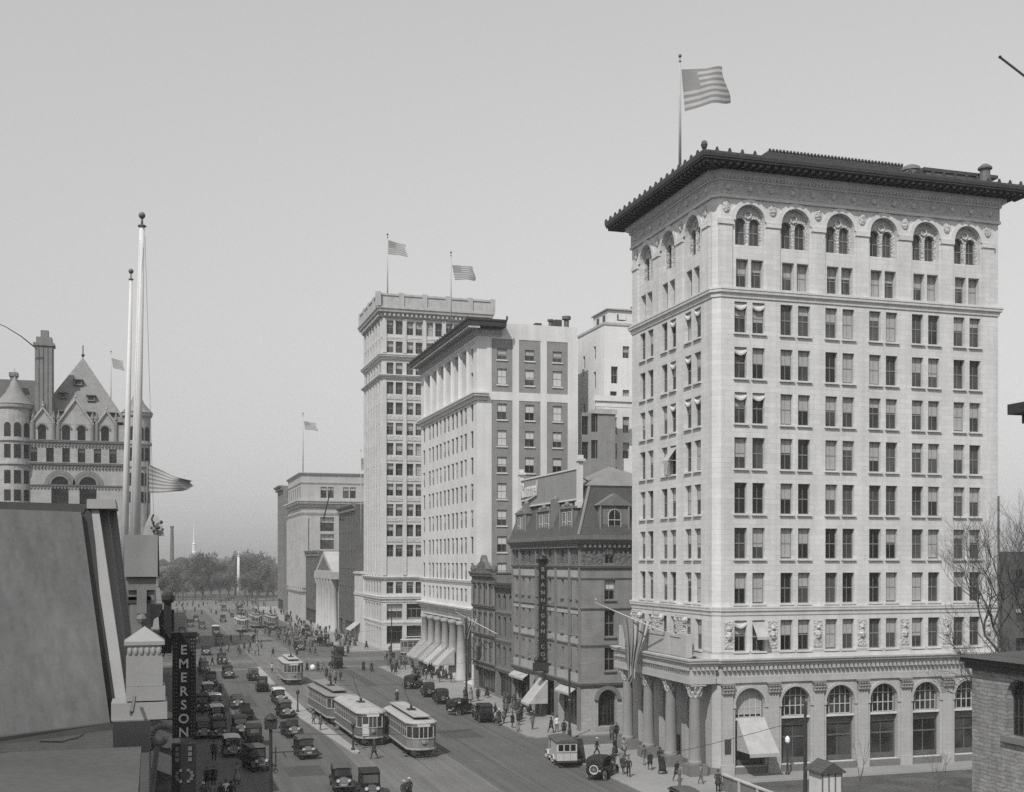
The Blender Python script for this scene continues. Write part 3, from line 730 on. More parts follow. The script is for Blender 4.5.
def dormer(x, y, ang, w, h, z0, ped=True, side=True):
    d = MB(); d.T = Matrix.Translation((x, y, z0)) @ Matrix.Rotation(R(ang), 4, 'Z')
    d.box(-w / 2, -.1, 0, w / 2, 2.4, h)
    if ped: d.extx([(-w / 2 - .35, h), (w / 2 + .35, h), (0, h + w * .36)], -.35, 2.3)
    else: d.box(-w / 2 - .2, -.3, h, w / 2 + .2, 2.0, h + .25); d.sphere((0, -.1, h + .45), .35, 8); d.sphere((-w * .3, -.1, h + .3), .25, 7); d.sphere((w * .3, -.1, h + .3), .25, 7)
    for s in (-1, 1): d.tube((s * (w / 2 - .15), -.2, 0), (s * (w / 2 - .15), -.2, h), .13, n=8)
    dm = b.part('dormer', 'brownstone_trim', d, root=None)
    loc = Vector((x, y, z0 + .35)) - b.root.location; n = 2 if not ped else 1
    for i in range(n):
        wx = 0 if n == 1 else (-.5 + i) * w * .42
        ww = w * .42 if n == 1 else w * .26
        f, p = MB(), MB(); f.T = p.T = Matrix.Translation((x, y, z0 + .35)) @ Matrix.Rotation(R(ang), 4, 'Z') @ Matrix.Translation((wx, -.19, 0))
        win_frame(f, ww, h - .7, ped, 'dh'); win_pane(p, ww, h - .7, ped)
        wo_ = f.build('window', 'frame_light', dm); p.build('pane', 'pane', wo_)
dormer(onY(615, 117.9), 118.15, 0, 3.6, 3.1, 21.3)
for px, w in ((522.5, 4.2), (545, 5.0), (568, 4.4)): dormer(44.0, onX(px, 44.0), -90, w, 2.9, 21.3, ped=False)
q = MB()
for y in (138.4, 127.6): q.box(X0 - .1, y - .45, 21.2, X0 + 1.4, y + .45, 25.4); q.sphere((X0 + .4, y, 25.5), .4, 7)
b.part('chimney_pier', 'brownstone_trim', q)
for y0_, y1_, kind in ((142.4, 136.4, 0), (132.2, 129.0, 1), (124.6, 119.6, 0)):
    q = MB(); o_, dz = (.8, .5) if kind == 0 else (2.4, 2.7); zt = 4.5
    q.face(((X0 - .1, y0_, zt), (X0 - .1, y1_, zt), (X0 - o_, y1_, zt - dz), (X0 - o_, y0_, zt - dz))); q.face(((X0 - o_, y0_, zt - dz), (X0 - o_, y1_, zt - dz), (X0 - o_, y1_, zt - dz - .25), (X0 - o_, y0_, zt - dz - .25)))
    if kind: q.face(((X0 - .1, y1_, zt), (X0 - .1, y1_, zt - dz), (X0 - o_, y1_, zt - dz)))
    b.part('awning', 'canvas', q)
b.finish_windows('frame_mid', 'blind_mid', 'pane_dark', roll=.2)
q = MB(); sills(q, b); b.part('sill', 'brownstone_trim', q)
# roof billboard
t = thing('billboard', 'grey roof billboard with white posts and white script letters above the mansard', 'billboard', (44.6, 131, 0))
q = MB(); q.box(44.55, 120.8, 25.3, 44.75, 141.6, 28.5); q.build('panel', 'board_grey', t)
for z in (25.1, 28.5):
    q = MB(); q.box(44.45, 120.8, z, 44.85, 141.6, z + .18); q.build('rail', 'white_paint', t)
for y in (120.4, 141.9):
    q = MB(); q.box(44.3, y - .3, 24.5, 44.85, y + .3, 29.3); q.box(44.2, y - .55, 29.302, 45.05, y + .55, 29.6); q.box(44.2, y - .55, 24.2, 45.05, y + .55, 24.9); q.box(44.35, y - .3, 29.6, 44.9, y + .3, 30.0); q.build('post', 'white_paint', t)
q = MB(); TT = Matrix.Translation((44.42, 138.3, 27.15)) @ Matrix.Rotation(R(-90), 4, 'Z') @ Matrix.Rotation(R(90), 4, 'X')
text_into(q, 'Rummel', 2.5, TT, .08, shear=.3, squash=.78); q.path([(44.4, 141.3, 25.9), (44.4, 138, 26.0), (44.4, 135.4, 26.35)], [.12, .14, .05], 5); q.build('lettering', 'sign_letter', t)
q = MB()
for y in (122, 126, 130, 134, 138, 141): q.tube((44.8, y, 28), (47.5, y, 26.5), .07); q.tube((44.7, y, 22.5 if y > 140 else 26.0), (44.7, y, 25.3), .08)
q.build('brace', 'iron', t)
# tall vertical theatre-style sign
ysg = onX(543, 43.3)
t = thing('vertical_sign', 'tall dark vertical sign with pale letters on the brownstone front', 'sign', (43.2, ysg, 0))
q = MB(); q.box(42.8, ysg - .16, 6.6, 43.65, ysg + .16, 18.2); q.box(42.5, ysg - .22, 18.2, 43.8, ysg + .22, 18.6); q.lathe([(.6, 0), (.45, .35), (.01, .5)], 10, 43.2, ysg, 18.6); q.build('box', 'sign_black', t)
q = MB()
for i, ch in enumerate('BRANNIGAN CO'):
    if ch == ' ': continue
    TT = Matrix.Translation((43.22, ysg - .18, 17.4 - i * .9)) @ Matrix.Rotation(R(90), 4, 'X'); text_into(q, ch, .66, TT, .02)
q.build('lettering', 'sign_dim', t)
q = MB(); q.box(42.2, ysg - .5, 5.6, 43.85, ysg + .5, 6.55); q.sphere((42.5, ysg, 6.9), .35, 8); q.sphere((43.5, ysg, 6.9), .35, 8); q.build('scroll_base', 'iron', t)
q = MB(); [q.tube((43.7, ysg, z), (43.95, ysg, z), .06) for z in (8, 12, 16)]; [q.tube((42.8, ysg, z), (43.9, ysg - 2.2, z + .6), .03) for z in (9, 13, 17)]; q.build('bracket', 'iron', t)

# ============================================ two narrow ornate store buildings
X0 = 44.0
b = Bld('narrow_store', 'narrow brick store with round-headed windows between mansard building and ornate gable', 'store building', (X0, 143.1))
wo = []
ys = [onX(px, X0) for px in (499, 504.5, 510.5)]
for y in ys:
    wo += [op(151 - y, 1.3, 11.9, 14.0, arch=True), op(151 - y, 1.35, 8.3, 11.0), op(151 - y, 1.3, 4.5, 7.2, arch=True)]
wo.append(dict(u0=.5, u1=7.4, z0=.3, z1=3.6, style='shop', depth=.5, fr='frame_dark', blind=0))
b.facade((X0, 151), -90, 7.9, 0, 15.2, wo); b.facade((X0, 143.1), 0, 15, 0, 15.2); b.facade((X0 + 15, 143.1), 90, 7.9, 0, 15.2); b.facade((X0 + 15, 151), 180, 15, 0, 15.2)
b.part('wall', 'brick_mid', b.w)
q = MB(); q.box(X0, 143.1, 15.1, X0 + 15, 151, 15.3); b.part('roof', 'tar', q)
q = MB(); q.sweep([(X0, 150.95), (X0, 143.15)], moulding(14.3, 15.5, .6)); b.part('cornice', 'tile', q)
for z0, z1 in ((11.2, 11.7), (7.4, 8.0), (3.7, 4.2)): q = MB(); q.sweep([(X0, 150.95), (X0, 143.15)], moulding(z0, z1, .2)); b.part('string_course', 'brownstone_trim', q)
b.finish_windows('frame_dark', roll=.2)
b = Bld('ornate_store', 'narrow dark store with richly carved front and small pediment on top', 'store building', (X0, 151))
wo = []
ys = [151 + 11.8 * (i + .5) / 4 for i in range(4)]
for y in ys:
    for z, h in ((12.6, 2.3), (8.6, 2.6), (4.6, 2.6)): wo.append(op(162.75 - y, 1.5, z, z + h))
wo.append(dict(u0=.8, u1=11.0, z0=.3, z1=3.7, style='shop', depth=.6, fr='frame_dark', blind=0))
b.facade((X0, 162.75), -90, 11.75, 0, 16.6, wo); b.facade((X0, 151), 0, 15, 0, 16.6); b.facade((X0 + 15, 151), 90, 11.75, 0, 16.6)
b.part('wall', 'brownstone_trim', b.w)
q = MB(); q.box(X0, 151, 16.5, X0 + 15, 162.75, 16.7); b.part('roof', 'tar', q)
pth = [(X0, 162.7), (X0, 151.05)]
for z0, z1, o in ((15.6, 16.9, .8), (11.5, 12.3, .45), (7.6, 8.3, .4), (3.8, 4.4, .5)):
    q = MB(); q.sweep(pth, moulding(z0, z1, o)); q.dentils(pth, o * .6, z0 - .3, z0 + .1, .3, .4); b.part('cornice', 'carved_dark', q)
q = MB()
for i in range(5):
    y = 151.3 + i * 2.8
    for z, h in ((12.3, 3.3), (8.3, 3.2), (4.4, 3.2)): q.tube((X0 - .25, y, z), (X0 - .25, y, z + h), .2, n=8)
b.part('column', 'brownstone_trim', q)
q = MB(); q.exty([(154.2, 16.9), (159.6, 16.9), (158.8, 18.0), (157.6, 18.3), (156.9, 19.2), (156.2, 18.3), (155, 18.0)], X0 - .5, X0 + .3)
for y in (151.4, 154, 160, 162.3): q.sphere((X0 - .2, y, 17.3), .45, 8, 1.3)
b.part('pediment', 'carved_dark', q)
b.finish_windows('frame_dark', roll=.2)
# =============================== white tower with brick side panels and wide eaves
X0, Y0, X1, Y1 = 44.5, 162.8, 59.9, 199.8
b = Bld('white_tower', 'white office tower with dark brick panels on its plain side and deep dark eaves', 'office building', (X0, Y0))
uS = lambda x: x - X0; uW = lambda y: Y1 - y
wy = [165.6] + [y for k in range(5) for y in (170.6 + 5.35 * k - 1.25, 170.6 + 5.35 * k + 1.25)] + [197.4]
RZ = [38.75 - 3.87 * i for i in range(7)]
wo = []
for y in wy:
    for z in RZ[:6] + [15.55]: wo.append(op(uW(y), 1.55, z, z + 2.5, depth=.2))
    wo.append(op(uW(y), 1.5, 12.2, 14.2, depth=.2))
for y in (165.6, 197.4): wo += [op(uW(y), 1.3, 47.3, 49.4), op(uW(y), 1.3, 43.6, 45.9)]
for k in range(6): wo.append(op(uW(169.6 + 4.75 * k), 3.4, 43.0, 49.8, style='tripart', depth=.9, fr='painted_white', blind=0))
wo.append(dict(u0=1.8, u1=Y1 - Y0 - 3.0, z0=.2, z1=9.4, style='none', depth=1.6))
b.facade((X0, Y1), -90, Y1 - Y0, 0, 53.0, wo)
pan = [(46.7, 49.85), (50.85, 54.15), (55.15, 58.4)]; pz = [(2, 41.7), (42.9, 50.6)]
b.facade((X0, Y0), 0, X1 - X0, 0, 52.9, [dict(u0=a - X0, u1=c - X0, z0=z0, z1=z1, style='none', depth=.06) for a, c in pan for z0, z1 in pz])
b.facade((X1, Y0), 90, Y1 - Y0, 0, 52.9); b.facade((X1, Y1), 180, X1 - X0, 0, 53.0)
b.part('wall', 'painted_white', b.w)
pw = MB()
for a, c in pan:
    for z0, z1 in pz:
        zs = [z for z in (47.6, 44.0) if z0 < z < z1] if z0 > 40 else [38.9 - 3.85 * i for i in range(9)]
        sub = [op((c - a) / 2, 1.45, z, z + (1.6 if z0 > 40 and z > 46 else 2.3), blind=random.choice((.5, .5, .6, .95)), bm='blind_light') for z in zs]
        b.facade((a, Y0), 0, c - a, z0, z1, sub, depth=.2, mb=pw, din=.06)
b.part('brick_panel', 'brick', pw)
q = MB()
for w in b.wins:
    if w['ang'] == 0: q.T = Matrix.Translation(w['loc']); q.box(-.85, -.32, -.2, .85, -.1, -.01)
q.T = None; b.part('sill', 'limestone_trim', q)
q = MB(); q.face(((X0, Y0, 52.85), (X1, Y0, 52.2), (X1, Y1, 52.2), (X0, Y1, 52.85))); q.box(57.5, 166, 52.3, 58.6, 167.2, 54.6); q.box(54.4, 166, 52.3, 55.4, 167, 53.9); q.box(59.3, 164, 50, 60.3, 165, 51); b.part('roof', 'tar', q)
q = MB(); q.lathe([(.3, 0), (.3, 1.5), (.5, 1.55), (.5, 1.8)], 8, 56.1, 164, 52.3); q.lathe([(.4, 0), (.4, 1.9), (.7, 1.95), (.7, 2.4)], 8, 58.6, 164, 52.3); b.part('roof_vent', 'iron_grey', q)
pth = [(X0, Y1), (X0, Y0), (X0 + 1.6, Y0)]
q = MB(); q.sweep(pth, moulding(41.6, 42.7, .8)); b.part('cornice', 'limestone_trim', q)
pw_ = [(X0, Y1), (X0, Y0 + .2)]
for z0, z1, o in ((14.8, 15.5, .3), (10.4, 11.5, .9), (49.95, 50.6, .25)):
    q = MB(); q.sweep(pw_, moulding(z0, z1, o)); b.part('string_course', 'limestone_trim', q)
q = MB()
for k in range(7): q.tube((X0 - .12, 167.25 + 4.75 * k, 42.9), (X0 - .12, 167.25 + 4.75 * k, 49.9), .36, .3, 10)
b.part('pilaster', 'painted_white', q)
for k in range(6):                              # ground floor colonnade
    y = 171.5 + k * 4.9
    q = MB(); q.lathe([(.95, .2), (.95, .7), (.78, .9), (.74, 4), (.62, 8.6), (.8, 8.7), (.85, 9.0), (.85, 9.3)], 14, X0 - .1, y); b.part('column', 'limestone_dirty', q, True)
q = MB(); b.facade((X0 + 1.6, Y1 - 1.8), -90, Y1 - Y0 - 4.8, .2, 9.4, [dict(u0=1 + 5.3 * i, u1=5 + 5.3 * i, z0=.5, z1=8.6, style='tripart', fr='frame_mid', blind=0) for i in range(6)], depth=.2, mb=q); b.part('shopfront', 'limestone_dirty', q)
ev = [(X0 - 1.85, Y1 + .6), (X0 - 1.85, Y0 - 1.85), (48.4, Y0 - 1.85), (48.4, Y0 + 1.5), (X0 + 1.5, Y0 + 1.5), (X0 + 1.5, Y1 + .6)]
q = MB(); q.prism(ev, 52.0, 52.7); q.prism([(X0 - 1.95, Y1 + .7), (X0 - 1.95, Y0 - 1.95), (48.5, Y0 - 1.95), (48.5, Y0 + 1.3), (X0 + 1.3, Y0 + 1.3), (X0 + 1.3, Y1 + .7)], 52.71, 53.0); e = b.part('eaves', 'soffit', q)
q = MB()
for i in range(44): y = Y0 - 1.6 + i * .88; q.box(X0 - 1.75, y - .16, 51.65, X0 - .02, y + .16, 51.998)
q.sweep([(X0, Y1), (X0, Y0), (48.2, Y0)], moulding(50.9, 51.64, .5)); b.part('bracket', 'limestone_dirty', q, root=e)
q = MB(); [q.sphere((X0 - 1.9, Y0 - 1.9 + i * 1.55, 53.1), .14, 5) for i in range(25)]; q.tube((48.45, Y0 - 1.9, 53), (48.45, Y0 - 1.9, 53.5), .15); b.part('antefix', 'tile', q, root=e)
for k, (y, dn) in enumerate(((196.5, 2.7), (192, 2.6), (187, 2.6), (182, 2.6), (176.6, 2.6))):     # striped awnings let down over the pavement
    q = MB(); w = 1.75; n = 6; o = 3.0 + .25 * (k % 2)
    for i in range(n):
        a, c = y - w + 2 * w * i / n, y - w + 2 * w * (i + 1) / n; q.m = i % 2 if k < 3 else 0
        q.face(((X0 - .3, a, 4.9), (X0 - .3, c, 4.9), (X0 - o, c, 4.9 - dn), (X0 - o, a, 4.9 - dn))); q.face(((X0 - o, a, 4.9 - dn), (X0 - o, c, 4.9 - dn), (X0 - o, c, 4.6 - dn), (X0 - o, a, 4.6 - dn)))
    q.m = 0; q.face(((X0 - .3, y - w, 4.9), (X0 - .3, y - w, 4.9 - dn), (X0 - o, y - w, 4.9 - dn)))
    b.part('awning', ['canvas', 'canvas_dark'], q)
b.finish_windows('frame_mid', 'blind_mid', roll=.3)

# ================================================= tall tower beyond the crossing
X0, Y0, X1, Y1 = 44.5, 236.3, 66.8, 257.5
b = Bld('tall_tower', 'tallest stone tower in the street with roof balustrade and paired windows', 'office building', (X0, Y0))
zz = lambda y: 18.5 + (560 - y) / 4.895
bays = [X0 + 2.6 + 4.15 * i for i in range(5)]
so, wo = [], []
rws = [(320, 333.5), (340.6, 352), (362, 373.5)] + [(381.5 + 20.4 * i, 393.5 + 20.4 * i) for i in range(10)]
for yt, yb in rws[:12] + [(582, 593.5)]:
    for x in bays:
        for s in (-.95, .95): so.append(op(x + s - X0, 1.45, zz(yb), zz(yt), depth=.4))
    for i in range(6): wo.append(op(2.6 + i * 3.2, 1.6, zz(yb), zz(yt), depth=.2))
for x in bays:
    so.append(op(x - X0, 3.3, zz(620), zz(604), style='shop', blind=(.45 if x < 48 else 0), bm='blind_light', depth=.6)); so.append(op(x - X0, 3.3, zz(644), zz(626), style='shop', depth=.6, fr='frame_dark', blind=0))
for i in range(6): wo.append(op(2.6 + i * 3.2, 1.9, zz(622), zz(604), style='tripart', blind=0)); wo.append(op(2.6 + i * 3.2, 1.9, zz(648), zz(628), style='shop', blind=0))
b.facade((X0, Y0), 0, X1 - X0, 0, 70.0, so); b.facade((X0, Y1), -90, Y1 - Y0, 0, 70.0, wo)
b.facade((X1, Y0), 90, Y1 - Y0, 0, 70); b.facade((X1, Y1), 180, X1 - X0, 0, 70)
b.part('wall', 'terracotta_white', b.w)
pth = [(X0, Y1), (X0, Y0), (X1, Y0), (X1, Y1)]
for yt, yb, o in ((353.5, 359, .8), (374.2, 378, .7), (576.5, 580, .5), (596, 602, .5), (336, 339, .15), (622, 625, .2)):
    q = MB(); q.sweep(pth, moulding(zz(yb), zz(yt), o), True); b.part('string_course', 'limestone_trim', q)
q = MB()
for x in [X0 + .5] + [x + 2.07 for x in bays[:-1]] + [X1 - .5]:
    for yt, yb in ((380, 575), (318, 352)): q.box(x - .38, Y0 - .25, zz(yb), x + .38, Y0 + .05, zz(yt))
for i in range(7):
    y = Y1 - 1.0 - i * 3.2; q.box(X0 - .25, y - .35, zz(575), X0 + .05, y + .35, zz(380)); q.box(X0 - .25, y - .35, zz(352), X0 + .05, y + .35, zz(318))
b.part('pilaster', 'terracotta_white', q)
q = MB()
for yt, yb in rws[2:11]:
    for x in bays: q.box(x - 1.65, Y0 - .1, zz(yb + 5.5), x + 1.65, Y0 + .05, zz(yb + 1.6))
b.part('spandrel', 'carved', q)
q = MB(); q.sweep(pth, moulding(zz(317), zz(307), 1.3), True); q.dentils(pth + [pth[0]], .8, zz(316), zz(313), .4, .5); b.part('cornice', 'limestone_dirty', q)
q = MB()
bp = [(X0 - 1.0, Y1 + 1), (X0 - 1.0, Y0 - 1.0), (X1 + 1.0, Y0 - 1.0), (X1 + 1, Y1 + 1)]
q.sweep(bp, [(-.3, zz(307)), (.0, zz(307)), (.0, zz(305.5)), (-.3, zz(305.5))], True); q.sweep(bp, [(-.35, zz(296)), (.05, zz(296)), (.05, zz(294)), (-.35, zz(294))], True); q.sweep(bp, [(-.25, zz(305.5)), (-.12, zz(305.5)), (-.12, zz(296)), (-.25, zz(296))], True)
for i in range(6): x = X0 - 1 + i * 4.85; q.box(x - .5, Y0 - 1.15, zz(307), x + .5, Y0 - .5, zz(293))
for i in range(5): y = Y0 - 1 + i * 5.6; q.box(X0 - 1.15, y - .5, zz(307), X0 - .5, y + .5, zz(293))
b.part('balustrade', 'limestone_dirty', q)
q = MB(); q.prism(bp, zz(308), zz(307)); q.box(61, 240, zz(308), 64.5, 244, zz(291)); b.part('roof', 'tar', q)
q = MB(); q.box(X0 - .3, Y1, 0, X1, 268.8, 15.4); q.box(X0 - .6, Y1 - .2, 15.4, X1, 269, 15.9); q.box(X0 - .5, Y1, 10.6, X0, 268.9, 11.2)
for i in range(3): q.box(X0 - .45, Y1 + .6 + i * 4, .2, X0, Y1 + 1.8 + i * 4, 10)
b.part('podium', 'terracotta_white', q)
q = MB(); q.face(((X0 - .1, 268, 4.6), (X0 - .1, 261, 4.6), (X0 - 2.6, 261, 2.7), (X0 - 2.6, 268, 2.7))); b.part('awning', 'canvas', q)
q = MB(); b.facade((X0 - .3, 268.8), -90, 11.3, 0, 15.3, [dict(u0=1.0 + 3.6 * i, u1=3.4 + 3.6 * i, z0=z, z1=z + h, blind=0, style='tripart') for i in range(3) for z, h in ((.5, 3.8), (5.5, 4.3), (11.6, 2.3))], mb=q, din=-.02, depth=.15); b.part('podium_front', 'terracotta_white', q)
b.finish_windows('frame_mid', 'blind_mid', roll=.42)

# ============================ white rear-court building seen between the two towers
X0, Y0, X1, Y1 = 63.0, 160.0, 82.0, 171.0
b = Bld('pale_building', 'plain white brick building with roof hut rising behind the mansard roof', 'office building', (X0, Y0))
za = lambda y: 18.5 + (560 - y) * 171.5 / 1170
so, wo = [], []
for px, ys in ((613.5, ((391, 405), (417, 434), (443, 459), (467, 475))), (626, ((345, 357), (389, 403), (416, 432), (442, 458))), (614.5, ((366, 383),))):
    for yt, yb in ys: so.append(op(onY(px, Y0) - X0, 1.05, za(yb), za(yt), blind=random.choice((0, .5))))
for px, ys in ((584, ((347, 360), (397, 412), (421, 440), (446, 464))), (594.7, ((342, 355), (368, 385), (393, 408), (419, 437), (444, 462)))):
    for yt, yb in ys: wo.append(op(Y1 - onX(px, X0), .95, za(yb), za(yt), blind=0))
wo.append(op(Y1 - onX(583.5, X0), .6, za(368), za(364)))
b.facade((X0, Y0), 0, X1 - X0, 0, 53.2, so); b.facade((X0, Y1), -90, Y1 - Y0, 0, 53.2, wo, depth=.25); b.facade((X1, Y0), 90, Y1 - Y0, 0, 53.2); b.facade((X1, Y1), 180, X1 - X0, 0, 53.2)
b.part('wall', 'rear_white', b.w)
q = MB(); q.box(X0, Y0, 53.1, X1, Y1, 53.3); b.part('roof', 'tar', q)
q = MB(); q.sweep([(X0, Y1), (X0, Y0), (X1, Y0)], flat_band(53.0, 53.35, .12)); b.part('coping', 'limestone_dirty', q)
q = MB(); q.box(64.6, 162.5, 53.3, 71.5, 168.5, 55.8); q.box(66.3, 162.4, 54.4, 67.5, 162.5, 55.2); h = b.part('roof_hut', 'rear_white', q)
q = MB(); q.extx([(64.3, 55.8), (71.8, 55.8), (71.8, 56.1), (64.3, 55.95)], 162.2, 168.8); q.lathe([(.5, 0), (.5, .7), (.7, .75), (.1, 1.1)], 8, 69.5, 164, 56.0); b.part('roof', 'limestone_dirty', q, root=h)
q = MB()
for x in (66.6, 69.2): q.box(x - .5, 162.44, 54.3, x + .5, 162.49, 55.2)
for y in (164, 166.5): q.box(64.55, y - .5, 54.3, 64.6, y + .5, 55.2)
b.part('window', 'pane_dark', q, root=h)
b.finish_windows('frame_mid', roll=.3)
t = Bld('brick_annex', 'small brick rear wing with pale ledge between white tower and mansard roof', 'building', (60.6, 156))
w_ = []
for px, ys in ((585, ((421, 439), (446, 463))), (594.5, ((418, 436), (444, 462)))):
    for yt, yb in ys: w_.append(op(onY(px, 157) - 60.6, 1.0, za(yb) + .2, za(yt) + .2, blind=0))
t.facade((60.6, 157), 0, 3.0, 0, 39.6, w_); t.facade((60.6, 159.9), -90, 2.9, 0, 39.6); t.facade((63.6, 157), 90, 2.9, 0, 39.6); t.facade((63.6, 159.9), 180, 3, 0, 39.6)
t.part('wall', 'brick', t.w); q = MB(); q.box(60.4, 156.8, 39.5, 63.8, 159.9, 40.2); t.part('coping', 'limestone_dirty', q)
q = MB(); q.box(60.3, 156.4, 41.3, 72.0, 157.2, 42.1); q.box(60.5, 156.6, 40.5, 71.8, 157.1, 41.3); t.part('ledge', 'rear_white', q)
t.finish_windows('frame_dark')

# ============================================================ farther up the street
X0, Y0, X1, Y1 = 44.5, 374, 68, 412
b = Bld('bank_building', 'far white bank building with giant corner pilasters and flat cornice roof', 'bank', (X0, Y0))
zf = lambda y: 18.5 + (560 - y) * 371 / 1170
bx = [X0 + 8.2 + 7.1 * i for i in range(3)]
so, wo = [], []
for x in bx:
    for s in (-1.5, 1.5): so.append(op(x - X0 + s * .75, 1.9, zf(497.5), zf(486.5), blind=.3))
    for yt, yb in ((517, 531), (534, 549), (552, 566), (570, 584)): so.append(op(x - X0, 4.4, zf(yb), zf(yt), style='tripart', blind=.4, bm='blind_light', depth=.9))
for k in range(6):
    for yt, yb in ((486.5, 497.5), (520, 534), (540, 553), (560, 574)): wo.append(op(4 + 6 * k, 3.0, zf(yb), zf(yt), depth=.25, blind=0))
b.facade((X0, Y0), 0, X1 - X0, 0, 46, so); b.facade((X0, Y1), -90, Y1 - Y0, 0, 46, wo)
b.facade((X1, Y0), 90, Y1 - Y0, 0, 46); b.facade((X1, Y1), 180, X1 - X0, 0, 46)
b.part('wall', 'bank_stone', b.w)
pth = [(X0, Y1), (X0, Y0), (X1, Y0)]
for yt, yb, o in ((500, 507, 1.6), (472.5, 475, .7), (482, 484, .3), (590, 594, .6), (512, 515, .4)):
    q = MB(); q.sweep(pth, moulding(zf(yb), zf(yt), o)); b.part('cornice', 'limestone_dirty', q)
q = MB()
for x in [X0 + 1.2] + [x + 3.6 for x in bx]: q.box(x - .9, Y0 - .5, zf(588), x + .9, Y0 + .1, zf(517))
for k in range(7): y = Y1 - 1 - 6 * k; q.box(X0 - .5, y - .9, zf(588), X0 + .1, y + .9, zf(517))
b.part('pilaster', 'bank_stone', q)
q = MB(); q.box(X0, Y0, 45.9, X1, Y1, 46.3); b.part('roof', 'bank_stone', q)
b.finish_windows('frame_dark', roll=.3)
def plain(name, label, X0, Y0, X1, Y1, h, m, storeys, nx, ny, ww=1.3, mcorn='brownstone_trim', side=1, zb=5.0, east=False, corn=.7):
    """a party-walled street building; side=1 fronts west (east side of the street), -1 fronts east"""
    b = Bld(name, label, 'building', (X0, Y0)); sh = (h - zb - .8) / max(1, storeys - 1)
    fr = []
    for k in range(storeys - 1):
        for i in range(ny): fr.append(op((i + .5) * (Y1 - Y0) / ny, ww, zb + sh * k + .6, zb + sh * k + .6 + sh * .58, depth=.25))
    fr.append(dict(u0=.5, u1=Y1 - Y0 - .5, z0=.3, z1=zb - 1, style='shop', depth=.4, fr='frame_dark', blind=0))
    sd = [op((i + .5) * (X1 - X0) / nx, ww, zb + sh * k + .6, zb + sh * k + .6 + sh * .55) for k in range(storeys - 1) for i in range(nx)]
    if side == 1: b.facade((X0, Y1), -90, Y1 - Y0, 0, h, fr); b.facade((X1, Y0), 90, Y1 - Y0, 0, h)
    else: b.facade((X1, Y0), 90, Y1 - Y0, 0, h, fr); b.facade((X0, Y1), -90, Y1 - Y0, 0, h)
    b.facade((X0, Y0), 0, X1 - X0, 0, h, sd); b.facade((X1, Y1), 180, X1 - X0, 0, h)
    b.part('wall', m, b.w)
    q = MB(); q.box(X0 + .02, Y0 + .02, h - .1, X1 - .02, Y1 - .02, h + .12); b.part('roof', 'tar', q)
    if corn:
        pth = [(X0, Y1), (X0, Y0)] if side == 1 else [(X1, Y0), (X1, Y1)]
        q = MB(); q.sweep(pth, moulding(h - .9, h + .3, corn)); q.dentils(pth, corn * .6, h - 1.3, h - .85, .25, .4); b.part('cornice', mcorn, q)
    b.finish_windows('frame_dark', roll=.2); return b
plain('brick_block', 'dark brick building with blank side wall left of the tallest tower', 44.5, 269.2, 60, 294.8, 31.3, 'brick_dark', 7, 0, 6, corn=.9)
plain('street_building', 'soot-dark building between the far white bank and the small temple front', 44.5, 332.2, 60, 362, 21.0, 'brick_dark', 5, 3, 6)
plain('street_building', 'dark narrow tall building farthest up the street beyond the white bank', 44.5, 428, 62, 448, 45.2, 'brick_mid', 11, 4, 6, corn=1.6)
b = Bld('temple_front', 'small pale temple-fronted bank with pediment and columns on the street', 'bank', (44.5, 295))
q = MB(); q.box(44.9, 295, 0, 58, 332, 15.4); b.part('wall', 'limestone_dirty', q)
q = MB(); q.exty([(297, 15.41), (330, 15.41), (313.5, 20.8)], 43.2, 58); q.box(42.9, 296.5, 13.6, 45, 330.5, 15.4); b.part('pediment', 'bank_stone', q)
q = MB(); q.exty([(302, 15.9), (325, 15.9), (313.5, 19.6)], 43.14, 43.3); b.part('tympanum', 'carved_dark', q)
for k in range(6): q = MB(); q.lathe([(1.1, 0.1), (1.1, .8), (.9, 1.0), (.8, 11.8), (1.1, 12.4), (1.2, 13.6)], 12, 43.9, 299.5 + 5.6 * k); b.part('column', 'bank_stone', q, True)
q = MB(); q.box(44.84, 309, .2, 44.9, 318, 9); b.part('door', 'frame_dark', q)

# ================================ Romanesque turreted block on the far left
YB, D0 = 240.0, 26.0
b = Bld('romanesque_block', 'rock-faced stone block with conical turrets, steep pyramid roof and tall chimney', 'building', (-14, YB))
xp = lambda px: onY(px, YB); zr = lambda py, px=80: zat(py, onY(px, YB), YB)
XL, XR = xp(12), xp(140)
so = []
for px in (42, 66, 81.5, 105): so.append(op(xp(px) - XL, 1.45, zr(441), zr(425.5), arch=True, style='dh', depth=.6, blind=0))
for px in (33.5, 50, 66, 81.5, 97.5, 113): so.append(op(xp(px) - XL, 1.35, zr(462.5), zr(448.5), depth=.55, blind=random.choice((0, .3))))
for px in (60, 88): so.append(op(xp(px) - XL, 3.1, zr(515), zr(477), arch=True, style='lunette', depth=1.0, blind=0))
for r in range(3):
    for px in (36, 60, 88, 112): so.append(op(xp(px) - XL, 2.0, zr(540 + r * 24), zr(524 + r * 24), depth=.5))
b.facade((XL, YB), 0, XR - XL, 0, zr(424), so); b.facade((XR, YB), 90, D0, 0, zr(424)); b.facade((XR, YB + D0), 180, XR - XL, 0, zr(424)); b.facade((XL, YB + D0), -90, D0, 0, zr(424))
b.part('wall', 'brownstone', b.w)
pth = [(XL, YB), (XR, YB), (XR, YB + D0)]
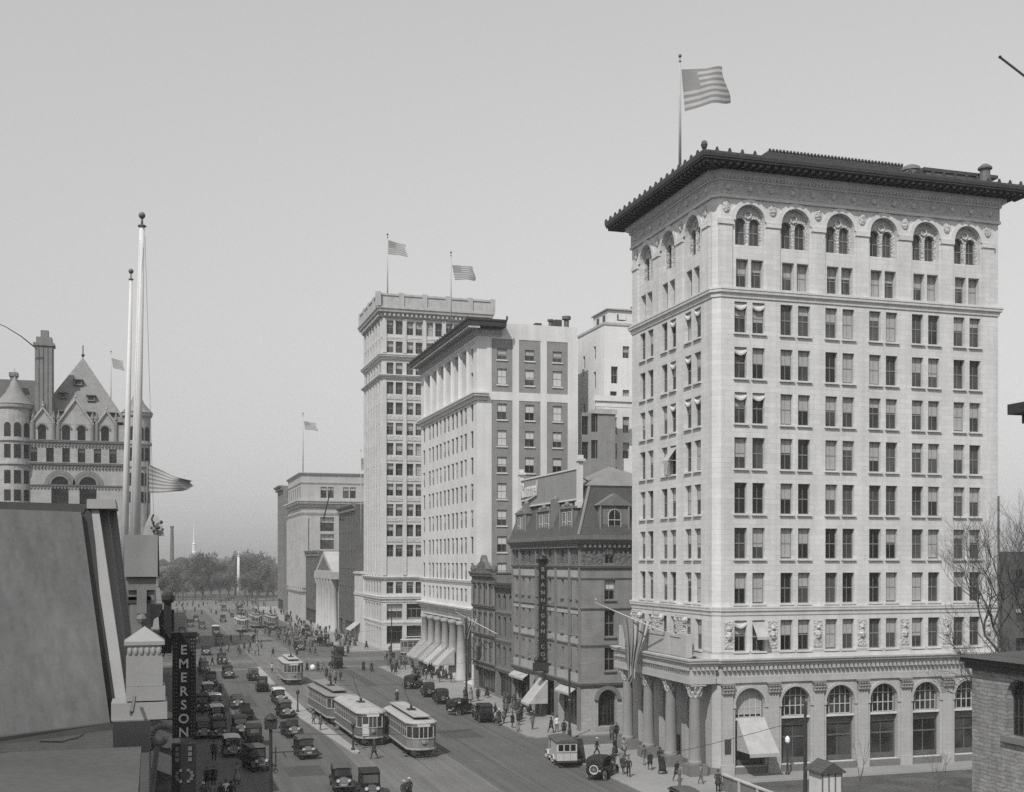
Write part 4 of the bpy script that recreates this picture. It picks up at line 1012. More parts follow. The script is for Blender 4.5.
for yt, yb, o in ((440.5, 445, .45), (463, 467, .45), (485, 487.5, .25)):
    q = MB(); q.sweep(pth, moulding(zr(yb), zr(yt), o)); q.dentils([(XL, YB), (XR, YB)], o * .7, zr(yb) - .3, zr(yb) + .05, .3, .3); b.part('string_course', 'brownstone_trim', q)
q = MB()
for px in (60, 88): arch_ring(q, xp(px), YB, 0, zr(477) - 1.55, 1.6, .5, .3); arch_ring(q, xp(px), YB, 0, zr(477) - 1.55, 2.15, .65, .15)
for px in (42, 66, 81.5, 105): arch_ring(q, xp(px), YB, 0, zr(425.5) - .75, .75, .3, .2)
b.part('archivolt', 'brownstone_trim', q)
def turret(px0, px1, pyc, pya, pyb=0):
    x = xp((px0 + px1) / 2); r = (xp(px1) - xp(px0)) / 2; y = YB + 1.2
    q = MB(); q.lathe([(r, 0), (r, zr(pyc))], 24, x, y); q.lathe([(r + .02, zr(pyc) - .9), (r + .35, zr(pyc) - .6), (r + .45, zr(pyc)), (.1, zr(pyc) + .05)], 24, x, y)
    for py in (441, 464): q.lathe([(r, zr(py + 3)), (r + .3, zr(py + 2)), (r + .3, zr(py)), (r, zr(py))], 24, x, y)
    t_ = b.part('turret', 'brownstone', q)
    q = MB(); q.lathe([(r + .55, zr(pyc) + .06), (r * .55, zr(pyc) + (zr(pya) - zr(pyc)) * .42), (.05, zr(pya))], 24, x, y); q.tube((x, y, zr(pya)), (x, y, zr(pya) + 1.4), .06); q.sphere((x, y, zr(pya) + .3), .2, 6)
    b.part('cone_roof', 'copper', q, True, root=t_)
    for ang in (-110, -75, -40):
        for yt, yb, ar in ((425, 439, True), (446.5, 460, False), (472, 485, False), (491, 502, False)):
            a = R(ang); f, p_ = MB(), MB(); h = zr(yb) * -1 + zr(yt)
            f.T = p_.T = Matrix.Translation((x + (r - .04) * math.cos(a), y + (r - .04) * math.sin(a), zr(yb))) @ Matrix.Rotation(a + R(90), 4, 'Z'); win_frame(f, 1.2, h, ar, 'dh'); p_.T = p_.T @ Matrix.Translation((0, -.1, 0)); win_pane(p_, 1.2, h, ar)
            w_ = f.build('window', 'frame_dark', t_); p_.build('pane', 'pane_dark', w_)
turret(-3, 31, 407, 378); turret(123.5, 150.5, 411, 386)
q = MB(); xa = xp(80); za_ = zr(355); base = [(xp(32), YB + 1.5), (xp(127), YB + 1.5), (xp(122), YB + 20), (xp(34), YB + 20)]
for i in range(4): q.face(((*base[i], zr(420)), (*base[(i + 1) % 4], zr(420)), (xa, YB + 10, za_ + 1.2)))
pr = b.part('pyramid_roof', 'slate_light', q)
q = MB(); q.tube((xa, YB + 10, za_ + 1), (xa, YB + 10, za_ + 3.6), .1); q.sphere((xa, YB + 10, za_ + 1.6), .35, 6); b.part('finial', 'iron', q, root=pr)
for px, py, d in ((78, 378, 6.0), (63, 393, 4.2), (91, 395, 4.0), (90, 413, 2.4), (113, 413, 2.4), (62, 413, 2.4)):
    q = MB(); x, y = xp(px) * (1 + d / 260), YB + d - .4; z = zr(py); q.box(x - .75, y, z - .6, x + .75, y + 2.0, z + .45); q.box(x - .95, y - .3, z + .452, x + .95, y + 2, z + .6); dd = b.part('roof_dormer', 'brownstone_trim', q, root=pr)
    q = MB(); q.face(((x - .5, y - .02, z - .35), (x + .5, y - .02, z - .35), (x + .5, y - .02, z + .4), (x - .5, y - .02, z + .4))); b.part('louvre', 'sign_black', q, root=dd)
q2 = MB()
for px in (33, 53.5, 58.5, 92.5, 97, 116): q2.tube((xp(px), YB - .1, zr(442)), (xp(px), YB - .1, zr(419)), .32, n=8); q2.lathe([(.4, 0), (.01, 1.6)], 8, xp(px), YB - .1, zr(419))
g_ = MB()
for px0, px1, pya, pyb in ((59, 92, 401, 423.5), (33, 53, 411, 423), (98, 115, 412, 423)):
    x0_, x1_ = xp(px0), xp(px1); g_.extx([(x0_, zr(424.5)), (x1_, zr(424.5)), (x1_, zr(pyb)), ((x0_ + x1_) / 2, zr(pya)), (x0_, zr(pyb))], YB - .02, YB + 2.5)
    for s in (0, 1):
        A_ = ((x0_ - .3) if s == 0 else (x1_ + .3), YB - .2, zr(pyb) - .2); g_.tube(A_, ((x0_ + x1_) / 2, YB - .2, zr(pya) + .3), .22, n=6)
    g_.tube(((x0_ + x1_) / 2, YB, zr(pya)), ((x0_ + x1_) / 2, YB, zr(pya) + 1.6), .12); g_.sphere(((x0_ + x1_) / 2, YB, zr(pya) + .8), .26, 6)
b.part('gable', 'brownstone', g_); b.part('pinnacle', 'brownstone_trim', q2)
q = MB(); x0_, x1_ = xp(34.5), xp(52.5); q.box(x0_, YB + .6, zr(424), x1_, YB + 3.4, zr(347)); q.box(x0_ - .3, YB + .3, zr(347), x1_ + .3, YB + 3.7, zr(344)); q.box(x0_ + .2, YB + .8, zr(344), x1_ - .2, YB + 3.2, zr(338)); q.box(xp(40), YB + 1.2, zr(338), xp(48), YB + 2.6, zr(331))
for i in range(4): x = x0_ + (x1_ - x0_) * (i + .5) / 4; q.box(x - .3, YB + .45, zr(420), x + .3, YB + .6, zr(349))
ch = b.part('chimney', 'brownstone_trim', q)
q = MB(); x0_, x1_ = xp(5), xp(12); q.box(x0_, YB + 8, zr(420), x1_, YB + 9.5, zr(373)); q.box(x0_ - .2, YB + 7.8, zr(373), x1_ + .2, YB + 9.7, zr(369)); b.part('chimney', 'brownstone_trim', q)
q = MB(); q.exty([(YB + 4, zr(424)), (YB + 22, zr(424)), (YB + 13, zr(378) + 1)], XL - 20, xp(40)); b.part('ridge_roof', 'slate', q)
q = MB(); q.box(XL - 20, YB + 1, 0, XL, YB + D0, zr(424)); b.part('wing', 'brownstone', q)
b.finish_windows('frame_dark', 'blind_mid', 'pane_dark', roll=.2)
q = MB(); q.path([(xp(38), YB - .5, zr(352)), (xp(22), YB - 2, zr(341)), (xp(8), YB - 4, zr(334.5)), (xp(-14), YB - 6, zr(328))], [.16, .1, .08, .08], 5)
tag(q.build('guy_wire', 'iron_grey'), 'thin sagging wire running off to the left from the tall chimney', 'wire')
def P(px, py, t):
    u = (px - 512) / F; return Vector((t * (S + C * u), t * (C - S * u), CAMZ + (560 - py) * t / F))
# ==================================================== our own roof in the foreground
b = Bld('near_building', 'flat rooftop with upright metal panel and stone parapet pedestal below the camera', 'building', (-8, 8))
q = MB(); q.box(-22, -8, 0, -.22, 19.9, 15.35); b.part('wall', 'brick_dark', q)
q = MB(); q.box(-22, -8, 15.352, -.2, 19.75, 15.5); b.part('roof_deck', 'deck', q)
def slab(mb, pts, d):
    a = [mb.p(*v) for v in pts]; c = [mb.p(v.x, v.y + d, v.z) for v in pts]; n = len(pts); mb.fi(a); mb.fi(c[::-1])
    for i in range(n): mb.fi((a[i], c[i], c[(i + 1) % n], a[(i + 1) % n]))
A_, B_, C_ = P(110, 722, 19.7), P(81, 512, 20.6), P(-90, 747, 17.4); nP = (B_ - A_).cross(C_ - A_)
def onP(px, py, off=0.0):
    r_ = P(px, py, 1.0) - Vector((0, 0, CAMZ)); o_ = Vector((0, 0, CAMZ)); return o_ + r_ * ((A_ - o_).dot(nP) / r_.dot(nP) + off)
q = MB(); slab(q, [C_, A_, B_, onP(-90, 505.5)], .08); b.part('roof_panel', 'roof_metal', q)
q = MB(); slab(q, [onP(-90, 507, .1), onP(83, 513, .1), onP(88, 504, .1), onP(-90, 499, .1)], .15); b.part('panel_frame', 'tar', q)
q = MB(); slab(q, [onP(108, 724, .12), onP(121, 722, .12), onP(90, 505, .12), onP(79, 512, .12)], .15); b.part('panel_frame', 'tar', q)
q = MB(); slab(q, [P(-90, 757, 17.1), P(112, 730, 19.55), P(111, 723, 19.6), P(-90, 749, 17.1)], .1); b.part('flashing', 'tar', q)
q = MB(); q.path([P(40, 741.5, 18.3), P(62, 742, 18.6), P(70, 739.5, 18.75), P(78, 738, 18.85), P(84, 734, 18.95)], .012, 4); b.part('crack', 'sign_black', q)
q = MB(); slab(q, [P(116.5, 708, 19.9), P(127.5, 707, 19.9), P(98.5, 508, 20.9), P(87.5, 508, 20.9)], .35); b.part('coping', 'coping_stone', q)
q = MB(); slab(q, [P(127, 706, 20.35), P(133, 706, 20.35), P(107.5, 506, 21.35), P(97.5, 506, 21.35)], .35); b.part('coping', 'granite', q)
q = MB(); slab(q, [P(133, 700, 20.8), P(138, 690, 20.8), P(116, 507, 21.8), P(107, 507, 21.8)], .3); b.part('coping', 'granite', q)
q = MB(); slab(q, [P(86.5, 508.5, 20.8), P(116.5, 508.5, 20.8), P(115, 499, 20.8), P(87, 499, 20.8)], 1.2); b.part('coping_cap', 'coping_stone', q)
cx, cy, t_ = -.155, 20.25, 19.35
zp = lambda y: CAMZ + (560 - y) * t_ / F
q = MB()
q.box(cx - .29, cy, zp(686), cx + .29, cy + .58, zp(657)); q.box(cx - .29, cy - .03, zp(700.5), cx + .33, cy + .6, zp(686.3)); q.box(cx - .52, cy - .06, zp(719), cx + .36, cy + .7, zp(702))
q.box(cx - .27, cy, zp(657), cx + .27, cy + .56, zp(645)); q.box(cx - .32, cy - .03, zp(645), cx + .32, cy + .61, zp(641.5))
c4 = [(cx - .32, cy - .03), (cx + .32, cy - .03), (cx + .32, cy + .61), (cx - .32, cy + .61)]
for i in range(4): q.face(((*c4[i], zp(641.4)), (*c4[(i + 1) % 4], zp(641.4)), (cx, cy + .29, zp(627))))
q.exty([(cy - .1, zp(719.5)), (cy + .7, zp(719.5)), (cy + .7, zp(757)), (cy + .5, zp(757))], cx - .5, cx + .08)
pd = b.part('pedestal', 'coping_stone', q)
q = MB()
for i in range(6): q.T = Matrix.Translation((cx - .23 + i * .092, cy - .005, zp(651))) @ Matrix.Scale(.5, 4, (0, 1, 0)); q.sphere((0, 0, 0), .038, 8, 1.9)
q.T = None; b.part('egg_moulding', 'coping_stone', q, True, root=pd)
q = MB(); q.path([P(134.5, 697, 19.1), P(133.5, 704, 18.95), P(132, 711, 18.9), P(131, 715, 18.95)], [.03, .03, .035, .02], 6); q.box(*P(130.5, 716, 18.9), *(P(132.5, 713, 18.9) + Vector((0, .05, 0)))); b.part('iron_hook', 'iron_grey', q, root=pd)
q = MB()
for i in range(14):
    a = i / 13 * 4.6; r = .22 - a * .03; q.sphere((.12 + r * math.cos(a + 1), 22.4, 15.25 + r * math.sin(a + 1)), .06, 6)
q.tube((.05, 22.4, 15.1), (-.12, 22.4, 13.6), .05); b.part('scroll_bracket', 'iron_grey', q)

# -------------------------------------------------------------- west side row
b = Bld('cornered_block', 'store block with heavy bracketed corner block just beyond the near rooftop', 'building', (-7, 36.6))
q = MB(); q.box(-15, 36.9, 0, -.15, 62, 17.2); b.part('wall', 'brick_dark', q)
q = MB(); q.box(-15, 36.85, 17.202, -.1, 62, 17.4); b.part('roof', 'tar', q)
q = MB(); q.box(-.85, 36.6, 18.0, .1, 38.2, 19.25); pr = b.part('corner_block', 'granite', q)
q = MB(); q.box(-.8, 36.75, 17.6, .06, 38, 17.998); q.box(-.74, 36.85, 17.3, .0, 38, 17.598); q.box(-.7, 36.88, 15.2, -.12, 38, 17.298); b.part('pier', 'plinth', q, root=pr)
q = MB(); q.box(-.5, 36.6, 16.9, -.22, 36.95, 17.6); q.sphere((-.36, 36.65, 16.75), .16, 8); b.part('bracket', 'plinth', q, root=pr)
q = MB(); q.lathe([(.45, 0), (.36, .3), (.18, .62), (.05, .7)], 4, -.02, 37.8, 19.25, a0=.78, a1=.78 + 2 * math.pi); b.part('stone_cone', 'coping_stone', q, root=pr)
q = MB()
for i in range(7):
    q.sphere((.06 + random.uniform(-.16, .2), 37.4, 19.5 + random.uniform(-.17, .2)), random.uniform(.03, .07), 5)
q.tube((.13, 37.4, 18.0), (.1, 37.4, 19.4), .025); q.path([(.0, 37.4, 19.5), (-.08, 37.4, 19.75), (-.02, 37.4, 19.9)], .03, 5); b.part('iron_scroll', 'iron', q, root=pr)
q = MB(); q.sweep([(-.15, 38.3), (-.15, 62)], moulding(16.4, 17.1, .4)); b.part('cornice', 'plinth', q)
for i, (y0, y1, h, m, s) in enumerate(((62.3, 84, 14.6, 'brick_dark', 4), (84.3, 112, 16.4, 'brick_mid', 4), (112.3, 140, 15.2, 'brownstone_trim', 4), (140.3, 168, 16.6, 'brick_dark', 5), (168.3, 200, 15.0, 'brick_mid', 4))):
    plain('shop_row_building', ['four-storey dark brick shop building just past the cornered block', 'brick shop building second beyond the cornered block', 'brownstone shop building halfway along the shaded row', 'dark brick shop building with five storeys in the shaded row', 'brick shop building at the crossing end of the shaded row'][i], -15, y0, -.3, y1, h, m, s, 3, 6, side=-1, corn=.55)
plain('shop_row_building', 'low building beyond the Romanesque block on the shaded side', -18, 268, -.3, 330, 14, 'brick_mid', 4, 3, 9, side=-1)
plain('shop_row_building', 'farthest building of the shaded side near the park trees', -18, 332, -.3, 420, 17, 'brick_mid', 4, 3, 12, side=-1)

# hanging shop signs on the shaded side
t = thing('vertical_sign', 'dark vertical shop sign of light bulb letters spelling EMERSON over the shaded pavement', 'sign', (.98, 42, 13))
q = MB(); q.box(.6, 42, 12.35, 1.38, 42.3, 15.85); q.box(.55, 41.97, 15.85, 1.43, 42.33, 16.0); q.build('box', 'sign_black', t)
q = MB()
for i, ch in enumerate('EMERSON'): text_into(q, ch, .45, Matrix.Translation((.97, 41.98, 15.38 - i * .475)) @ Matrix.Rotation(R(90), 4, 'X'), .03)
q.build('lettering', 'sign_letter', t)
q = MB()
for i in range(26):
    for x in (.65, .73, 1.24, 1.32): q.sphere((x + random.uniform(-.01, .01), 41.98, 12.5 + i * .13), .02, 4)
tag(q.build('bulb_border', 'sign_dim', t), kind='stuff')
q = MB(); q.tube((-.15, 42.15, 15.6), (.6, 42.15, 15.6), .03); q.tube((-.15, 42.15, 13), (.6, 42.15, 13), .03); q.tube((-.15, 42.15, 14.2), (.62, 42.15, 15.9), .02); q.build('bracket', 'iron', t)
t = thing('projecting_sign', 'dark projecting shop sign with two dim letter columns and a ring under the bulb sign', 'sign', (.9, 38, 11))
q = MB(); q.box(.52, 38, 10.9, 1.25, 38.25, 12.75); q.build('box', 'sign_black', t)
q = MB()
for x in (.68, 1.07):
    for i in range(3): q.box(x - .055, 37.97, 12.2 + i * .17, x + .055, 38, 12.32 + i * .17)
for i in range(12):
    a = i * math.pi / 6
    if i in (3, 9): continue
    q.box(.9 + .24 * math.cos(a) - .05, 37.97, 11.75 + .2 * math.sin(a) - .04, .9 + .24 * math.cos(a) + .05, 38, 11.75 + .2 * math.sin(a) + .04)
q.build('lettering', 'iron_grey', t)
q = MB(); q.tube((-.2, 38.1, 12.6), (.5, 38.1, 12.6), .03); q.tube((-.2, 38.1, 11.2), (.5, 38.1, 11.2), .03); q.build('bracket', 'iron', t)
t = thing('projecting_sign', 'black narrow round-topped projecting sign beyond the corner block', 'sign', (.9, 74, 14))
q = MB(); q.box(.55, 74, 13.2, 1.0, 74.3, 15.9)
q.lathe([(.3, 15.9), (.42, 16.1), (.4, 16.35), (.2, 16.55), (.01, 16.6)], 10, .78, 74.15); q.build('box', 'sign_black', t)
q = MB(); q.tube((-.3, 74.15, 16), (.5, 74.15, 16), .04); q.tube((-.3, 74.15, 14.5), (.5, 74.15, 14.5), .04); q.build('bracket', 'iron', t)
for (y, z0, z1, x1, lb) in ((96, 12.0, 14.6, 1.5, 'dark flat projecting sign on the second shaded brick building'), (124, 9, 13, 1.7, 'dark tall projecting sign on the shaded brownstone building'), (150, 8, 12, 2.1, 'dark projecting sign on the five-storey shaded building')):
    t = thing('projecting_sign', lb, 'sign', (x1 - .5, y, z0))
    q = MB(); q.box(.5, y, z0, x1, y + .3, z1); q.build('box', 'sign_black', t); q = MB(); q.tube((-.3, y + .15, z1 - .3), (.5, y + .15, z1 - .3), .05); q.tube((-.3, y + .15, z0 + .3), (.5, y + .15, z0 + .3), .05); q.build('bracket', 'iron', t)
for i, (y0, y1, lb) in enumerate(((64, 72, 'dark shop awning first past the cornered block'), (88, 97, 'dark shop awning below the second shaded building'), (100, 110, 'dark shop awning next to the waiting shaded cars'), (116, 126, 'dark shop awning under the shaded brownstone front'))):
    q = MB(); q.face(((-.28, y0, 3.6), (-.28, y1, 3.6), (2.2, y1, 2.5), (2.2, y0, 2.5))); q.face(((2.2, y0, 2.5), (2.2, y1, 2.5), (2.2, y1, 2.2), (2.2, y0, 2.2)))
    tag(q.build('shop_awning', 'canvas_dark'), lb, 'awning')

# ============================================================== flags and poles
def stripes(name, TL, TR, BR, BL, root=None, canton=True, ripple=.12, freq=5.0, nx=22, ny=13, droop=.0, ph=0):
    q = MB(); TL, TR, BR, BL = map(Vector, (TL, TR, BR, BL)); ids = []
    w = (TR - TL); nrm = w.cross(BL - TL).normalized(); L = w.length
    for j in range(ny + 1):
        row = []
        for i in range(nx + 1):
            a, c = i / nx, j / ny; p = (TL * (1 - a) + TR * a) * (1 - c) + (BL * (1 - a) + BR * a) * c
            p = p + nrm * ripple * L * ((.3 + a) * math.sin(freq * a + 1.6 * c + ph) + .35 * a * math.sin(freq * 2.3 * a - 2.2 * c + ph)) * .9 + Vector((0, 0, 1)) * ((math.sin(a * freq * .8 + ph + c) * .035 + .02 * math.sin(a * 9 + 3 * c)) * L * a - droop * L * math.sin(math.pi * a)) - w.normalized() * L * .05 * a * (1 + math.sin(5 * c + ph))
            row.append(q.p(*p))
        ids.append(row)
    for j in range(ny):
        for i in range(nx):
            q.m = 2 if (canton and i < nx * .4 and j < 7) else (0 if j % 2 == 0 else 1)
            q.fi((ids[j][i], ids[j][i + 1], ids[j + 1][i + 1], ids[j + 1][i]))
    return q.build(name, ['flag_dark', 'flag_light', 'flag_canton'], root, True)
def pole(name, label, base, top, r0, r1, mt='white_paint', ball=.1, bm='ball_dark', cat='flagpole'):
    base, top = Vector(base), Vector(top); t = thing(name, label, cat, base)
    q = MB(); q.path([base, base.lerp(top, .5), top], [r0, (r0 + r1) / 2, r1], 10); q.build('shaft', mt, t, True)
    if ball:
        q = MB(); q.tube(top, top + Vector((0, 0, ball * 3)), r1 * .45); q.lathe([(r1 * 1.5, 0), (r1 * 1.8, ball * .3), (r1 * 1.3, ball * .6)], 8, *top); q.sphere(top + Vector((0, 0, ball * 3.4)), ball, 10); q.build('ball', bm, t, True)
    return t
def hung(label, *a, **k):
    o = stripes('flag', *a, **k); return tag(o, label, 'flag')
t = pole('flagpole', 'thick white flagpole rising behind the bracketed corner block', P(134, 575, 39.5), P(142, 227, 39.5), .19, .085, ball=.115)
q = MB(); q.tube(P(145, 236, 39.3), P(154, 530, 39.3), .006, n=4); q.tube(P(140, 240, 39.3), P(131, 545, 39.3), .004, n=4); q.build('halyard', 'iron_grey', t)
pole('flagpole', 'thinner white flagpole left of the thick one', P(124, 575, 50), P(131, 280, 50), .17, .06, ball=.11)
pole('flagpole', 'short dark staff carrying the drooping striped flag beside the thick pole', P(146.6, 560, 54), P(147.6, 461, 54), .05, .04, 'iron_grey', ball=0)
hung('drooping striped flag blown out from the staff beside the thick white pole', P(148.5, 464, 54), P(195, 481, 54.5), P(194, 486, 54.5), P(148.5, 493, 54), canton=False, ripple=.08, droop=.05, freq=7)
def roofpole(px, py_top, py_base, x, y, label, r=.12, ball=.25):
    tt = S * x + C * y; return pole('flagpole', label, (x, y, zat(py_base, x, y)), (x, y, zat(py_top, x, y)), r, r * .6, 'limestone_dirty', ball)
tx, ty = onY(680, 101), 101
roofpole(680, 62, 165, tx, ty, 'tall white flagpole on the roof of the big corner tower', .14, .17)
tt = S * tx + C * ty
hung('large flag with stripes flying from the pole above the big corner tower', P(681.5, 69, tt), P(724.5, 68, tt), P(732, 100, tt), P(685, 111, tt), ripple=.10, freq=4.6, ph=.6, nx=32)
tx, ty = onX(387.5, 47), onX(387.5, 47); tx = 47.0; tt = S * tx + C * ty
roofpole(387.5, 238, 306, tx, ty, 'slender flagpole on the near corner of the tallest tower', .16, .22)
hung('flag blown out above the near corner of the tallest tower', P(388.3, 240, tt), P(407, 246, tt), P(408, 257, tt), P(388.3, 254, tt), ripple=.06, freq=3)
ty = 172.0; tx = onY(451, ty); tt = S * tx + C * ty
roofpole(451, 256, 328, tx, ty, 'pale flagpole on the roof of the white tower with brick panels', .13, .16)
hung('striped flag above the white tower with brick panels', P(452, 265, tt), P(475, 267, tt), P(476, 279.5, tt), P(455, 280, tt), ripple=.06, freq=4, ph=1)
tx = 46.5; ty = onX(303, tx); tt = S * tx + C * ty
roofpole(303, 416, 474, tx, ty, 'thin flagpole on the far white bank building', .2, .25)
hung('small flag above the far white bank building', P(304, 421, tt), P(317, 424, tt), P(318.5, 431, tt), P(305, 429.5, tt), ripple=.05, freq=3)
tx = 52.0; ty = 262.5; tt = S * tx + C * ty
roofpole(361, 452, 552, onY(361, 262), 262, 'dark flagstaff beside the left flank of the tallest tower', .1, .12)
tt = S * onY(361, 262) + C * 262
hung('small flag on the staff beside the flank of the tallest tower', P(361, 458, tt), P(367, 459, tt), P(367, 469, tt), P(361.5, 470, tt), ripple=.05)
xq = onY(111, 252); roofpole(111, 354, 412, xq, 252, 'thin flagpole behind the pyramid roof of the Romanesque block', .1, .15)
tt = S * xq + C * 252; hung('small flag flying beside the pyramid roof', P(111.5, 358, tt), P(124, 362, tt), P(125, 371, tt), P(113, 368, tt), ripple=.05, freq=3, canton=False)
# flags hung out on raking staffs over the pavement
t = pole('raking_flagstaff', 'long white staff raking out over the pavement from the porch balcony', (43.5, onX(664, 43.5), zat(632, 43.5, onX(664, 43.5))), (40.2, onX(596, 40.2), zat(603, 40.2, onX(596, 40.2))), .07, .05, 'limestone_dirty', ball=.1, bm='limestone_dirty')
def drape(label, px, py0, py1, X, w, n=5, lean=0):
    """a flag hanging limp from its staff: deep folds, ragged foot, darker canton at the head"""
    y = onX(px, X); z0, z1 = zat(py0, X, y), zat(py1, X, y); q = MB(); k = 30; rd = random.Random(int(px)); ids = []
    drop = [0.72 + .28 * math.sin(math.pi * (i / k)) * rd.uniform(.8, 1) - .06 * math.sin(i * 1.3) for i in range(k + 1)]
    fold = [.28 * math.sin(i * 1.05 + .8 * math.sin(i * .5)) for i in range(k + 1)]
    for j in range(13):
        c = j / 12; wd = w * (1 - .78 * c ** .7) + .12 * math.sin(c * 7); row = []
        for i in range(k + 1):
            a = i / k; row.append(q.p(X + (a - .42) * wd + .16 * math.sin(c * 4 + 1), y + fold[i] * (.5 + .8 * c), z0 - .55 * abs(a - .3) * (1 - c) - (z0 - z1) * c * drop[i]))
        ids.append(row)
    for j in range(12):
        for i in range(k): q.m = 2 if (j < 5 and i < 12) else (0 if ((i + j // 5) // 3) % 2 else 1); q.fi((ids[j][i], ids[j][i + 1], ids[j + 1][i + 1], ids[j + 1][i]))
    return tag(q.build('flag', ['flag_dark', 'flag_light', 'flag_canton'], None, True), label, 'flag')
drape('limp striped flag hanging in folds before the porch corner column', 632, 618, 682, 42.0, 3.2)
pole('raking_flagstaff', 'white staff raking out over the pavement from the ornate narrow store', (43.2, onX(497, 43.2), zat(634, 43.2, onX(497, 43.2))), (40.6, onX(456, 40.6), zat(612, 40.6, onX(456, 40.6))), .07, .05, 'limestone_dirty', ball=.1, bm='limestone_dirty')
drape('limp striped flag hanging from the staff of the ornate narrow store', 467, 617, 640, 41.4, 2.6)
pole('raking_flagstaff', 'dark raking staff high over the small temple front', (44.4, 322, zat(519, 44.4, 322)), (40.5, onX(331, 40.5), zat(489, 40.5, onX(331, 40.5))), .2, .12, 'iron', ball=0)
x_ = 36.0; pole('flagpole', 'tall white pole standing in the open square before the park trees', (*gp(238.5, 598.5), 0), Vector((*gp(238.5, 598.5), zat(556, *gp(238.5, 598.5)))), .8, .55, ball=.5, bm='white_paint')

# ================================================================ old stone church
b = Bld('stone_church', 'rough stone church with dark eaves and pointed window by the bare tree', 'church', (50, 45))
CX, CY = 46.0, 57.9
wy_ = onX(1019, CX); wz = (zat(738, CX, wy_), zat(680, CX, wy_))
b.facade((CX, CY), -90, 28, 0, 12.5, [dict(u0=CY - wy_ - 1.0, u1=CY - wy_ + 1.0, z0=wz[0], z1=wz[1], arch=True, style='lunette', depth=.5, fr='frame_dark', blind=0)])
b.facade((CX, 29.9), 0, 26, 0, 12.5); b.facade((72, 29.9), 90, 28, 0, 12.5); b.facade((72, CY), 180, 26, 0, 12.5)
b.part('wall', 'church_stone', b.w)
q = MB(); q.box(CX - .02 - .2, wy_ - 1.25, wz[0] - .35, CX + .1, wy_ + 1.25, wz[0] - .02); b.part('sill', 'plinth', q)
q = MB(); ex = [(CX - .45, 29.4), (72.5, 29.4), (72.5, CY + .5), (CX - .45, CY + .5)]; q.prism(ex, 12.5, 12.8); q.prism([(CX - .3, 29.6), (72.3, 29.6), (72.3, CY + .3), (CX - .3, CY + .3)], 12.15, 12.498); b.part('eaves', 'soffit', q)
q = MB(); r0, r1 = (59, 38), (59, 50)
A_ = [(x, y, 12.81) for x, y in ((CX - .7, 29.2), (72.7, 29.2), (72.7, CY + .7), (CX - .7, CY + .7))]
q.face((A_[0], A_[1], (59, 38, 14.6))); q.face((A_[1], A_[2], (59, 50, 14.6), (59, 38, 14.6))); q.face((A_[2], A_[3], (59, 50, 14.6))); q.face((A_[3], A_[0], (59, 38, 14.6), (59, 50, 14.6))); b.part('roof', 'slate', q)
q = MB(); q.box(44.5, 44.5, 0, 50.5, 50.5, 44); q.box(44.2, 44.2, 26.8, 50.8, 50.8, 27.2); tw = b.part('tower', 'church_stone', q)
q = MB(); q.prism([(43.3, 43.3), (51.7, 43.3), (51.7, 51.7), (43.3, 51.7)], 26.2, 26.75); q.prism([(43.8, 43.8), (51.2, 43.8), (51.2, 51.2), (43.8, 51.2)], 25.7, 26.19); b.part('cornice', 'soffit', q, root=tw)
q = MB(); q.tube((46.2, 49.8, 41.6), P(1001, 58, 62), .06); q.sphere(P(1000, 57, 62), .09, 8); b.part('flagstaff', 'iron', q, root=tw)
b.finish_windows('frame_dark', glassmat='pane_dark')

plain('brick_warehouse', 'dark brick building behind the bare tree beside the big tower', 79.5, 96, 100, 112, 19.2, 'brick_dark', 5, 4, 4, corn=.5)
q = MB(); q.tube((onY(998.5, 89.5), 89.5, 0), (onY(998.5, 89.5), 89.5, zat(496, onY(998.5, 89.5), 89.5)), .1); q.tube((onY(998.5, 89.5), 89.5, 12), (74.5, 89.9, 12), .04)
tag(q.build('smoke_pipe', 'iron_grey'), 'thin upright pipe against the end wall of the big tower', 'pipe')

# ---------------------------------------------------------------------- trees
def grow(mb, p, d, L, r, depth, rng, up=.12, twigmb=None, split=3, mind=0):
    n = 3; pts = [p]; q = p.copy(); dd = d.copy()
    for i in range(n):
        dd = (dd + Vector((rng.uniform(-.2, .2), rng.uniform(-.2, .2), rng.uniform(-.05, .2) + up * .3))).normalized(); q = q + dd * L / n; pts.append(q.copy())
    tgt = mb if depth > 2 or twigmb is None else twigmb
    tgt.path(pts, [r, r * .88, r * .76, r * .62], 7 if depth > 3 else (5 if depth > 1 else 3), depth > 3)
    if depth == 0: return
    for k in range(split if depth > 1 else split + 1):
        a = rng.uniform(.35, .85); ax = dd.orthogonal().normalized(); ax.rotate(Matrix.Rotation(rng.uniform(0, 6.283), 3, dd))
        nd = (dd * math.cos(a) + ax * math.sin(a) + Vector((0, 0, up))).normalized()
        grow(mb, pts[-1] if k < 2 else pts[rng.choice((1, 2))], nd, L * rng.uniform(.66, .86), r * rng.uniform(.5, .66), depth - 1, rng, up, twigmb, split)
rng = random.Random(5)
t = thing('bare_tree', 'leafless spreading tree growing behind the stone church', 'tree', (56.5, 66, 0))
tr, cr = MB(), MB(); base = Vector((56.5, 66, 0))
tr.path([base, base + Vector((.1, 0, 3.5)), base + Vector((-.2, .2, 7.5)), base + Vector((-.1, .1, 11.0))], [.36, .27, .22, .19], 9)
fk = base + Vector((-.1, .1, 11.0))
for d, L, r in (((-.85, .1, .42), 3.4, .12), ((-.5, .3, .8), 3.4, .12), ((.1, -.2, 1), 3.6, .14), ((.7, .2, .7), 3.2, .12), ((.5, -.6, .5), 3, .11)): grow(tr, fk, Vector(d).normalized(), L, r, 6, rng, .10, cr)
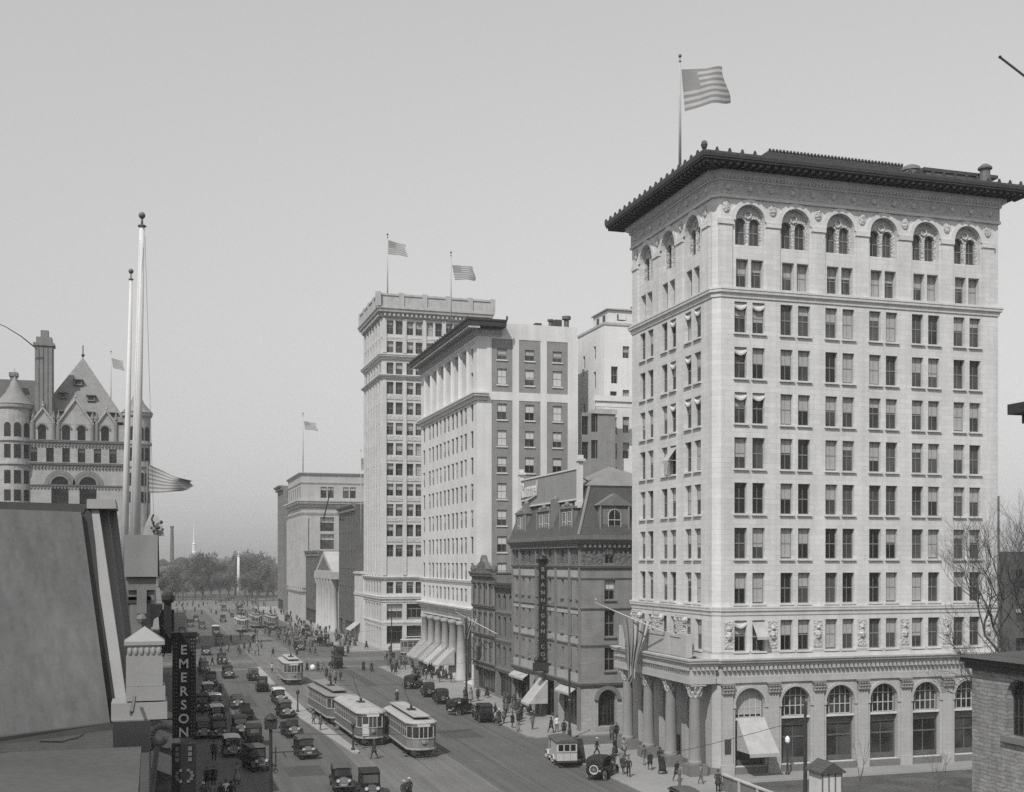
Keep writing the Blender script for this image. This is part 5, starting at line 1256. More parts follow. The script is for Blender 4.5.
for z, d in ((8.5, (-.9, .0, .15)), (9.5, (-.6, -.5, .3))): grow(tr, base + Vector((-.15, .15, z)), Vector(d).normalized(), 2.8, .11, 5, rng, .06, cr)
tr.build('trunk', 'bark', t); cr.build('crown', 'twig', t)
t = thing('bare_sapling', 'thin leafless sapling before the arcade by the white kiosk', 'tree', (50.4, 77.6, 0))
tr, cr = MB(), MB(); base = Vector((50.6, 76.4, 0)); tr.path([base, base + Vector((.2, .2, 1.8))], [.06, .045], 6)
for d in ((.3, 0, 1), (.55, .2, .8), (-.2, .1, 1)): grow(cr, base + Vector((.2, .2, 1.8)), Vector(d).normalized(), 1.3, .032, 3, rng, .12, None, 2)
tr.build('trunk', 'bark', t); cr.build('crown', 'twig', t)
t = thing('bare_sapling', 'low twiggy shrub on the churchyard grass between kiosk and church', 'shrub', (59.5, 80, 0))
cr, tr = MB(), MB(); base = Vector((60, 79.5, 0)); tr.tube(base, base + Vector((0, 0, .8)), .05)
for i in range(6): grow(cr, base + Vector((0, 0, .6)), Vector((rng.uniform(-.8, .8), rng.uniform(-.5, .5), 1)).normalized(), 1.0, .025, 3, rng, .1, None, 2)
tr.build('trunk', 'bark', t); cr.build('crown', 'twig', t)
protos = []
def far_tree_mesh(seed):
    rng = random.Random(seed); tr, cr = MB(), MB(); H_ = 19
    tr.path([Vector((0, 0, 0)), Vector((.3, 0, 5)), Vector((0, .2, 9))], [.6, .45, .32], 7)
    for k in range(7):
        a = k * .9 + rng.uniform(0, .5); grow(tr, Vector((.1, 0, rng.uniform(4.5, 9))), Vector((math.cos(a) * .7, math.sin(a) * .7, .8)).normalized(), 3.6, .22, 3, rng, .12, cr, 3)
    for i in range(1500):           # fine twig sprays filling an uneven crown
        th = rng.uniform(0, 6.283); ph = math.acos(rng.uniform(-.6, 1)); rr = rng.uniform(.35, 1) ** .6 * (1 + .22 * math.sin(3 * th + seed) + .15 * math.sin(5 * ph + seed * 2))
        c_ = Vector((6.6 * rr * math.sin(ph) * math.cos(th), 6.6 * rr * math.sin(ph) * math.sin(th), 11.5 + 7.2 * rr * math.cos(ph)))
        d = (c_ - Vector((0, 0, 8))).normalized() + Vector((rng.uniform(-.5, .5), rng.uniform(-.5, .5), rng.uniform(-.3, .5))); w = d.orthogonal().normalized() * rng.uniform(.08, .2); L = rng.uniform(.7, 1.6)
        cr.face((c_ - w, c_ + w, c_ + d * L * .6 + w * 1.6, c_ + d * L)); cr.face((c_, c_ + w * .6, c_ + d * L * .7 + w * 5))
    return tr.mesh('trunk', 'bark'), cr.mesh('crown', 'twig_far')
protos = [far_tree_mesh(s) for s in (1, 2, 3, 4)]
rt = random.Random(9)
tl = [(px, 598 - rt.uniform(0, 3), 1.0) for px in range(163, 290, 8)] + [(px + 4, 592 - rt.uniform(0, 3), 1.05) for px in range(170, 284, 11)] + [(px, 600 + rt.uniform(0, 1.5), .62) for px in list(range(166, 230, 9)) + list(range(248, 284, 9))]
for i, (px, py, s) in enumerate(tl):
    x, y = gp(px + rt.uniform(-2, 2), py); sc = s * rt.uniform(.85, 1.15) * (.82 if px < 185 or px > 262 else 1.0)
    t = thing('park_tree', 'hazy leafless park tree in the row closing the far end of the street', 'tree', (x, y, 0), rt.uniform(0, 6), 'park trees at the far end of the street')
    t.scale = (sc, sc, sc); a, c_ = protos[i % 4]; inst('trunk', a, t); inst('crown', c_, t)
# steeple, stack and far roofs beyond the park
x, y = gp(194, 577); t = thing('church_steeple', 'pale slender church steeple above the park trees', 'church', (x, y, 0)); tt = S * x + C * y; zs_ = lambda py: CAMZ + (560 - py) * tt / F
q = MB(); q.box(x - 2.6, y - 2.6, 0, x + 2.6, y + 2.6, zs_(553)); q.box(x - 9, y, 0, x + 9, y + 30, zs_(566)); q.build('tower', 'limestone_dirty', t)
q = MB(); q.lathe([(2.9, zs_(553)), (2.9, zs_(552)), (1.9, zs_(551.5)), (1.9, zs_(545)), (2.2, zs_(544)), (1.2, zs_(543)), (.05, zs_(521))], 8, x, y); q.build('spire', 'white_paint', t)
q = MB()
for s in (-1, 1): q.box(x + s * .9 - .4, y - 2.72, zs_(551.2 + 6), x + s * .9 + .4, y - 2.62, zs_(554.5))
q.build('louvre', 'frame_dark', t)
x, y = gp(172, 578); tt = S * x + C * y
q = MB(); q.lathe([(2.4, 0), (1.6, CAMZ + (560 - 528) * tt / F), (1.9, CAMZ + (560 - 527.5) * tt / F), (1.8, CAMZ + (560 - 526) * tt / F)], 12, x, y); tag(q.build('factory_chimney', 'brick_dark'), 'tall dark factory chimney rising beyond the park trees', 'chimney')
for i, (px, py, w, pe, lb) in enumerate(((163, 580, 16, 559, 'steep far roof left of the factory chimney'), (181, 581, 18, 557, 'far gabled roof between chimney and steeple'), (222, 579, 40, 563, 'long low far roof behind the middle of the park trees'), (262, 579, 36, 565, 'low far roof behind the right of the park trees'))):
    x, y = gp(px, py); tt = S * x + C * y; zt = CAMZ + (560 - pe) * tt / F
    t = thing('distant_building', lb, 'building', (x, y, 0)); q = MB(); q.box(x - w / 2, y, 0, x + w / 2, y + 20, zt - 5); q.build('wall', 'brick_mid', t)
    q = MB(); q.extx([(x - w / 2 - 1, zt - 5), (x + w / 2 + 1, zt - 5), (x + 1, zt), (x - 1, zt)] if w < 20 else [(x - w / 2 - 1, zt - 5), (x + w / 2 + 1, zt - 5), (x + w / 2 - 3, zt - 1), (x - w / 2 + 3, zt - 1)], y - 1, y + 21); q.build('roof', 'slate', t)

# ============================================================== ground and street
def sheet(name, polys, z, m, kind='structure'):
    q = MB()
    for pl in polys: q.face([(x, y, z) for x, y in pl])
    return tag(q.build(name, m), kind=kind)
sheet('road', [[(-4000, -800), (4000, -800), (4000, 6000), (-4000, 6000)]], 0, 'asphalt')
def paving(name, poly, m='pavement'):
    q = MB(); q.prism(poly, .0, .14); return tag(q.build(name, m), kind='structure')
paving('pavement', [(37, 40), (120, 40), (120, 108.9), (38.2, 108.9), (37, 107.2)]); paving('pavement', [(37.3, 116.6), (38.3, 115.2), (120, 115.2), (120, 200.6), (38.3, 200.6), (37, 199)])
paving('pavement', [(37, 235), (38, 234), (120, 234), (120, 470), (37, 470)])
paving('pavement', [(-60, -20), (7.3, -20), (7.3, 200), (6.2, 201.5), (-60, 201.5)], 'pavement_shade_tone'); paving('pavement', [(-60, 236), (6.3, 236), (7.3, 237), (7.3, 440), (-60, 440)], 'pavement_shade_tone')
q = MB()
for pl in ([(36.85, 40), (36.85, 107.3), (38.1, 109.05), (120, 109.05)], [(120, 115.05), (38.2, 115.05), (37.15, 116.5), (36.85, 199.2), (38.2, 200.75), (120, 200.75)], [(120, 233.85), (37.9, 233.85), (36.85, 234.9), (36.85, 470)]):
    q.sweep(pl[::-1], [(-.15, .0), (0.0, .0), (0.0, .148), (-.15, .148)])
tag(q.build('kerb', 'kerb'), kind='structure')
sheet('churchyard_lawn', [[(43.8, 40), (110, 40), (110, 86.4), (43.8, 86.4)]], .146, 'lawn'); sheet('path', [[(44.2, 86.9), (110, 86.9), (110, 89.0), (44.2, 89.0)]], .15, 'pavement')
sheet('tram_track_bed', [[(17.4, -50), (26.6, -50), (26.6, 560), (17.4, 560)], [(-200, 214), (17.4, 214), (17.4, 222), (-200, 222)], [(26.6, 214), (200, 214), (200, 222), (26.6, 222)]], .004, 'setts')
q = MB()
for x in (20.4, 24.0):
    for s in (-.72, .72): q.face(((x + s - .04, -50, .009), (x + s + .04, -50, .009), (x + s + .04, 560, .009), (x + s - .04, 560, .009)))
for y in (216.2, 219.8):
    for s in (-.72, .72): q.face(((-200, y + s - .04, .0095), (200, y + s - .04, .0095), (200, y + s + .04, .0095), (-200, y + s + .04, .0095)))
tag(q.build('tram_rails', 'rail'), kind='structure')
q = MB(); q.prism([(18.9, 111.8), (18.6, 111.1), (18.1, 111.6), (16.2, 138), (15.8, 168), (17.6, 168), (17.9, 140)], .0, .13); tag(q.build('safety_island', 'concrete'), kind='structure')
q = MB(); q.prism([(15.8, 205), (15.6, 176), (17.2, 176), (17.4, 205)], .0, .13); tag(q.build('safety_island', 'concrete'), kind='structure')
sheet('road_patch', [[(9, 150), (12.5, 150), (12.5, 163), (9, 163)], [(29, 118), (33, 117.5), (33, 124), (29, 124)], [(11, 101), (14.2, 101), (14.2, 106), (11, 106)], [(30, 170), (31.6, 170), (31.6, 196), (30, 196)]], .005, 'tar_patch')
sheet('road_crossing', [[(8, 200.8), (36.5, 200.8), (36.5, 204.4), (8, 204.4)]], .0125, 'setts')
q = MB()
for x_, y_ in ((13, 112), (28.5, 104), (31, 136), (12, 140), (28, 160), (14, 176), (29.5, 188), (33.5, 112)): q.lathe([(.42, .0065), (.01, .0066)], 14, x_, y_)
tag(q.build('manhole_covers', 'iron_grey'), kind='structure')
sheet('square', [[(-60, 450), (140, 450), (140, 560), (-60, 560)]], .006, 'setts'); sheet('park_lawn', [[(-400, 560), (500, 560), (500, 900), (-400, 900)]], .008, 'lawn')

# ============================================================ street furniture
def lamp_post(label, x, y, h, kind='island'):
    t = thing('lamp_post', label, 'lamp post', (x, y, 0))
    q = MB(); q.lathe([(.2, 0), (.2, .25), (.09, .45), (.07, h * .75), (.1, h * .76), (.05, h - .3)], 10, x, y); q.build('post', 'iron', t)
    q = MB(); q.lathe([(.08, h - .3), (.2, h - .15), (.22, h + .1), (.12, h + .25), (.02, h + .35)], 8, x, y); q.build('lantern', 'iron' if kind == 'island' else 'lamp_glass', t); return t
lamp_post('short iron lamp post at the tip of the tram island', 18.4, 112.8, 2.5); lamp_post('short iron lamp post halfway along the tram island', 16.6, 143, 2.5); lamp_post('iron lamp post between the coupled tram cars', 22.2, 150, 3.4)
lamp_post('white globe lamp on thin post before the second arcade window', onY(787.5, 88.9), 88.9, 3.1, 'globe')
x, y = 8.1, 86.5
t = thing('signal_post', 'tall dark iron street post with lantern cluster and scrolled crossarm by the shaded kerb', 'lamp post', (x, y, 0)); zq = lambda py: CAMZ + (560 - py) * (S * x + C * y) / F
q = MB(); q.lathe([(.28, 0), (.28, .6), (.15, 1), (.12, zq(735)), (.1, zq(718))], 10, x, y); q.build('post', 'iron', t)
q = MB(); q.box(x - .42, y - .3, zq(729), x + .42, y + .3, zq(718.5)); q.lathe([(.5, zq(718.5)), (.2, zq(714.5)), (.02, zq(713))], 8, x, y); q.tube((x - .5, y, zq(722)), (x + .5, y, zq(722)), .07); q.build('lantern', 'iron', t)
q = MB(); q.tube((x, y, zq(752.5)), (x + 3.4, y, zq(752.5)), .05); q.tube((x + .35, y, zq(747)), (x + .35, y, zq(770)), .05)
for i in range(10): a = i * .6; q.sphere((x + .35 + .14 * math.cos(a), y, zq(771.5) + .14 * math.sin(a)), .05, 5)
for i in range(3): q.tube((x + .9 + i * .8, y, zq(752.5)), (x + 1.1 + i * .8, y, zq(758)), .03)
q.build('crossarm', 'iron', t)
def trolley_pole(label, px, py_b, py_t, r=.13, m='iron'):
    x, y = gp(px, py_b, .14); t = thing('trolley_pole', label, 'pole', (x, y, 0)); h = zat(py_t, x, y)
    q = MB(); q.lathe([(r * 1.7, 0), (r * 1.7, 1.0), (r, 1.2), (r * .75, h), (.01, h + .12)], 10, x, y); q.build('shaft', m, t)
    q = MB(); q.lathe([(r * 1.2, h * .55), (r * 1.3, h * .55 + .1), (r * 1.2, h * .55 + .2)], 10, x, y); q.build('collar', 'iron_grey', t); return x, y, h
p1 = trolley_pole('iron trolley pole at the kerb before the rusticated doorway', 569.5, 738.5, 669); p2 = trolley_pole('tall iron trolley pole by the ornate narrow store', 466.4, 700, 618, .14); p3 = trolley_pole('thin trolley pole before the base of the tallest tower', 391.5, 657, 610, .12)
x, y = 37.7, 80.3; t = thing('trolley_pole', 'pale short post at the corner pavement holding a wire', 'pole', (x, y, 0)); q = MB(); q.lathe([(.13, 0), (.11, 2.4), (.16, 2.45), (.14, 2.8), (.02, 2.95)], 10, x, y); q.build('shaft', 'iron_grey', t)
x, y = 47.9, 79.5; t = thing('trolley_pole', 'tall dark pole standing in front of the arcade windows', 'pole', (x, y, 0)); q = MB(); q.lathe([(.16, 0), (.13, 4), (.1, 7.6), (.02, 7.75)], 10, x, y); q.build('shaft', 'iron', t)
def wire(name, label, a, c_, sag=.3, r=.018):
    a, c_ = Vector(a), Vector(c_); q = MB(); q.path([a.lerp(c_, i / 12) - Vector((0, 0, sag * 4 * (i / 12) * (1 - i / 12))) for i in range(13)], r, 4); tag(q.build(name, 'iron'), label, 'wire')
wire('span_wire', 'thin span wire crossing before the corner awning', P(672, 753, 88), (47.9, 79.5, 6.3), .1, .022)
wire('span_wire', 'span wire crossing the road by the short post', (8.2, 86.5, 6.0), (23.2, 86, 5.6), .3, .02)
for i, (yy, lb) in enumerate(((112, 'overhead span wire at the tram island tip'), (128, 'overhead span wire above the coupled tram cars'), (155, 'overhead span wire by the ornate narrow store'), (190, 'overhead span wire near the crossing'))):
    wire('span_wire', lb, (0, yy, 8.0), (43.5, yy, 8.0), 1.6, .012)
q = MB()
for x in (20.4, 24.0): q.tube((x, 40, 5.8), (x, 420, 5.8), .012, n=4)
tag(q.build('trolley_wire', 'iron'), 'pair of long trolley wires strung above the tram tracks', 'wire')
# kiosk and boundary board of the churchyard
t = thing('kiosk', 'small white gabled notice shed on the churchyard grass', 'kiosk', (48.6, 77.6, 0)); q = MB(); kx, ky = 47.75, 77.8
q.box(kx, ky - .9, .5, kx + 1.7, ky + .9, 2.62); q.build('panel_box', 'white_paint', t)
q = MB(); [q.box(kx + .03 + i * .547 - .04, ky - .96, .15, kx + .03 + i * .547 + .04, ky - .9, 2.62) for i in range(4)]; q.build('post', 'iron_grey', t)
q = MB(); q.extx([(kx - .25, 2.5), (kx + 1.95, 2.5), (kx + 1.95, 2.6), (kx + .85, 3.35), (kx - .25, 2.6)], ky - 1.1, ky + 1.1); q.build('roof', 'slate', t)
t = thing('board_fence', 'dark low board fence with pale top rail along the churchyard edge', 'fence', (43.4, 75, 0)); q = MB(); q.box(43.3, 55, .14, 43.45, 84.3, 1.35); q.build('boards', 'plinth', t)
q = MB(); q.box(43.2, 55, 1.352, 43.55, 84.3, 1.46); q.build('top_rail', 'limestone_dirty', t)
q = MB(); [q.box(43.18, 55.2 + i * 2.9, .14, 43.299, 55.4 + i * 2.9, 1.35) for i in range(11)]; q.build('post', 'limestone_dirty', t)
t = thing('headstone', 'weathered headstone at the foot of the stone church', 'headstone', (45.0, 62, 0))
hx, hy = onX(990, 53.0), 0
xh, yh = 53.5, onX(989, 53.5)
t.location = (xh, yh, 0); q = MB(); q.extx([(xh - .4, .1), (xh + .4, .1), (xh + .4, 1.2), (xh, 1.45), (xh - .4, 1.2)], yh - .08, yh + .08); q.build('slab', 'plinth', t)
# ==================================================================== motor cars
def wheel_parts(root, x, y, r, white=False, spare=False):
    key = ('wheel', r, white)
    if key not in WC:
        tm = MB(); n = 16
        ring = [(r - .09, -.05), (r - .02, -.055), (r, 0), (r - .02, .055), (r - .09, .05)]
        for i in range(n):
            a0, a1 = 2 * math.pi * i / n, 2 * math.pi * (i + 1) / n
            for (r0, w0), (r1, w1) in zip(ring, ring[1:] + ring[:1]):
                f = lambda rr, w, a: (w, rr * math.cos(a), rr * math.sin(a))
                tm.face((f(r0, w0, a0), f(r0, w0, a1), f(r1, w1, a1), f(r1, w1, a0)))
        rm = MB()
        for i in range(10): a = 2 * math.pi * i / 10; rm.tube((0, .05 * math.cos(a), .05 * math.sin(a)), (0, (r - .08) * math.cos(a), (r - .08) * math.sin(a)), .02, n=4)
        rm.tube((-.07, 0, 0), (.07, 0, 0), .07, n=8)
        WC[key] = (tm.mesh('tyre', 'tyre_white' if white else 'tyre', smooth=True), rm.mesh('spokes', 'spoke'))
    w = inst('wheel', WC[key][0], root, (x, y, r if not spare else .95)); inst('spokes', WC[key][1], w)
    if spare: w.rotation_euler.z = R(90)
    return w
def car_proto(kind, body='car_black', top='top_black', white=False):
    """front points to -y; wheels on the ground"""
    t = thing(kind, '', 'car'); r = .41
    for x in (-.70, .70):
        for y in (-1.25, 1.35): wheel_parts(t, x, y, r, white)
    q = MB(); q.box(-.36, -1.7, .5, .36, 1.9, .62); q.tube((-.7, -1.25, r), (.7, -1.25, r), .05); q.tube((-.7, 1.35, r), (.7, 1.35, r), .07); q.build('chassis', 'iron', t)
    q = MB()      # bonnet
    prof = [(-.36, .6), (.36, .6), (.38, 1.0), (.25, 1.17), (0, 1.22), (-.25, 1.17), (-.38, 1.0)]; q.extx(prof, -1.5, -.55); q.build('bonnet', body, t)
    q = MB(); q.extx([(x * 1.06, .58 + (z - .58) * 1.04) for x, z in prof], -1.58, -1.5); q.build('radiator', 'brass' if kind != 'sedan' else 'iron_grey', t)
    for s in (-1, 1):
        for y0, big in ((-1.25, 1), (1.35, 0)):
            q = MB(); pts = []
            for i in range(7): a = R(200 - i * 30); pts.append((y0 + .56 * math.cos(a), r + .56 * math.sin(a)))
            for (ya, za), (yb, zb) in zip(pts[:-1], pts[1:]):
                q.face(((s * .55, ya, za), (s * .92, ya, za), (s * .92, yb, zb), (s * .55, yb, zb))); q.face(((s * .92, ya, za), (s * .92, yb, zb), (s * .92, yb, zb - .07), (s * .92, ya, za - .07)))
            q.build('mudguard', body, t)
        q = MB(); q.box(s * .58, -.75, .42, s * .88, .85, .47); q.build('running_board', body, t)
        q = MB(); q.lathe([(.02, -.12), (.12, -.06), (.145, .06)], 10); q.T = None
        h = MB(); h.T = Matrix.Translation((s * .44, -1.62, .98)) @ Matrix.Rotation(R(90), 4, 'X'); h.lathe([(.02, -.14), (.12, -.08), (.15, .06)], 10); h.m = 1; h.face([(.145 * math.cos(i * .6283), .145 * math.sin(i * .6283), .055) for i in range(10)]); h.build('headlamp', ['iron_grey', 'blind_light'], t)
    q = MB(); q.box(-.7, -1.85, .5, .7, -1.8, .58); q.build('bumper', 'iron_grey', t)
    q = MB(); q.box(-.24, -1.84, .60, .24, -1.82, .74); q.build('number_plate', 'blind_mid', t)
    if kind in ('touring_car', 'open_car'):
        q = MB(); out = [(-.55, .55), (2.0, .6), (2.05, 1.05), (1.95, 1.2), (.9, 1.1), (-.55, 1.15)]
        for s in (-1, 1): q.exty(out, s * .66, s * .72)
        q.box(-.66, 1.9, .6, .66, 2.02, 1.2); q.box(-.66, -.55, .55, .66, 1.9, .62); q.box(-.66, -.58, .6, .66, -.5, 1.18); q.build('body', body, t)
        for y in (.15, 1.35): q = MB(); q.box(-.62, y - .25, .6, .62, y + .35, .92); q.box(-.62, y + .3, .9, .62, y + .46, 1.32); q.build('seat', 'top_black', t)
        q = MB(); q.tube((.3, -.45, 1.15), (.3, -.05, 1.22), .02); q.lathe([(.17, 0), (.2, .02), (.17, .04)], 10, .3, -.05, 1.22); q.build('steering_wheel', 'iron', t)
        f = MB()
        for s in (-1, 1): f.tube((s * .62, -.52, 1.15), (s * .62, -.44, 1.78), .025, n=5)
        f.tube((-.62, -.44, 1.78), (.62, -.44, 1.78), .025, n=5); f.tube((-.62, -.48, 1.45), (.62, -.48, 1.45), .02, n=5); fo = f.build('windscreen', 'iron', t)
        f = MB(); f.face(((-.6, -.515, 1.17), (.6, -.515, 1.17), (.6, -.445, 1.76), (-.6, -.445, 1.76))); f.build('pane', 'pane', fo)
        if kind == 'touring_car':
            q = MB(); pts = [(-.6, 1.82), (0, 1.95), (.9, 1.98), (1.75, 1.93), (1.98, 1.75), (2.05, 1.2)]
            for (ya, za), (yb, zb) in zip(pts[:-1], pts[1:]):
                for xa, xb, da, db in ((-.74, -.4, -.08, 0), (-.4, .4, 0, 0), (.4, .74, 0, -.08)): q.face(((xa, ya, za + da), (xb, ya, za + db), (xb, yb, zb + (db if zb > 1.3 else 0)), (xa, yb, zb + (da if zb > 1.3 else 0))))
            for s in (-1, 1):
                q.face(((s * .745, -.6, 1.74), (s * .745, 1.75, 1.85), (s * .745, 1.75, 1.68), (s * .745, -.6, 1.62)))
                q.face(((s * .745, 1.5, 1.85), (s * .745, 1.98, 1.66), (s * .74, 2.05, 1.2), (s * .74, 1.6, 1.2)))
            to = q.build('folding_top', top, t)
            q = MB(); q.box(-.26, 2.0, 1.42, .26, 2.035, 1.66); q.build('rear_window', 'pane', to)
            q = MB()
            for s in (-1, 1): q.tube((s * .73, -.5, 1.74), (s * .73, .3, 1.15), .015, n=4); q.tube((s * .73, .9, 1.85), (s * .73, 1.2, 1.15), .015, n=4)
            q.build('top_irons', 'iron', to)
            if not white: wheel_parts(t, 0, 2.13, .41, False, True)
            q = MB(); q.box(-.6, 2.05, .82, -.42, 2.12, .95); q.box(-.3, 2.06, .6, .3, 2.09, .74); q.build('tail_lamp', 'blind_mid', t)
        else: q = MB(); q.box(-.7, 1.75, 1.15, .7, 2.3, 1.35); q.build('folded_top', top, t)
    elif kind in ('sedan',):
        q = MB(); q.exty([(-.6, .55), (2.0, .58), (2.08, 1.15), (1.98, 1.85), (1.7, 2.0), (-.35, 2.0), (-.5, 1.85), (-.58, 1.15)], -.72, .72); bo = q.build('body', body, t)
        q = MB(); q.exty([(-.62, 1.96), (1.75, 2.0), (2.02, 1.9), (1.7, 2.07), (.6, 2.11), (-.4, 2.07)], -.75, .75); q.build('roof', top, t)
        for s in (-1, 1):
            for a, c_ in ((-.3, .5), (.62, 1.2), (1.3, 1.8)): q = MB(); q.box(s * .722, a, 1.25, s * .735, c_, 1.82); q.build('window', 'pane', bo)
        q = MB(); q.face(((-.58, -.612, 1.2), (.58, -.612, 1.2), (.58, -.532, 1.82), (-.58, -.532, 1.82))); q.build('windscreen', 'pane', bo)
        q = MB(); q.face(((-.4, 2.075, 1.4), (.4, 2.075, 1.4), (.4, 2.02, 1.78), (-.4, 2.02, 1.78))); q.build('rear_window', 'pane', bo)
    else:       # box van / truck
        L = 2.9; q = MB(); q.box(-.82, .2, .62, .82, L, 2.25); q.box(-.8, -.6, .6, .8, .2, 1.1); bo = q.build('box_body', body, t)
        q = MB(); q.extx([(-.9, 2.22), (-.6, 2.33), (0, 2.37), (.6, 2.33), (.9, 2.22), (.9, 2.16), (-.9, 2.16)], -.75, L + .1); q.build('roof', top, t)
        q = MB(); [q.tube((s * .78, -.58, 1.1), (s * .78, -.6, 2.2), .03, n=5) for s in (-1, 1)]; q.build('pillar', body, t)
        f = MB(); f.face(((-.75, -.59, 1.15), (.75, -.59, 1.15), (.75, -.6, 2.0), (-.75, -.6, 2.0))); f.build('windscreen', 'pane', t)
        for x in (-.5, 0, .5): q = MB(); q.box(x - .19, L - .01, 1.45, x + .19, L + .012, 1.98); q.build('rear_window', 'pane_dark', bo)
        q = MB(); [q.box(x - .012, L, .7, x + .012, L + .015, 2.1) for x in (-.26, .26)]; q.box(-.8, L, 1.3, .8, L + .03, 1.36); q.build('door_seam', 'frame_mid', bo)
        q = MB(); q.box(-.8, L + .0, .5, .8, L + .3, .58); q.build('tailboard', 'iron', t)
    return t
protos = {}
GC = 'motor cars'
def car(kind, body, top, x, y, rz, label, white=False, group='motor cars in the street', spare=False):
    key = (kind, body, top, white, spare)
    if key not in protos:
        o = car_proto(kind, body, top, white)
        if spare: wheel_parts(o, 0, 2.12, .41, white, True)
        protos[key] = o
    else: o = copy_tree(protos[key])
    o.name = kind; o.location = (x, y, 0); o.rotation_euler.z = R(rz); tag(o, label, {'box_van': 'van', 'truck': 'truck'}.get(kind, 'car'), group); return o
SF, NF = 0, 180
T_, O_, D_, V_, K_ = 'touring_car', 'open_car', 'sedan', 'box_van', 'truck'
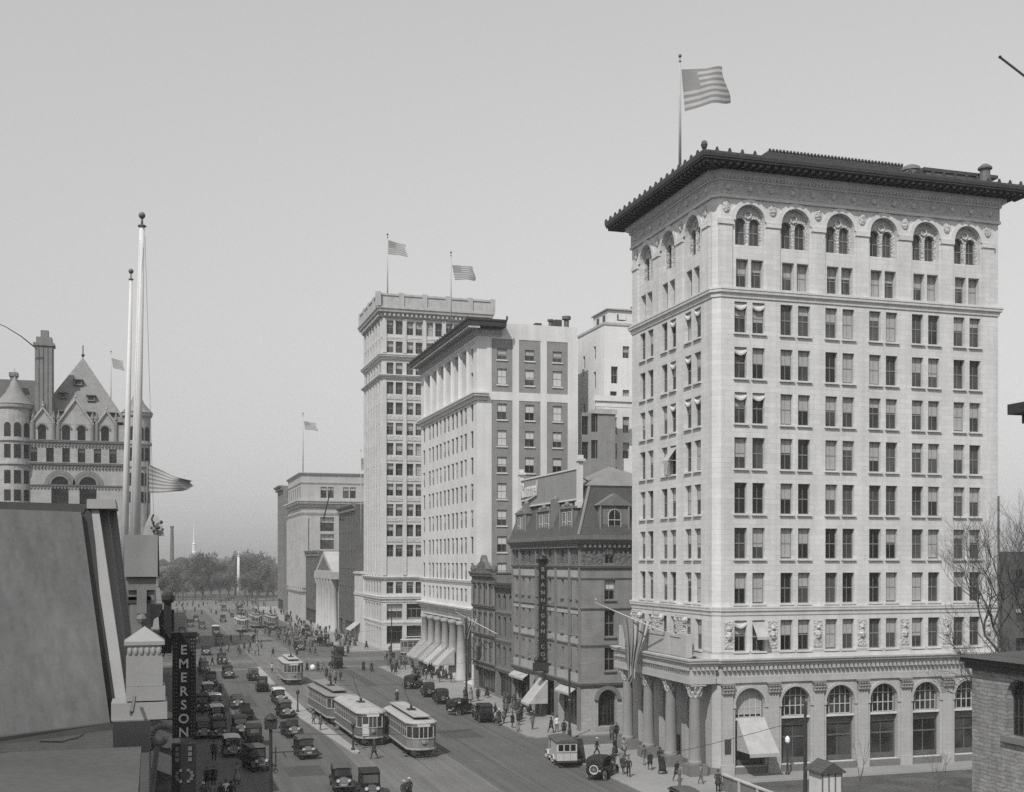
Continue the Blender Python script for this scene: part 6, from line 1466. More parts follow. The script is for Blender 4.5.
CARS = [  # kind, body, top, px, py(centre on ground), heading, label
 (T_, 'car_black', 'top_grey', 342, 789, -4, 'car with grey folding top at the bottom edge, left of the boxy one'),
 (D_, 'car_black', 'top_black', 370, 797, -4, 'boxy dark closed car at the bottom edge beside the grey-topped car'),
 (T_, 'car_black', 'top_grey', 305, 757, 4, 'dark car with broad grey top driving alone below the queue'),
 (O_, 'car_black', 'top_grey', 291, 736, 6, 'open car with bright windscreen just behind the lone grey-topped car'),
 (T_, 'car_black', 'top_grey', 285, 717, 4, 'grey-topped car in the queue beside the tram island'),
 (T_, 'car_black', 'top_white', 279, 703, 2, 'white-topped car at the tail of the queue beside the tram island'),
 (D_, 'car_black', 'top_black', 262, 691, 176, 'dark closed car seen from behind left of the smaller tram'),
 (T_, 'car_black', 'top_grey', 253, 680, 178, 'car with grey top ahead of the dark closed car by the smaller tram'),
 (T_, 'car_black', 'top_black', 228, 678, 2, 'black car with shining lamps alone on the shaded side'),
 (O_, 'car_black', 'top_black', 237, 708, 0, 'black open car with white spot behind the horse-like dark wagon'),
 (O_, 'car_grey', 'top_black', 245, 719, 182, 'dark open wagon-like car in the middle of the shaded side'),
 (T_, 'car_black', 'top_white', 232, 756, 2, 'large white-topped car parked in shade next to the black sedan'),
 (D_, 'car_black', 'top_black', 253, 744, 180, 'dark closed car seen from behind above the black sedan'),
 (D_, 'car_black', 'top_grey', 256, 769, 12, 'big black sedan angled out from the shaded kerb'),
 (T_, 'car_black', 'top_white', 217, 722, 2, 'white-topped parked car, nearest of three in the shaded row'),
 (T_, 'car_black', 'top_white', 215, 709, 2, 'white-topped parked car, middle of three in the shaded row'),
 (T_, 'car_black', 'top_white', 208, 697, 2, 'white-topped parked car, farthest of three in the shaded row'),
 (D_, 'car_black', 'top_black', 211, 686, 2, 'dark closed car parked behind the three white-topped cars'),
 (K_, 'car_black', 'top_white', 216, 635, 0, 'pale-roofed truck coming down the far end of the street'),
 (D_, 'car_black', 'top_black', 219, 645, 0, 'dark closed car following in front of the pale-roofed truck'),
 (T_, 'car_black', 'top_black', 206, 655, 0, 'dark car by the shaded kerb beside the crossing crowd'),
 (D_, 'car_black', 'top_black', 223, 622, 0, 'dark closed car beyond the pale-roofed truck'),
 (D_, 'car_black', 'top_black', 224, 611, 0, 'small dark closed car near the far square'),
 (T_, 'car_black', 'top_black', 240, 611, 0, 'small dark touring car near the far square'),
 (T_, 'car_black', 'top_grey', 271, 630, 0, 'touring car right of the farthest tram'),
 (D_, 'car_black', 'top_black', 190, 627, 0, 'dark car parked in the far shaded row, nearest the signs'),
 (T_, 'car_black', 'top_black', 196, 622, 0, 'dark touring car parked in the far shaded row'),
 (D_, 'car_black', 'top_grey', 202, 629, 0, 'grey-roofed closed car parked in the far shaded row'),
 (T_, 'car_black', 'top_grey', 182, 634, 0, 'grey-topped car parked at the far shaded kerb above the bulb sign'),
 (T_, 'car_black', 'top_grey', 299, 650, 4, 'touring car coming on beside two walking men at the crossing'),
 (T_, 'car_black', 'top_black', 325, 646, 30, 'dark car waiting before the far pavement crowd'),
 (D_, 'car_black', 'top_black', 336, 668, 184, 'dark closed car going away right of the smaller tram'),
 (D_, 'car_black', 'top_grey', 338, 656, 184, 'closed car just ahead of the dark one right of the smaller tram'),
 (T_, 'car_black', 'top_black', 413, 688, 150, 'dark car parked slantwise before the awnings, farthest of the kerb row'),
 (T_, 'car_black', 'top_black', 428, 696, 172, 'dark car parked second in the row before the awnings'),
 (T_, 'car_black', 'top_black', 441, 703, 174, 'dark touring car parked third in the row before the awnings'),
 (T_, 'car_black', 'top_black', 462, 714, 122, 'touring car with pale wheels turned slantwise from the kerb'),
 (D_, 'car_black', 'top_black', 483, 721, 176, 'black closed car parked at the kerb beside the slanting touring car'),
 (T_, 'car_black', 'top_black', 204, 673, 2, 'dark touring car parked in shade behind the people at the crossing'),
 (T_, 'car_black', 'top_grey', 203, 738, 2, 'grey-topped car at the shaded kerb right beside the lower sign'),
 (D_, 'car_black', 'top_black', 219, 738, 2, 'black closed car squeezed between white-topped cars in the shaded row'),
 (T_, 'car_black', 'top_black', 240, 734, 0, 'dark touring car double-parked beside the shaded row'),
 (D_, 'car_black', 'top_black', 201, 712, 2, 'black closed car at the shaded kerb half hidden by the bulb sign'),
 (T_, 'car_black', 'top_black', 222, 664, 0, 'dark touring car following the lamp-lit car on the shaded side'),
 (T_, 'car_black', 'top_black', 196, 642, 0, 'dark touring car at the far shaded kerb above the sign top'),
 (T_, 'car_black', 'top_black', 258, 618, 0, 'small dark touring car between the far trams and the square'),
 (T_, 'car_black', 'top_grey', 307, 636, 10, 'grey-topped car nosing along the far sunlit crowd'),
 (D_, 'car_black', 'top_black', 288, 622, 0, 'dark closed car at the far sunlit kerb near the white bank'),
 (T_, 'car_black', 'top_grey', 680, 812, 178, 'grey-topped car at the bottom edge before the porch, only its roof in view'),
]
for kind, body, top, px, py, rz, lb in CARS:
    x, y = gp(px, py); car(kind, body, top, x, y, rz, lb, white='pale wheels' in lb)
x, y = gp(560, 762); v = car(V_, 'car_light', 'top_grey', x, y, 172, 'pale box van with three rear windows by the corner pavement'); v.scale = (1.12, 1.1, 1.05)
x, y = gp(602, 777); car(T_, 'car_black', 'top_black', x, y, 140, 'black touring car with pale spare wheel seen from behind at the corner', True, spare=True)
# canvas-covered handcart beside the van
x, y = gp(577, 764); t = thing('covered_cart', 'dark canvas-covered cart standing against the pale box van', 'cart', (x, y, 0))
q = MB(); q.exty([(y - .9, .6), (y + .9, .6), (y + .7, 1.3), (y, 2.3), (y - .5, 1.5)], x - .5, x + .5); q.build('cover', 'top_black', t)
wheel_parts(t, -.6, 0, .5); wheel_parts(t, .6, 0, .5)

# ======================================================================== trams
def tram(label, x, y, rz, L=13.0, mono=True, body='tram_body', number=None, pole_dir=1, roof='tram_roof', sign=False):
    """local front at y=0 facing -y, tail at y=L"""
    t = thing('tram', label, 'tram', group='trams in the street'); W = 1.28; zf, zs, zw, zr = .75, 1.75, 2.75, 3.05
    ns = 5
    def outline(w, ins=0.0):
        fr = [(-w, 1.1 + ins), (-w * .72, .32 + ins), (-w * .3, .03 + ins), (w * .3, .03 + ins), (w * .72, .32 + ins), (w, 1.1 + ins)]
        return fr + [(w, L - 1.1 - ins), (w * .72, L - .32 - ins), (w * .3, L - .03 - ins), (-w * .3, L - .03 - ins), (-w * .72, L - .32 - ins), (-w, L - 1.1 - ins)]
    o = outline(W)
    q = MB()
    n = len(o)
    for i in range(n):
        (xa, ya), (xb, yb) = o[i], o[(i + 1) % n]
        q.face(((xa, ya, zf), (xb, yb, zf), (xb, yb, zs), (xa, ya, zs))); q.face(((xa, ya, zw), (xb, yb, zw), (xb, yb, zr), (xa, ya, zr)))
    q.face([(x_, y_, zf) for x_, y_ in o][::-1]); q.build('body', body, t)
    q = MB(); q.sweep(o, [(-.02, zs - .04), (.05, zs - .04), (.05, zs + .06), (-.02, zs + .06)], True); q.sweep(o, [(-.02, zf), (.07, zf), (.07, zf + .14), (-.02, zf + .14)], True); q.build('belt_rail', 'tram_cream', t)
    q = MB(); wn = MB()
    oi = outline(W - .05, .05)
    for i in range(n):
        (xa, ya), (xb, yb) = oi[i], oi[(i + 1) % n]
        wn.face(((xa, ya, zs), (xb, yb, zs), (xb, yb, zw), (xa, ya, zw)))
        if i not in (2, 8) and not (i in (5, 11)): pass
        q.tube((o[i][0] * .985, o[i][1], zs), (o[i][0] * .985, o[i][1], zw), .06 if i in (0, 5, 6, 11) else .055, n=6)
    k = max(4, int((L - 2.2) / .95))
    for s in (-1, 1):
        for i in range(k + 1): y_ = 1.1 + (L - 2.2) * i / k; q.box(s * (W - .03), y_ - .06, zs, s * (W + .01), y_ + .06, zw)
        q.box(s * (W - .035), 1.1, zs + .66, s * (W + .005), L - 1.1, zs + .71)
    q.tube((0, .0 + .05, zs), (0, .05, zw), .045, n=6)
    q.build('window_posts', 'tram_cream', t); wn.build('glazing', 'pane', t)
    rf = MB(); ro = outline(W + .12, -.06)
    def shell(levels):
        rings = []
        for sc, z in levels: rings.append([rf.p(x_ * sc[0], L / 2 + (y_ - L / 2) * sc[1], z) for x_, y_ in ro])
        for a, c_ in zip(rings[:-1], rings[1:]):
            for i in range(n): rf.fi((a[i], a[(i + 1) % n], c_[(i + 1) % n], c_[i]))
        rf.fi(rings[-1])
    shell([((1, 1), zr - .03), ((1.0, 1.0), zr + .06), ((.9, .985), zr + .22), ((.7, .95), zr + .36), ((.4, .9), zr + .45)] if not mono else [((1, 1), zr - .03), ((1, 1), zr + .06), ((.86, .975), zr + .18), ((.62, .93), zr + .26)])
    ro_ = rf.build('roof', roof, t)
    if mono:
        q = MB(); q.prism([(-.62, 1.3), (.62, 1.3), (.62, L - 1.3), (-.62, L - 1.3)], zr + .2, zr + .50); q.build('clerestory', 'frame_dark', ro_)
        q = MB(); q.prism([(-.75, .9), (-.5, .7), (.5, .7), (.75, .9), (.75, L - .9), (.5, L - .7), (-.5, L - .7), (-.75, L - .9)], zr + .502, zr + .60); q.build('clerestory_roof', roof, ro_)
        zt = zr + .6
    else:
        zt = zr + .45; q = MB()
        for s in (-1, 1):
            for i in range(4): y_ = 2 + i * (L - 4) / 3; q.box(s * .5 - .16, y_ - .25, zr + .36, s * .5 + .16, y_ + .25, zr + .52)
        q.build('roof_vent', roof, ro_)
    q = MB(); yb = L * .42; q.box(-.35, yb - .5, zt, .35, yb + .5, zt + .12); q.tube((0, yb, zt + .1), (0, yb, zt + .4), .12, n=8); q.build('pole_base', 'iron', t)
    q = MB(); q.path([(0, yb, zt + .3), (0, yb + pole_dir * 2.4, zt + 1.2), (0, yb + pole_dir * 4.6, 5.8)], [.05, .04, .03], 6); q.build('trolley_arm', 'iron', t)
    q = MB(); q.T = Matrix.Translation((0, -.02, 1.45)) @ Matrix.Rotation(R(90), 4, 'X'); q.lathe([(.17, 0), (.19, .08), (.15, .14), (.01, .15)], 12); q.build('headlamp', 'brass', t)
    q = MB(); q.box(-.95, .25, .35, .95, L - .25, .75); q.build('underframe', 'frame_dark', t)
    for y_ in (2.3, L - 2.3):
        q = MB(); q.box(-.85, y_ - 1.15, .22, .85, y_ + 1.15, .5)
        for s in (-1, 1):
            for d in (-.75, .75): q.tube((s * .70, y_ + d, .37), (s * .82, y_ + d, .37), .36, n=14)
        q.build('bogie', 'iron', t)
    q = MB(); q.path([(-1.0, -.15, .35), (-.7, -.5, .3), (.7, -.5, .3), (1.0, -.15, .35)], .04, 5)
    for i in range(6): q.tube((-.8 + i * .32, -.1, .5), (-.8 + i * .32, -.45, .28), .02, n=4)
    q.build('lifeguard', 'iron', t)
    q = MB()
    for s in (-1, 1): q.box(s * (W + .0), 1.15, .35, s * (W + .22), 1.95, .42); q.box(s * (W + .0), L - 1.95, .35, s * (W + .22), L - 1.15, .42)
    q.build('step', 'iron', t)
    q = MB(); q.box(-.55, -.02, zw + .03, .55, .05, zr - .02); q.build('destination_sign', 'frame_light' if not sign else 'white_paint', t)
    if number:
        q = MB(); text_into(q, number, .36, Matrix.Translation((.15, .015, 1.28)) @ Matrix.Rotation(R(90), 4, 'X'), .012); q.build('number', 'frame_dark', t)
    if sign:
        q = MB(); q.box(-.95, .02, zf + .25, -.35, .12, zs + .35); q.build('dash_notice', 'white_paint', t)
    t.location = (x, y, 0); t.rotation_euler.z = R(rz); t.scale = (1.1, 1.0, 1.06); return t
tram('leading tram with raised roof deck and curved pale front, nearest the bottom', 24.0, 106.6, 0, 13.2, True, 'tram_body', '811', 1)
tram('tram with smooth rounded white roof alongside the island', 20.75, 115.0, 2, 14.2, False, 'tram_side', None, 1, sign=True)
tram('older tram with raised roof deck coupled behind the round-roofed one', 20.0, 130.8, 3, 14.0, True, 'tram_side', None, 1, 'tram_roof_dark')
tram('short pale tram alone between island and crossing crowd', 19.75, 174.5, 0, 10.5, True, 'tram_body', None, 1)
tram('far tram with lit front windows near the square', 21.6, 305, 0, 13, True, 'tram_body', None, 1)
tram('dark far tram standing right behind the farthest one', 26.5, 322, 0, 13, True, 'tram_side', None, 1, 'tram_roof_dark')
tram('dark far tram beside the far pavement crowd', 30.5, 318, 0, 13, True, 'tram_side', None, 1, 'tram_roof_dark')
tram('tram turning out of the cross street behind the awnings', 57.0, 219.8, 90, 12, True, 'tram_body', None, 1)

# ======================================================================= people
def body_mesh(pose, sex, cols, far=False):
    """one continuous figure grown over a posed skeleton, 1.72 m tall, facing -y"""
    st, arm = pose
    V, E, Rd = [], [], []
    def v(p, r, par_=None):
        V.append(p); Rd.append(r)
        if par_ is not None: E.append((par_, len(V) - 1))
        return len(V) - 1
    pel = v((0, 0, .93), (.15, .11)); ch_ = v((0, .0, 1.22), (.17, .12), pel); sh = v((0, .01, 1.40), (.15, .10), ch_); nk = v((0, 0, 1.49), (.06, .06), sh)
    hd = v((0, -.02, 1.60), (.078, .095), nk); v((0, -.01, 1.70), (.066, .075), hd)
    v((0, -.115, 1.585), (.02, .02), hd)                      # nose
    for s in (-1, 1):
        sw = st * s; hp = v((s * .10, 0, .86), (.095, .10), pel)
        kn = v((s * .10, -sw * .5 - .03 * abs(st), .50), (.07, .075), hp); an = v((s * .10, -sw * .75 + (.10 if sw < 0 else 0), .09), (.045, .05), kn)
        v((s * .11, -sw * .75 - .13 + (.10 if sw < 0 else 0), .04), (.042, .035), an)
        so_ = v((s * .205, .01, 1.38), (.068, .07), sh)
        if arm == 1 and s == 1: el = v((s * .29, -.06, 1.14), (.05, .05), so_); ha = v((s * .18, -.27, 1.2), (.036, .036), el)
        elif arm == 2: el = v((s * .27, .05, 1.14), (.05, .05), so_); ha = v((s * .14, -.18, 1.02), (.036, .036), el)
        else: el = v((s * .265, .04 + sw * .25, 1.12), (.05, .05), so_); ha = v((s * .26, -.05 + sw * .5, .87), (.036, .036), el)
        hv = V[ha]; v((hv[0], hv[1] - .03, hv[2] - .09), (.032, .022), ha)
    me = bpy.data.meshes.new('person'); me.from_pydata(V, E, [])
    o = bpy.data.objects.new('p', me); COL.objects.link(o)
    sk = o.modifiers.new('s', 'SKIN'); sk.use_smooth_shade = True
    for i, r in enumerate(Rd): me.skin_vertices[0].data[i].radius = r
    me.skin_vertices[0].data[0].use_root = True
    if not far: o.modifiers.new('u', 'SUBSURF').levels = 1
    dg = bpy.context.evaluated_depsgraph_get(); out = bpy.data.meshes.new_from_object(o.evaluated_get(dg))
    bpy.data.objects.remove(o); bpy.data.meshes.remove(me)
    out.name = 'person'; out.materials.clear()
    for c in cols: out.materials.append(M[c])                 # skin, coat, legs
    for p in out.polygons:
        z = p.center.z; x = abs(p.center.x); hand = (z < .93 and x > .2) or (arm == 1 and p.center.y < -.2 and z > 1.1 and x > .1)
        p.material_index = 0 if (z > 1.5 or hand) else (1 if (z > .88 or x > .19) else 2)
    if far: # hat and coat skirt are left to the outline of the figure at this size
        pass
    return out
def coat_mesh(long, m, st):
    q = MB(); z1 = 1.05; z0 = .28 if long == 2 else .62
    if long == 2: q.lathe([(.19, 1.08), (.17, 1.0), (.25, .8), (.30, .5), (.33, z0), (.29, z0)], 10)
    else: q.lathe([(.20, 1.12), (.20, .98), (.235, .8), (.26, z0), (.22, z0)], 10)
    for i, v_ in enumerate(q.v): q.v[i] = Vector((v_.x, v_.y * (.8 + abs(st) * .5), v_.z))
    return q.mesh('coat' if long != 2 else 'skirt', m, smooth=True)
def hat_mesh(kind, m):
    q = MB()
    if kind == 'cap': q.lathe([(.10, 1.655), (.125, 1.69), (.10, 1.74), (.01, 1.75)], 10); q.box(-.07, -.19, 1.66, .07, -.08, 1.685)
    elif kind == 'wide': q.lathe([(.10, 1.665), (.23, 1.66), (.23, 1.68), (.12, 1.69), (.10, 1.80), (.01, 1.82)], 12)
    else: q.lathe([(.10, 1.655), (.165, 1.66), (.16, 1.68), (.105, 1.685), (.095, 1.79), (.01, 1.80)], 12)
    return q.mesh('hat', m, smooth=True)
PB, PC, PH = {}, {}, {}
rp = random.Random(21)
def person(x, y, rz, label, group=None, coat=None, legs=None, st=None, arm=None, long=None, hat=None, far=False, scale=None, z=.0):
    coat = coat or rp.choice(['cloth_black', 'cloth_dark', 'cloth_dark', 'cloth_grey', 'cloth_grey', 'cloth_mid']); legs = legs or rp.choice(['cloth_black', 'cloth_dark', 'cloth_grey'])
    st = rp.choice([-.36, -.2, 0.06, .2, .36]) if st is None else st; arm = rp.choice([0, 0, 0, 1, 2]) if arm is None else arm
    long = rp.choice([0, 1, 1, 2]) if long is None else long; hat = hat or rp.choice(['cap', 'derby', 'derby', 'wide' if long == 2 else 'derby'])
    k = (st, arm, coat, legs, far)
    if k not in PB: PB[k] = body_mesh((st, arm), 0, ('skin', coat, legs), far)
    o = bpy.data.objects.new('person', PB[k]); COL.objects.link(o); o.location = (x, y, z); o.rotation_euler.z = R(rz)
    s = scale or rp.uniform(.95, 1.06); o.scale = (s, s, s); tag(o, label, 'person', group)
    if not far:
        hm = rp.choice(['cloth_black', 'cloth_dark', 'cloth_grey', 'straw' if rp.random() < .25 else 'cloth_dark']) if hat != 'straw' else 'straw'
        hk = (('derby' if hat == 'straw' else hat), hm)
        if hk not in PH: PH[hk] = hat_mesh(*hk)
        inst('hat', PH[hk], o)
        if long:
            ck = (long, coat, round(abs(st), 1))
            if ck not in PC: PC[ck] = coat_mesh(long, coat, st)
            inst('skirt' if long == 2 else 'coat', PC[ck], o)
    elif long:
        ck = (long, coat, round(abs(st), 1))
        if ck not in PC: PC[ck] = coat_mesh(long, coat, st)
        inst('skirt' if long == 2 else 'coat', PC[ck], o)
    return o
def kerbz(x, y):
    on = (x > 37 and (y < 108.9 or 115.2 < y < 200.6 or y > 234)) or (x < 7.3 and (y < 200 or y > 236)) or (17.0 < x < 18.3 and 112 < y < 126) or (15.8 < x < 17.3 and 125 < y < 168)
    return .14 if on else 0.0
NEAR = [
 (404, 803, 0, 'man in dark coat and cap walking at the bottom edge, left of two', dict(coat='cloth_dark', hat='cap')), (409, 801, 10, 'man in dark coat and cap walking at the bottom edge, right of two', dict(coat='cloth_dark', hat='cap')),
 (374, 759, -100, 'man in long dark coat stepping out before the round-roofed tram', dict(coat='cloth_dark', st=.36, long=1)),
 (397, 704, 20, 'person with pale hat standing in the road above the leading tram', dict(coat='cloth_dark', long=1, hat='straw', st=.06)),
 (363.5, 671, 200, 'woman in long dark coat crossing the open road, left of two', dict(coat='cloth_black', long=2)), (371.5, 672, 170, 'woman in dark dress crossing the open road, right of two', dict(coat='cloth_dark', long=2)),
 (320.5, 730, 100, 'stout man in dark coat waiting on the tram island', dict(coat='cloth_grey', long=1, st=.06)), (313.5, 724, 60, 'man in grey coat just behind another on the tram island', dict(coat='cloth_mid', long=1)),
 (551, 733, 40, 'man in dark suit under the slanted awning, leftmost of three', dict(coat='cloth_black', long=1)), (557, 732, 10, 'person in white shirt between two dark figures by the trolley pole', dict(coat='cloth_white', legs='cloth_grey', long=0)), (564, 736, -20, 'dark-suited man beside the kerb trolley pole', dict(coat='cloth_black', long=1)),
 (612, 740, 170, 'man with white collar on the side-street crossing by the rusticated door', dict(coat='cloth_grey', long=1)), (616.5, 739, 190, 'dark-coated companion on the side-street crossing by the rusticated door', dict(coat='cloth_black', long=1)),
 (597, 757, 60, 'man in dark suit at the kerb above the black touring car', dict(coat='cloth_dark', long=0)), (615, 756, 30, 'woman in wide dark cape near the porch corner', dict(coat='cloth_black', long=2, st=.06)), (624, 757, -20, 'man in grey coat next to the caped woman', dict(coat='cloth_mid', long=1)),
 (644, 765, 200, 'man in pale trousers walking before the porch columns', dict(coat='cloth_grey', legs='cloth_mid', long=0)), (650, 770, 180, 'man in dark suit following close before the porch columns', dict(coat='cloth_black', long=1)),
 (628.5, 777, 160, 'dark-suited man standing beside the car with spare wheel', dict(coat='cloth_black', long=0, st=.2)), (677, 781.5, 20, 'broad man in dark coat walking by the corner column', dict(coat='cloth_black', long=1, st=.36)),
 (701, 784, 60, 'man in grey suit at the corner column pedestal', dict(coat='cloth_mid', legs='cloth_grey', long=0)), (718, 792, 160, 'man with hat at the end of the board fence', dict(coat='cloth_dark', long=1)),
 (499, 724.5, 20, 'woman in dark coat with pale hat at the kerb by the closed car', dict(coat='cloth_dark', long=2, hat='straw')), (506, 717, 0, 'tall man in dark suit behind the woman at the kerb', dict(coat='cloth_grey', long=0)),
 (512.5, 728, 30, 'man in long dark coat facing the kerb near a child', dict(coat='cloth_black', long=1)), (518, 731.5, 20, 'child in pale clothes at the kerb', dict(coat='cloth_mid', long=2, scale=.68, hat='cap')),
 (521, 719, 200, 'man in dark coat before the arched shop entrance', dict(coat='cloth_dark', long=1)), (529.5, 713, 150, 'woman in dark dress in the shade of the shop entrance', dict(coat='cloth_black', long=2)), (532.5, 729.5, 0, 'slim man in suit standing alone on bright pavement', dict(coat='cloth_grey', legs='cloth_grey', long=0)),
 (465, 700.5, 0, 'man at the foot of the tall trolley pole', dict(coat='cloth_dark', long=1)), (471, 702, 30, 'woman in grey by the tall trolley pole', dict(coat='cloth_mid', long=2)), (478, 701, -20, 'dark-coated man next to the woman in grey by the tall pole', dict(coat='cloth_black', long=1)), (487, 697.5, 90, 'person in black by the ornate store doorway', dict(coat='cloth_black', long=2)),
 (307, 671.5, 10, 'person in long dark coat right of the short tram', dict(coat='cloth_black', long=2)), (318, 672, -20, 'person in dark coat beside the pale bundle', dict(coat='cloth_dark', long=2)), (322, 673.5, 30, 'man in grey at the edge of the tram queue', dict(coat='cloth_mid', long=0)),
 (297, 657.5, 0, 'man in black before the car at the crossing', dict(coat='cloth_black', long=1)), (310, 655, -90, 'man striding in black suit, left of a pair at the crossing', dict(coat='cloth_black', st=.36, long=0)), (315.3, 655.5, -80, 'man striding in black suit, right of a pair at the crossing', dict(coat='cloth_black', st=.36, long=0)),
 (315.5, 645.5, 0, 'figure in bright white coat beyond the striding pair', dict(coat='cloth_white', legs='cloth_light', long=1)), (273, 656.5, 30, 'lone man in black left of the short tram', dict(coat='cloth_black', long=1)), (348, 653.5, 0, 'person in long black coat alone near the far kerb', dict(coat='cloth_black', long=2)),
 (326.5, 677.5, 40, 'woman in black at the head of the tram queue', dict(coat='cloth_black', long=2)), (335, 681, 20, 'woman in pale coat in the tram queue', dict(coat='cloth_mid', long=2)), (340.5, 681, -30, 'man in dark coat last in the tram queue', dict(coat='cloth_dark', long=1)), (330, 685, 20, 'man in dark suit beside the coupled tram', dict(coat='cloth_dark', long=1)),
 (231, 642, 0, 'tall dark figure standing alone left of the far tracks', dict(coat='cloth_black', long=1)),
 (272, 673, 200, 'person in pale blouse stepping along the short tram', dict(coat='cloth_light', legs='cloth_dark', long=0)),
]
for px, py, rz, lb, kw in NEAR:
    x, y = gp(px, py, .0); zk = kerbz(x, y)
    if zk: x, y = gp(px, py, zk)
    person(x, y, rz, lb, z=zk, **kw)
# bright bundle carried near the short tram
x, y = gp(312.7, 671); q = MB(); q.sphere((0, 0, .75), .5, 10, 1.1); o = q.build('white_bundle', 'cloth_white', None, True); o.location = (x, y, -.25 + .05); tag(o, 'round white bundle on the road beside the short tram', 'bundle')
placed = []
def crowd(n, box, label, group, far=False, ymin=None, **kw):
    x0, y0, x1, y1 = box; k = 0; tries = 0
    while k < n and tries < n * 40:
        tries += 1; px, py = rp.uniform(x0, x1), rp.uniform(y0, y1); x, y = gp(px, py)
        zk = kerbz(x, y)
        if x > 43.0 and not (200 < y < 233): continue
        if 17.4 < x < 25 and (106 < y < 146 or 173 < y < 186 or 303 < y < 336): continue
        if any((x - a) ** 2 + (y - c_) ** 2 < .45 for a, c_ in placed): continue
        placed.append((x, y)); k += 1; person(x, y, rp.uniform(0, 360), label, group, far=far, z=zk, **kw)
crowd(14, (384, 645, 420, 664), 'dark figure among the crowd on the crossing corner before the tallest tower', 'crowd on the crossing corner')
crowd(5, (600, 740, 700, 782), 'dark figure strolling on the sunny pavement before the porch', 'strollers before the porch')
crowd(8, (484, 700, 530, 732), 'dark figure walking along the kerb before the brownstone building', 'walkers along the kerb')
crowd(14, (386, 664, 406, 676), 'figure walking on bright pavement at the crossing corner', 'walkers at the crossing corner')
crowd(24, (410, 668, 462, 684), 'dark figure in the crowd under the striped awnings', 'crowd under the awnings')
crowd(10, (502, 694, 536, 716), 'dark figure in the shoppers before the brownstone shop windows', 'shoppers before the brownstone building')
crowd(10, (236, 645, 262, 657), 'dark figure in the group waiting on the street crossing', 'people waiting on the street crossing')
crowd(12, (200, 660, 226, 760), 'dark figure near the cars parked in shade', 'people among the shaded cars')
crowd(4, (212, 650, 228, 657), 'dark figure walking left of the street crossing', 'people left of the street crossing')
crowd(22, (338, 622, 382, 650), 'small dark figure in the crowd at the foot of the tallest tower', 'crowd at the foot of the tallest tower', True)
crowd(62, (284, 614, 345, 648), 'small dark figure in the dense crowd on the far sunlit pavement', 'dense crowd on the far sunlit pavement', True)
crowd(26, (232, 603, 290, 622), 'tiny figure crossing near the far square', 'people near the far square', True)
crowd(24, (176, 600, 240, 618), 'tiny figure by the far end of the shaded side', 'people at the far end of the shaded side', True)
for i, (px, py, lb, kw) in enumerate(((207, 790, 'man in bowler hat walking away on the shaded pavement, left of two', dict(coat='cloth_black')), (213.5, 790, 'man in bowler hat walking away on the shaded pavement, right of two', dict(coat='cloth_black')), (214, 762, 'dark couple figure farther along the shaded pavement', dict(coat='cloth_dark')), (203, 808, 'person with white hat at the bottom of the shaded pavement', dict(hat='straw', coat='cloth_grey')), (212, 808, 'woman in grey at the bottom of the shaded pavement', dict(coat='cloth_mid', long=2)), (221, 807, 'man in dark suit at the bottom near the parked cars', dict(coat='cloth_black')), (226, 804, 'woman in white blouse at the bottom near the parked cars', dict(coat='cloth_white', long=0)), (231, 808, 'man in black following the woman in white blouse', dict(coat='cloth_black')), (237, 786, 'man in grey beside the big black sedan', dict(coat='cloth_mid')))):
    x, y = gp(px, py); zk = kerbz(x, y); person(x, y, 180 if i < 3 else 10, lb, z=zk, **kw)

# beyond three hundred figures, the rest of the far crowd is one mass
cm = MB(); fb = [k for k in PB if k[4]][:8]
for n, (x0, y0, x1, y1) in ((150, (240, 604, 350, 642)), (70, (176, 598, 290, 608)), (30, (345, 624, 384, 644))):
    for i in range(n):
        x, y = gp(rp.uniform(x0, x1), rp.uniform(y0, y1))
        if (x > 43 and not 200 < y < 233) or (18 < x < 33 and 303 < y < 336): continue
        me = PB[fb[i % len(fb)]]; T = Matrix.Translation((x, y, kerbz(x, y))) @ Matrix.Rotation(rp.uniform(0, 6.28), 4, 'Z') @ Matrix.Scale(rp.uniform(.94, 1.05), 4); b0 = len(cm.v)
        for v_ in me.vertices: cm.v.append(T @ v_.co)
        for p in me.polygons: cm.f.append([b0 + j for j in p.vertices]); cm.mi.append(p.material_index if p.material_index < 1 else 1 + i % 3)
tag(cm.build('crowd', ['skin', 'cloth_black', 'cloth_dark', 'cloth_grey']), kind='stuff')

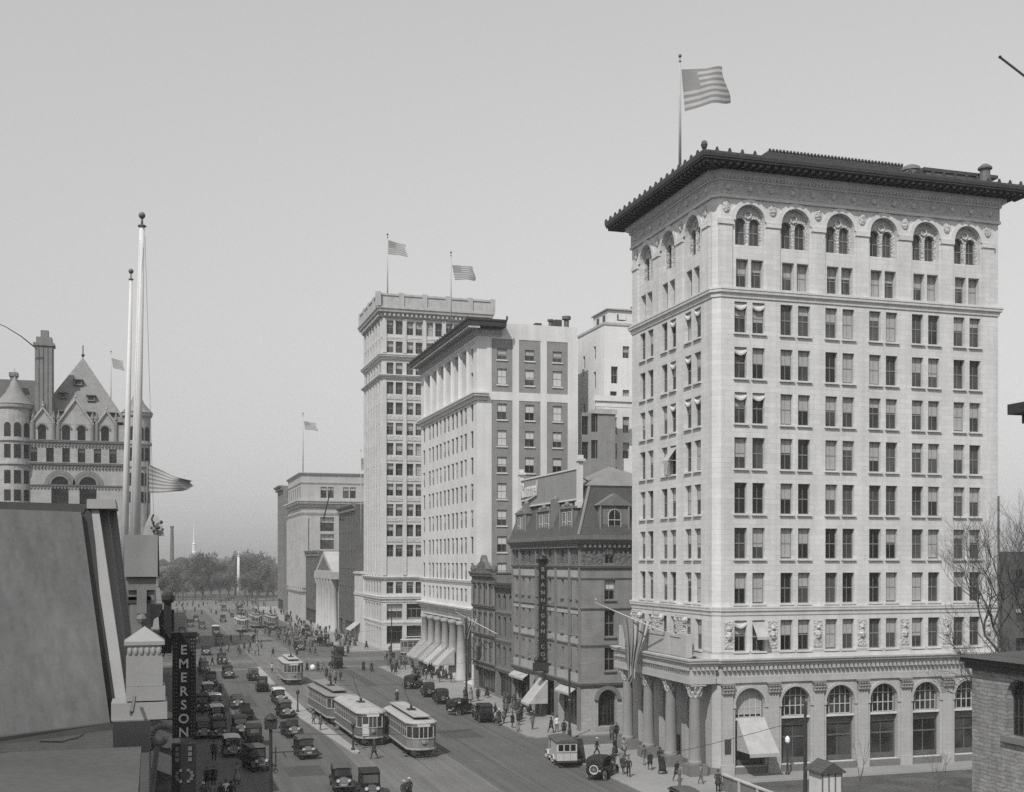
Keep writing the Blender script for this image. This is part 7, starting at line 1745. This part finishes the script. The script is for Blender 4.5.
# ============================================================ light, air, camera
dvec = Vector((.56, .66, -1.0)).normalized()
sl = bpy.data.lights.new('sun', 'SUN'); sl.energy = 2.65; sl.angle = R(.6); sl.color = (1, .985, .96)
so_ = bpy.data.objects.new('sun', sl); COL.objects.link(so_); so_.rotation_euler = dvec.to_track_quat('-Z', 'Y').to_euler(); so_.location = (-60, -60, 120)
w = bpy.data.worlds.new('World'); scene.world = w; w.use_nodes = True; nt = w.node_tree
bg = nt.nodes['Background']; sky = nt.nodes.new('ShaderNodeTexSky'); sky.sky_type = 'NISHITA'; sky.sun_disc = False
sky.sun_elevation = math.asin(-dvec.z); sky.sun_rotation = math.atan2(-dvec.x, -dvec.y); sky.air_density = 4.0; sky.dust_density = .3; sky.ozone_density = 1.0; sky.altitude = 20
sep = nt.nodes.new('ShaderNodeSeparateColor'); nt.links.new(sky.outputs[0], sep.inputs[0])     # blue-sensitive plate: grey mostly from blue
ma = nt.nodes.new('ShaderNodeMath'); ma.operation = 'MULTIPLY'; ma.inputs[1].default_value = .35; mb_ = nt.nodes.new('ShaderNodeMath'); mb_.operation = 'MULTIPLY_ADD'; mb_.inputs[1].default_value = .65
nt.links.new(sep.outputs[0], ma.inputs[0]); nt.links.new(sep.outputs[2], mb_.inputs[0]); nt.links.new(ma.outputs[0], mb_.inputs[2])
cc = nt.nodes.new('ShaderNodeCombineColor')
for i in range(3): nt.links.new(mb_.outputs[0], cc.inputs[i])
nt.links.new(cc.outputs[0], bg.inputs['Color']); bg.inputs['Strength'].default_value = .105
HAZE = .0002
q = MB(); q.box(-500, -60, -1, 600, 760, 75)
hz = q.build('haze', []); m = bpy.data.materials.new('haze'); m.use_nodes = True; nt = m.node_tree; nt.nodes.clear()
out = nt.nodes.new('ShaderNodeOutputMaterial'); pv = nt.nodes.new('ShaderNodeVolumePrincipled'); pv.inputs['Color'].default_value = (.97, .97, .97, 1); pv.inputs['Density'].default_value = HAZE; pv.inputs['Anisotropy'].default_value = -.35
nt.links.new(pv.outputs[0], out.inputs['Volume']); hz.data.materials.append(m); tag(hz, kind='stuff')
cd = bpy.data.cameras.new('camera'); cam = bpy.data.objects.new('camera', cd); COL.objects.link(cam)
cam.location = (0, 0, CAMZ); cam.rotation_euler = (R(90), 0, -YAW); cd.sensor_width = 36; cd.lens = F / 1024 * 36; cd.shift_y = (560 - 396) / 1024; cd.clip_start = .1; cd.clip_end = 12000
scene.camera = cam
vs = scene.view_settings; vs.view_transform = 'Standard'; vs.look = 'None'; vs.exposure = 0.47; vs.gamma = 1.0; vs.use_curve_mapping = False
cy_ = scene.cycles; cy_.use_denoising = False; cy_.max_bounces = 5; cy_.diffuse_bounces = 3; cy_.glossy_bounces = 2; cy_.transmission_bounces = 2; cy_.volume_bounces = 0; cy_.caustics_reflective = False; cy_.caustics_refractive = False
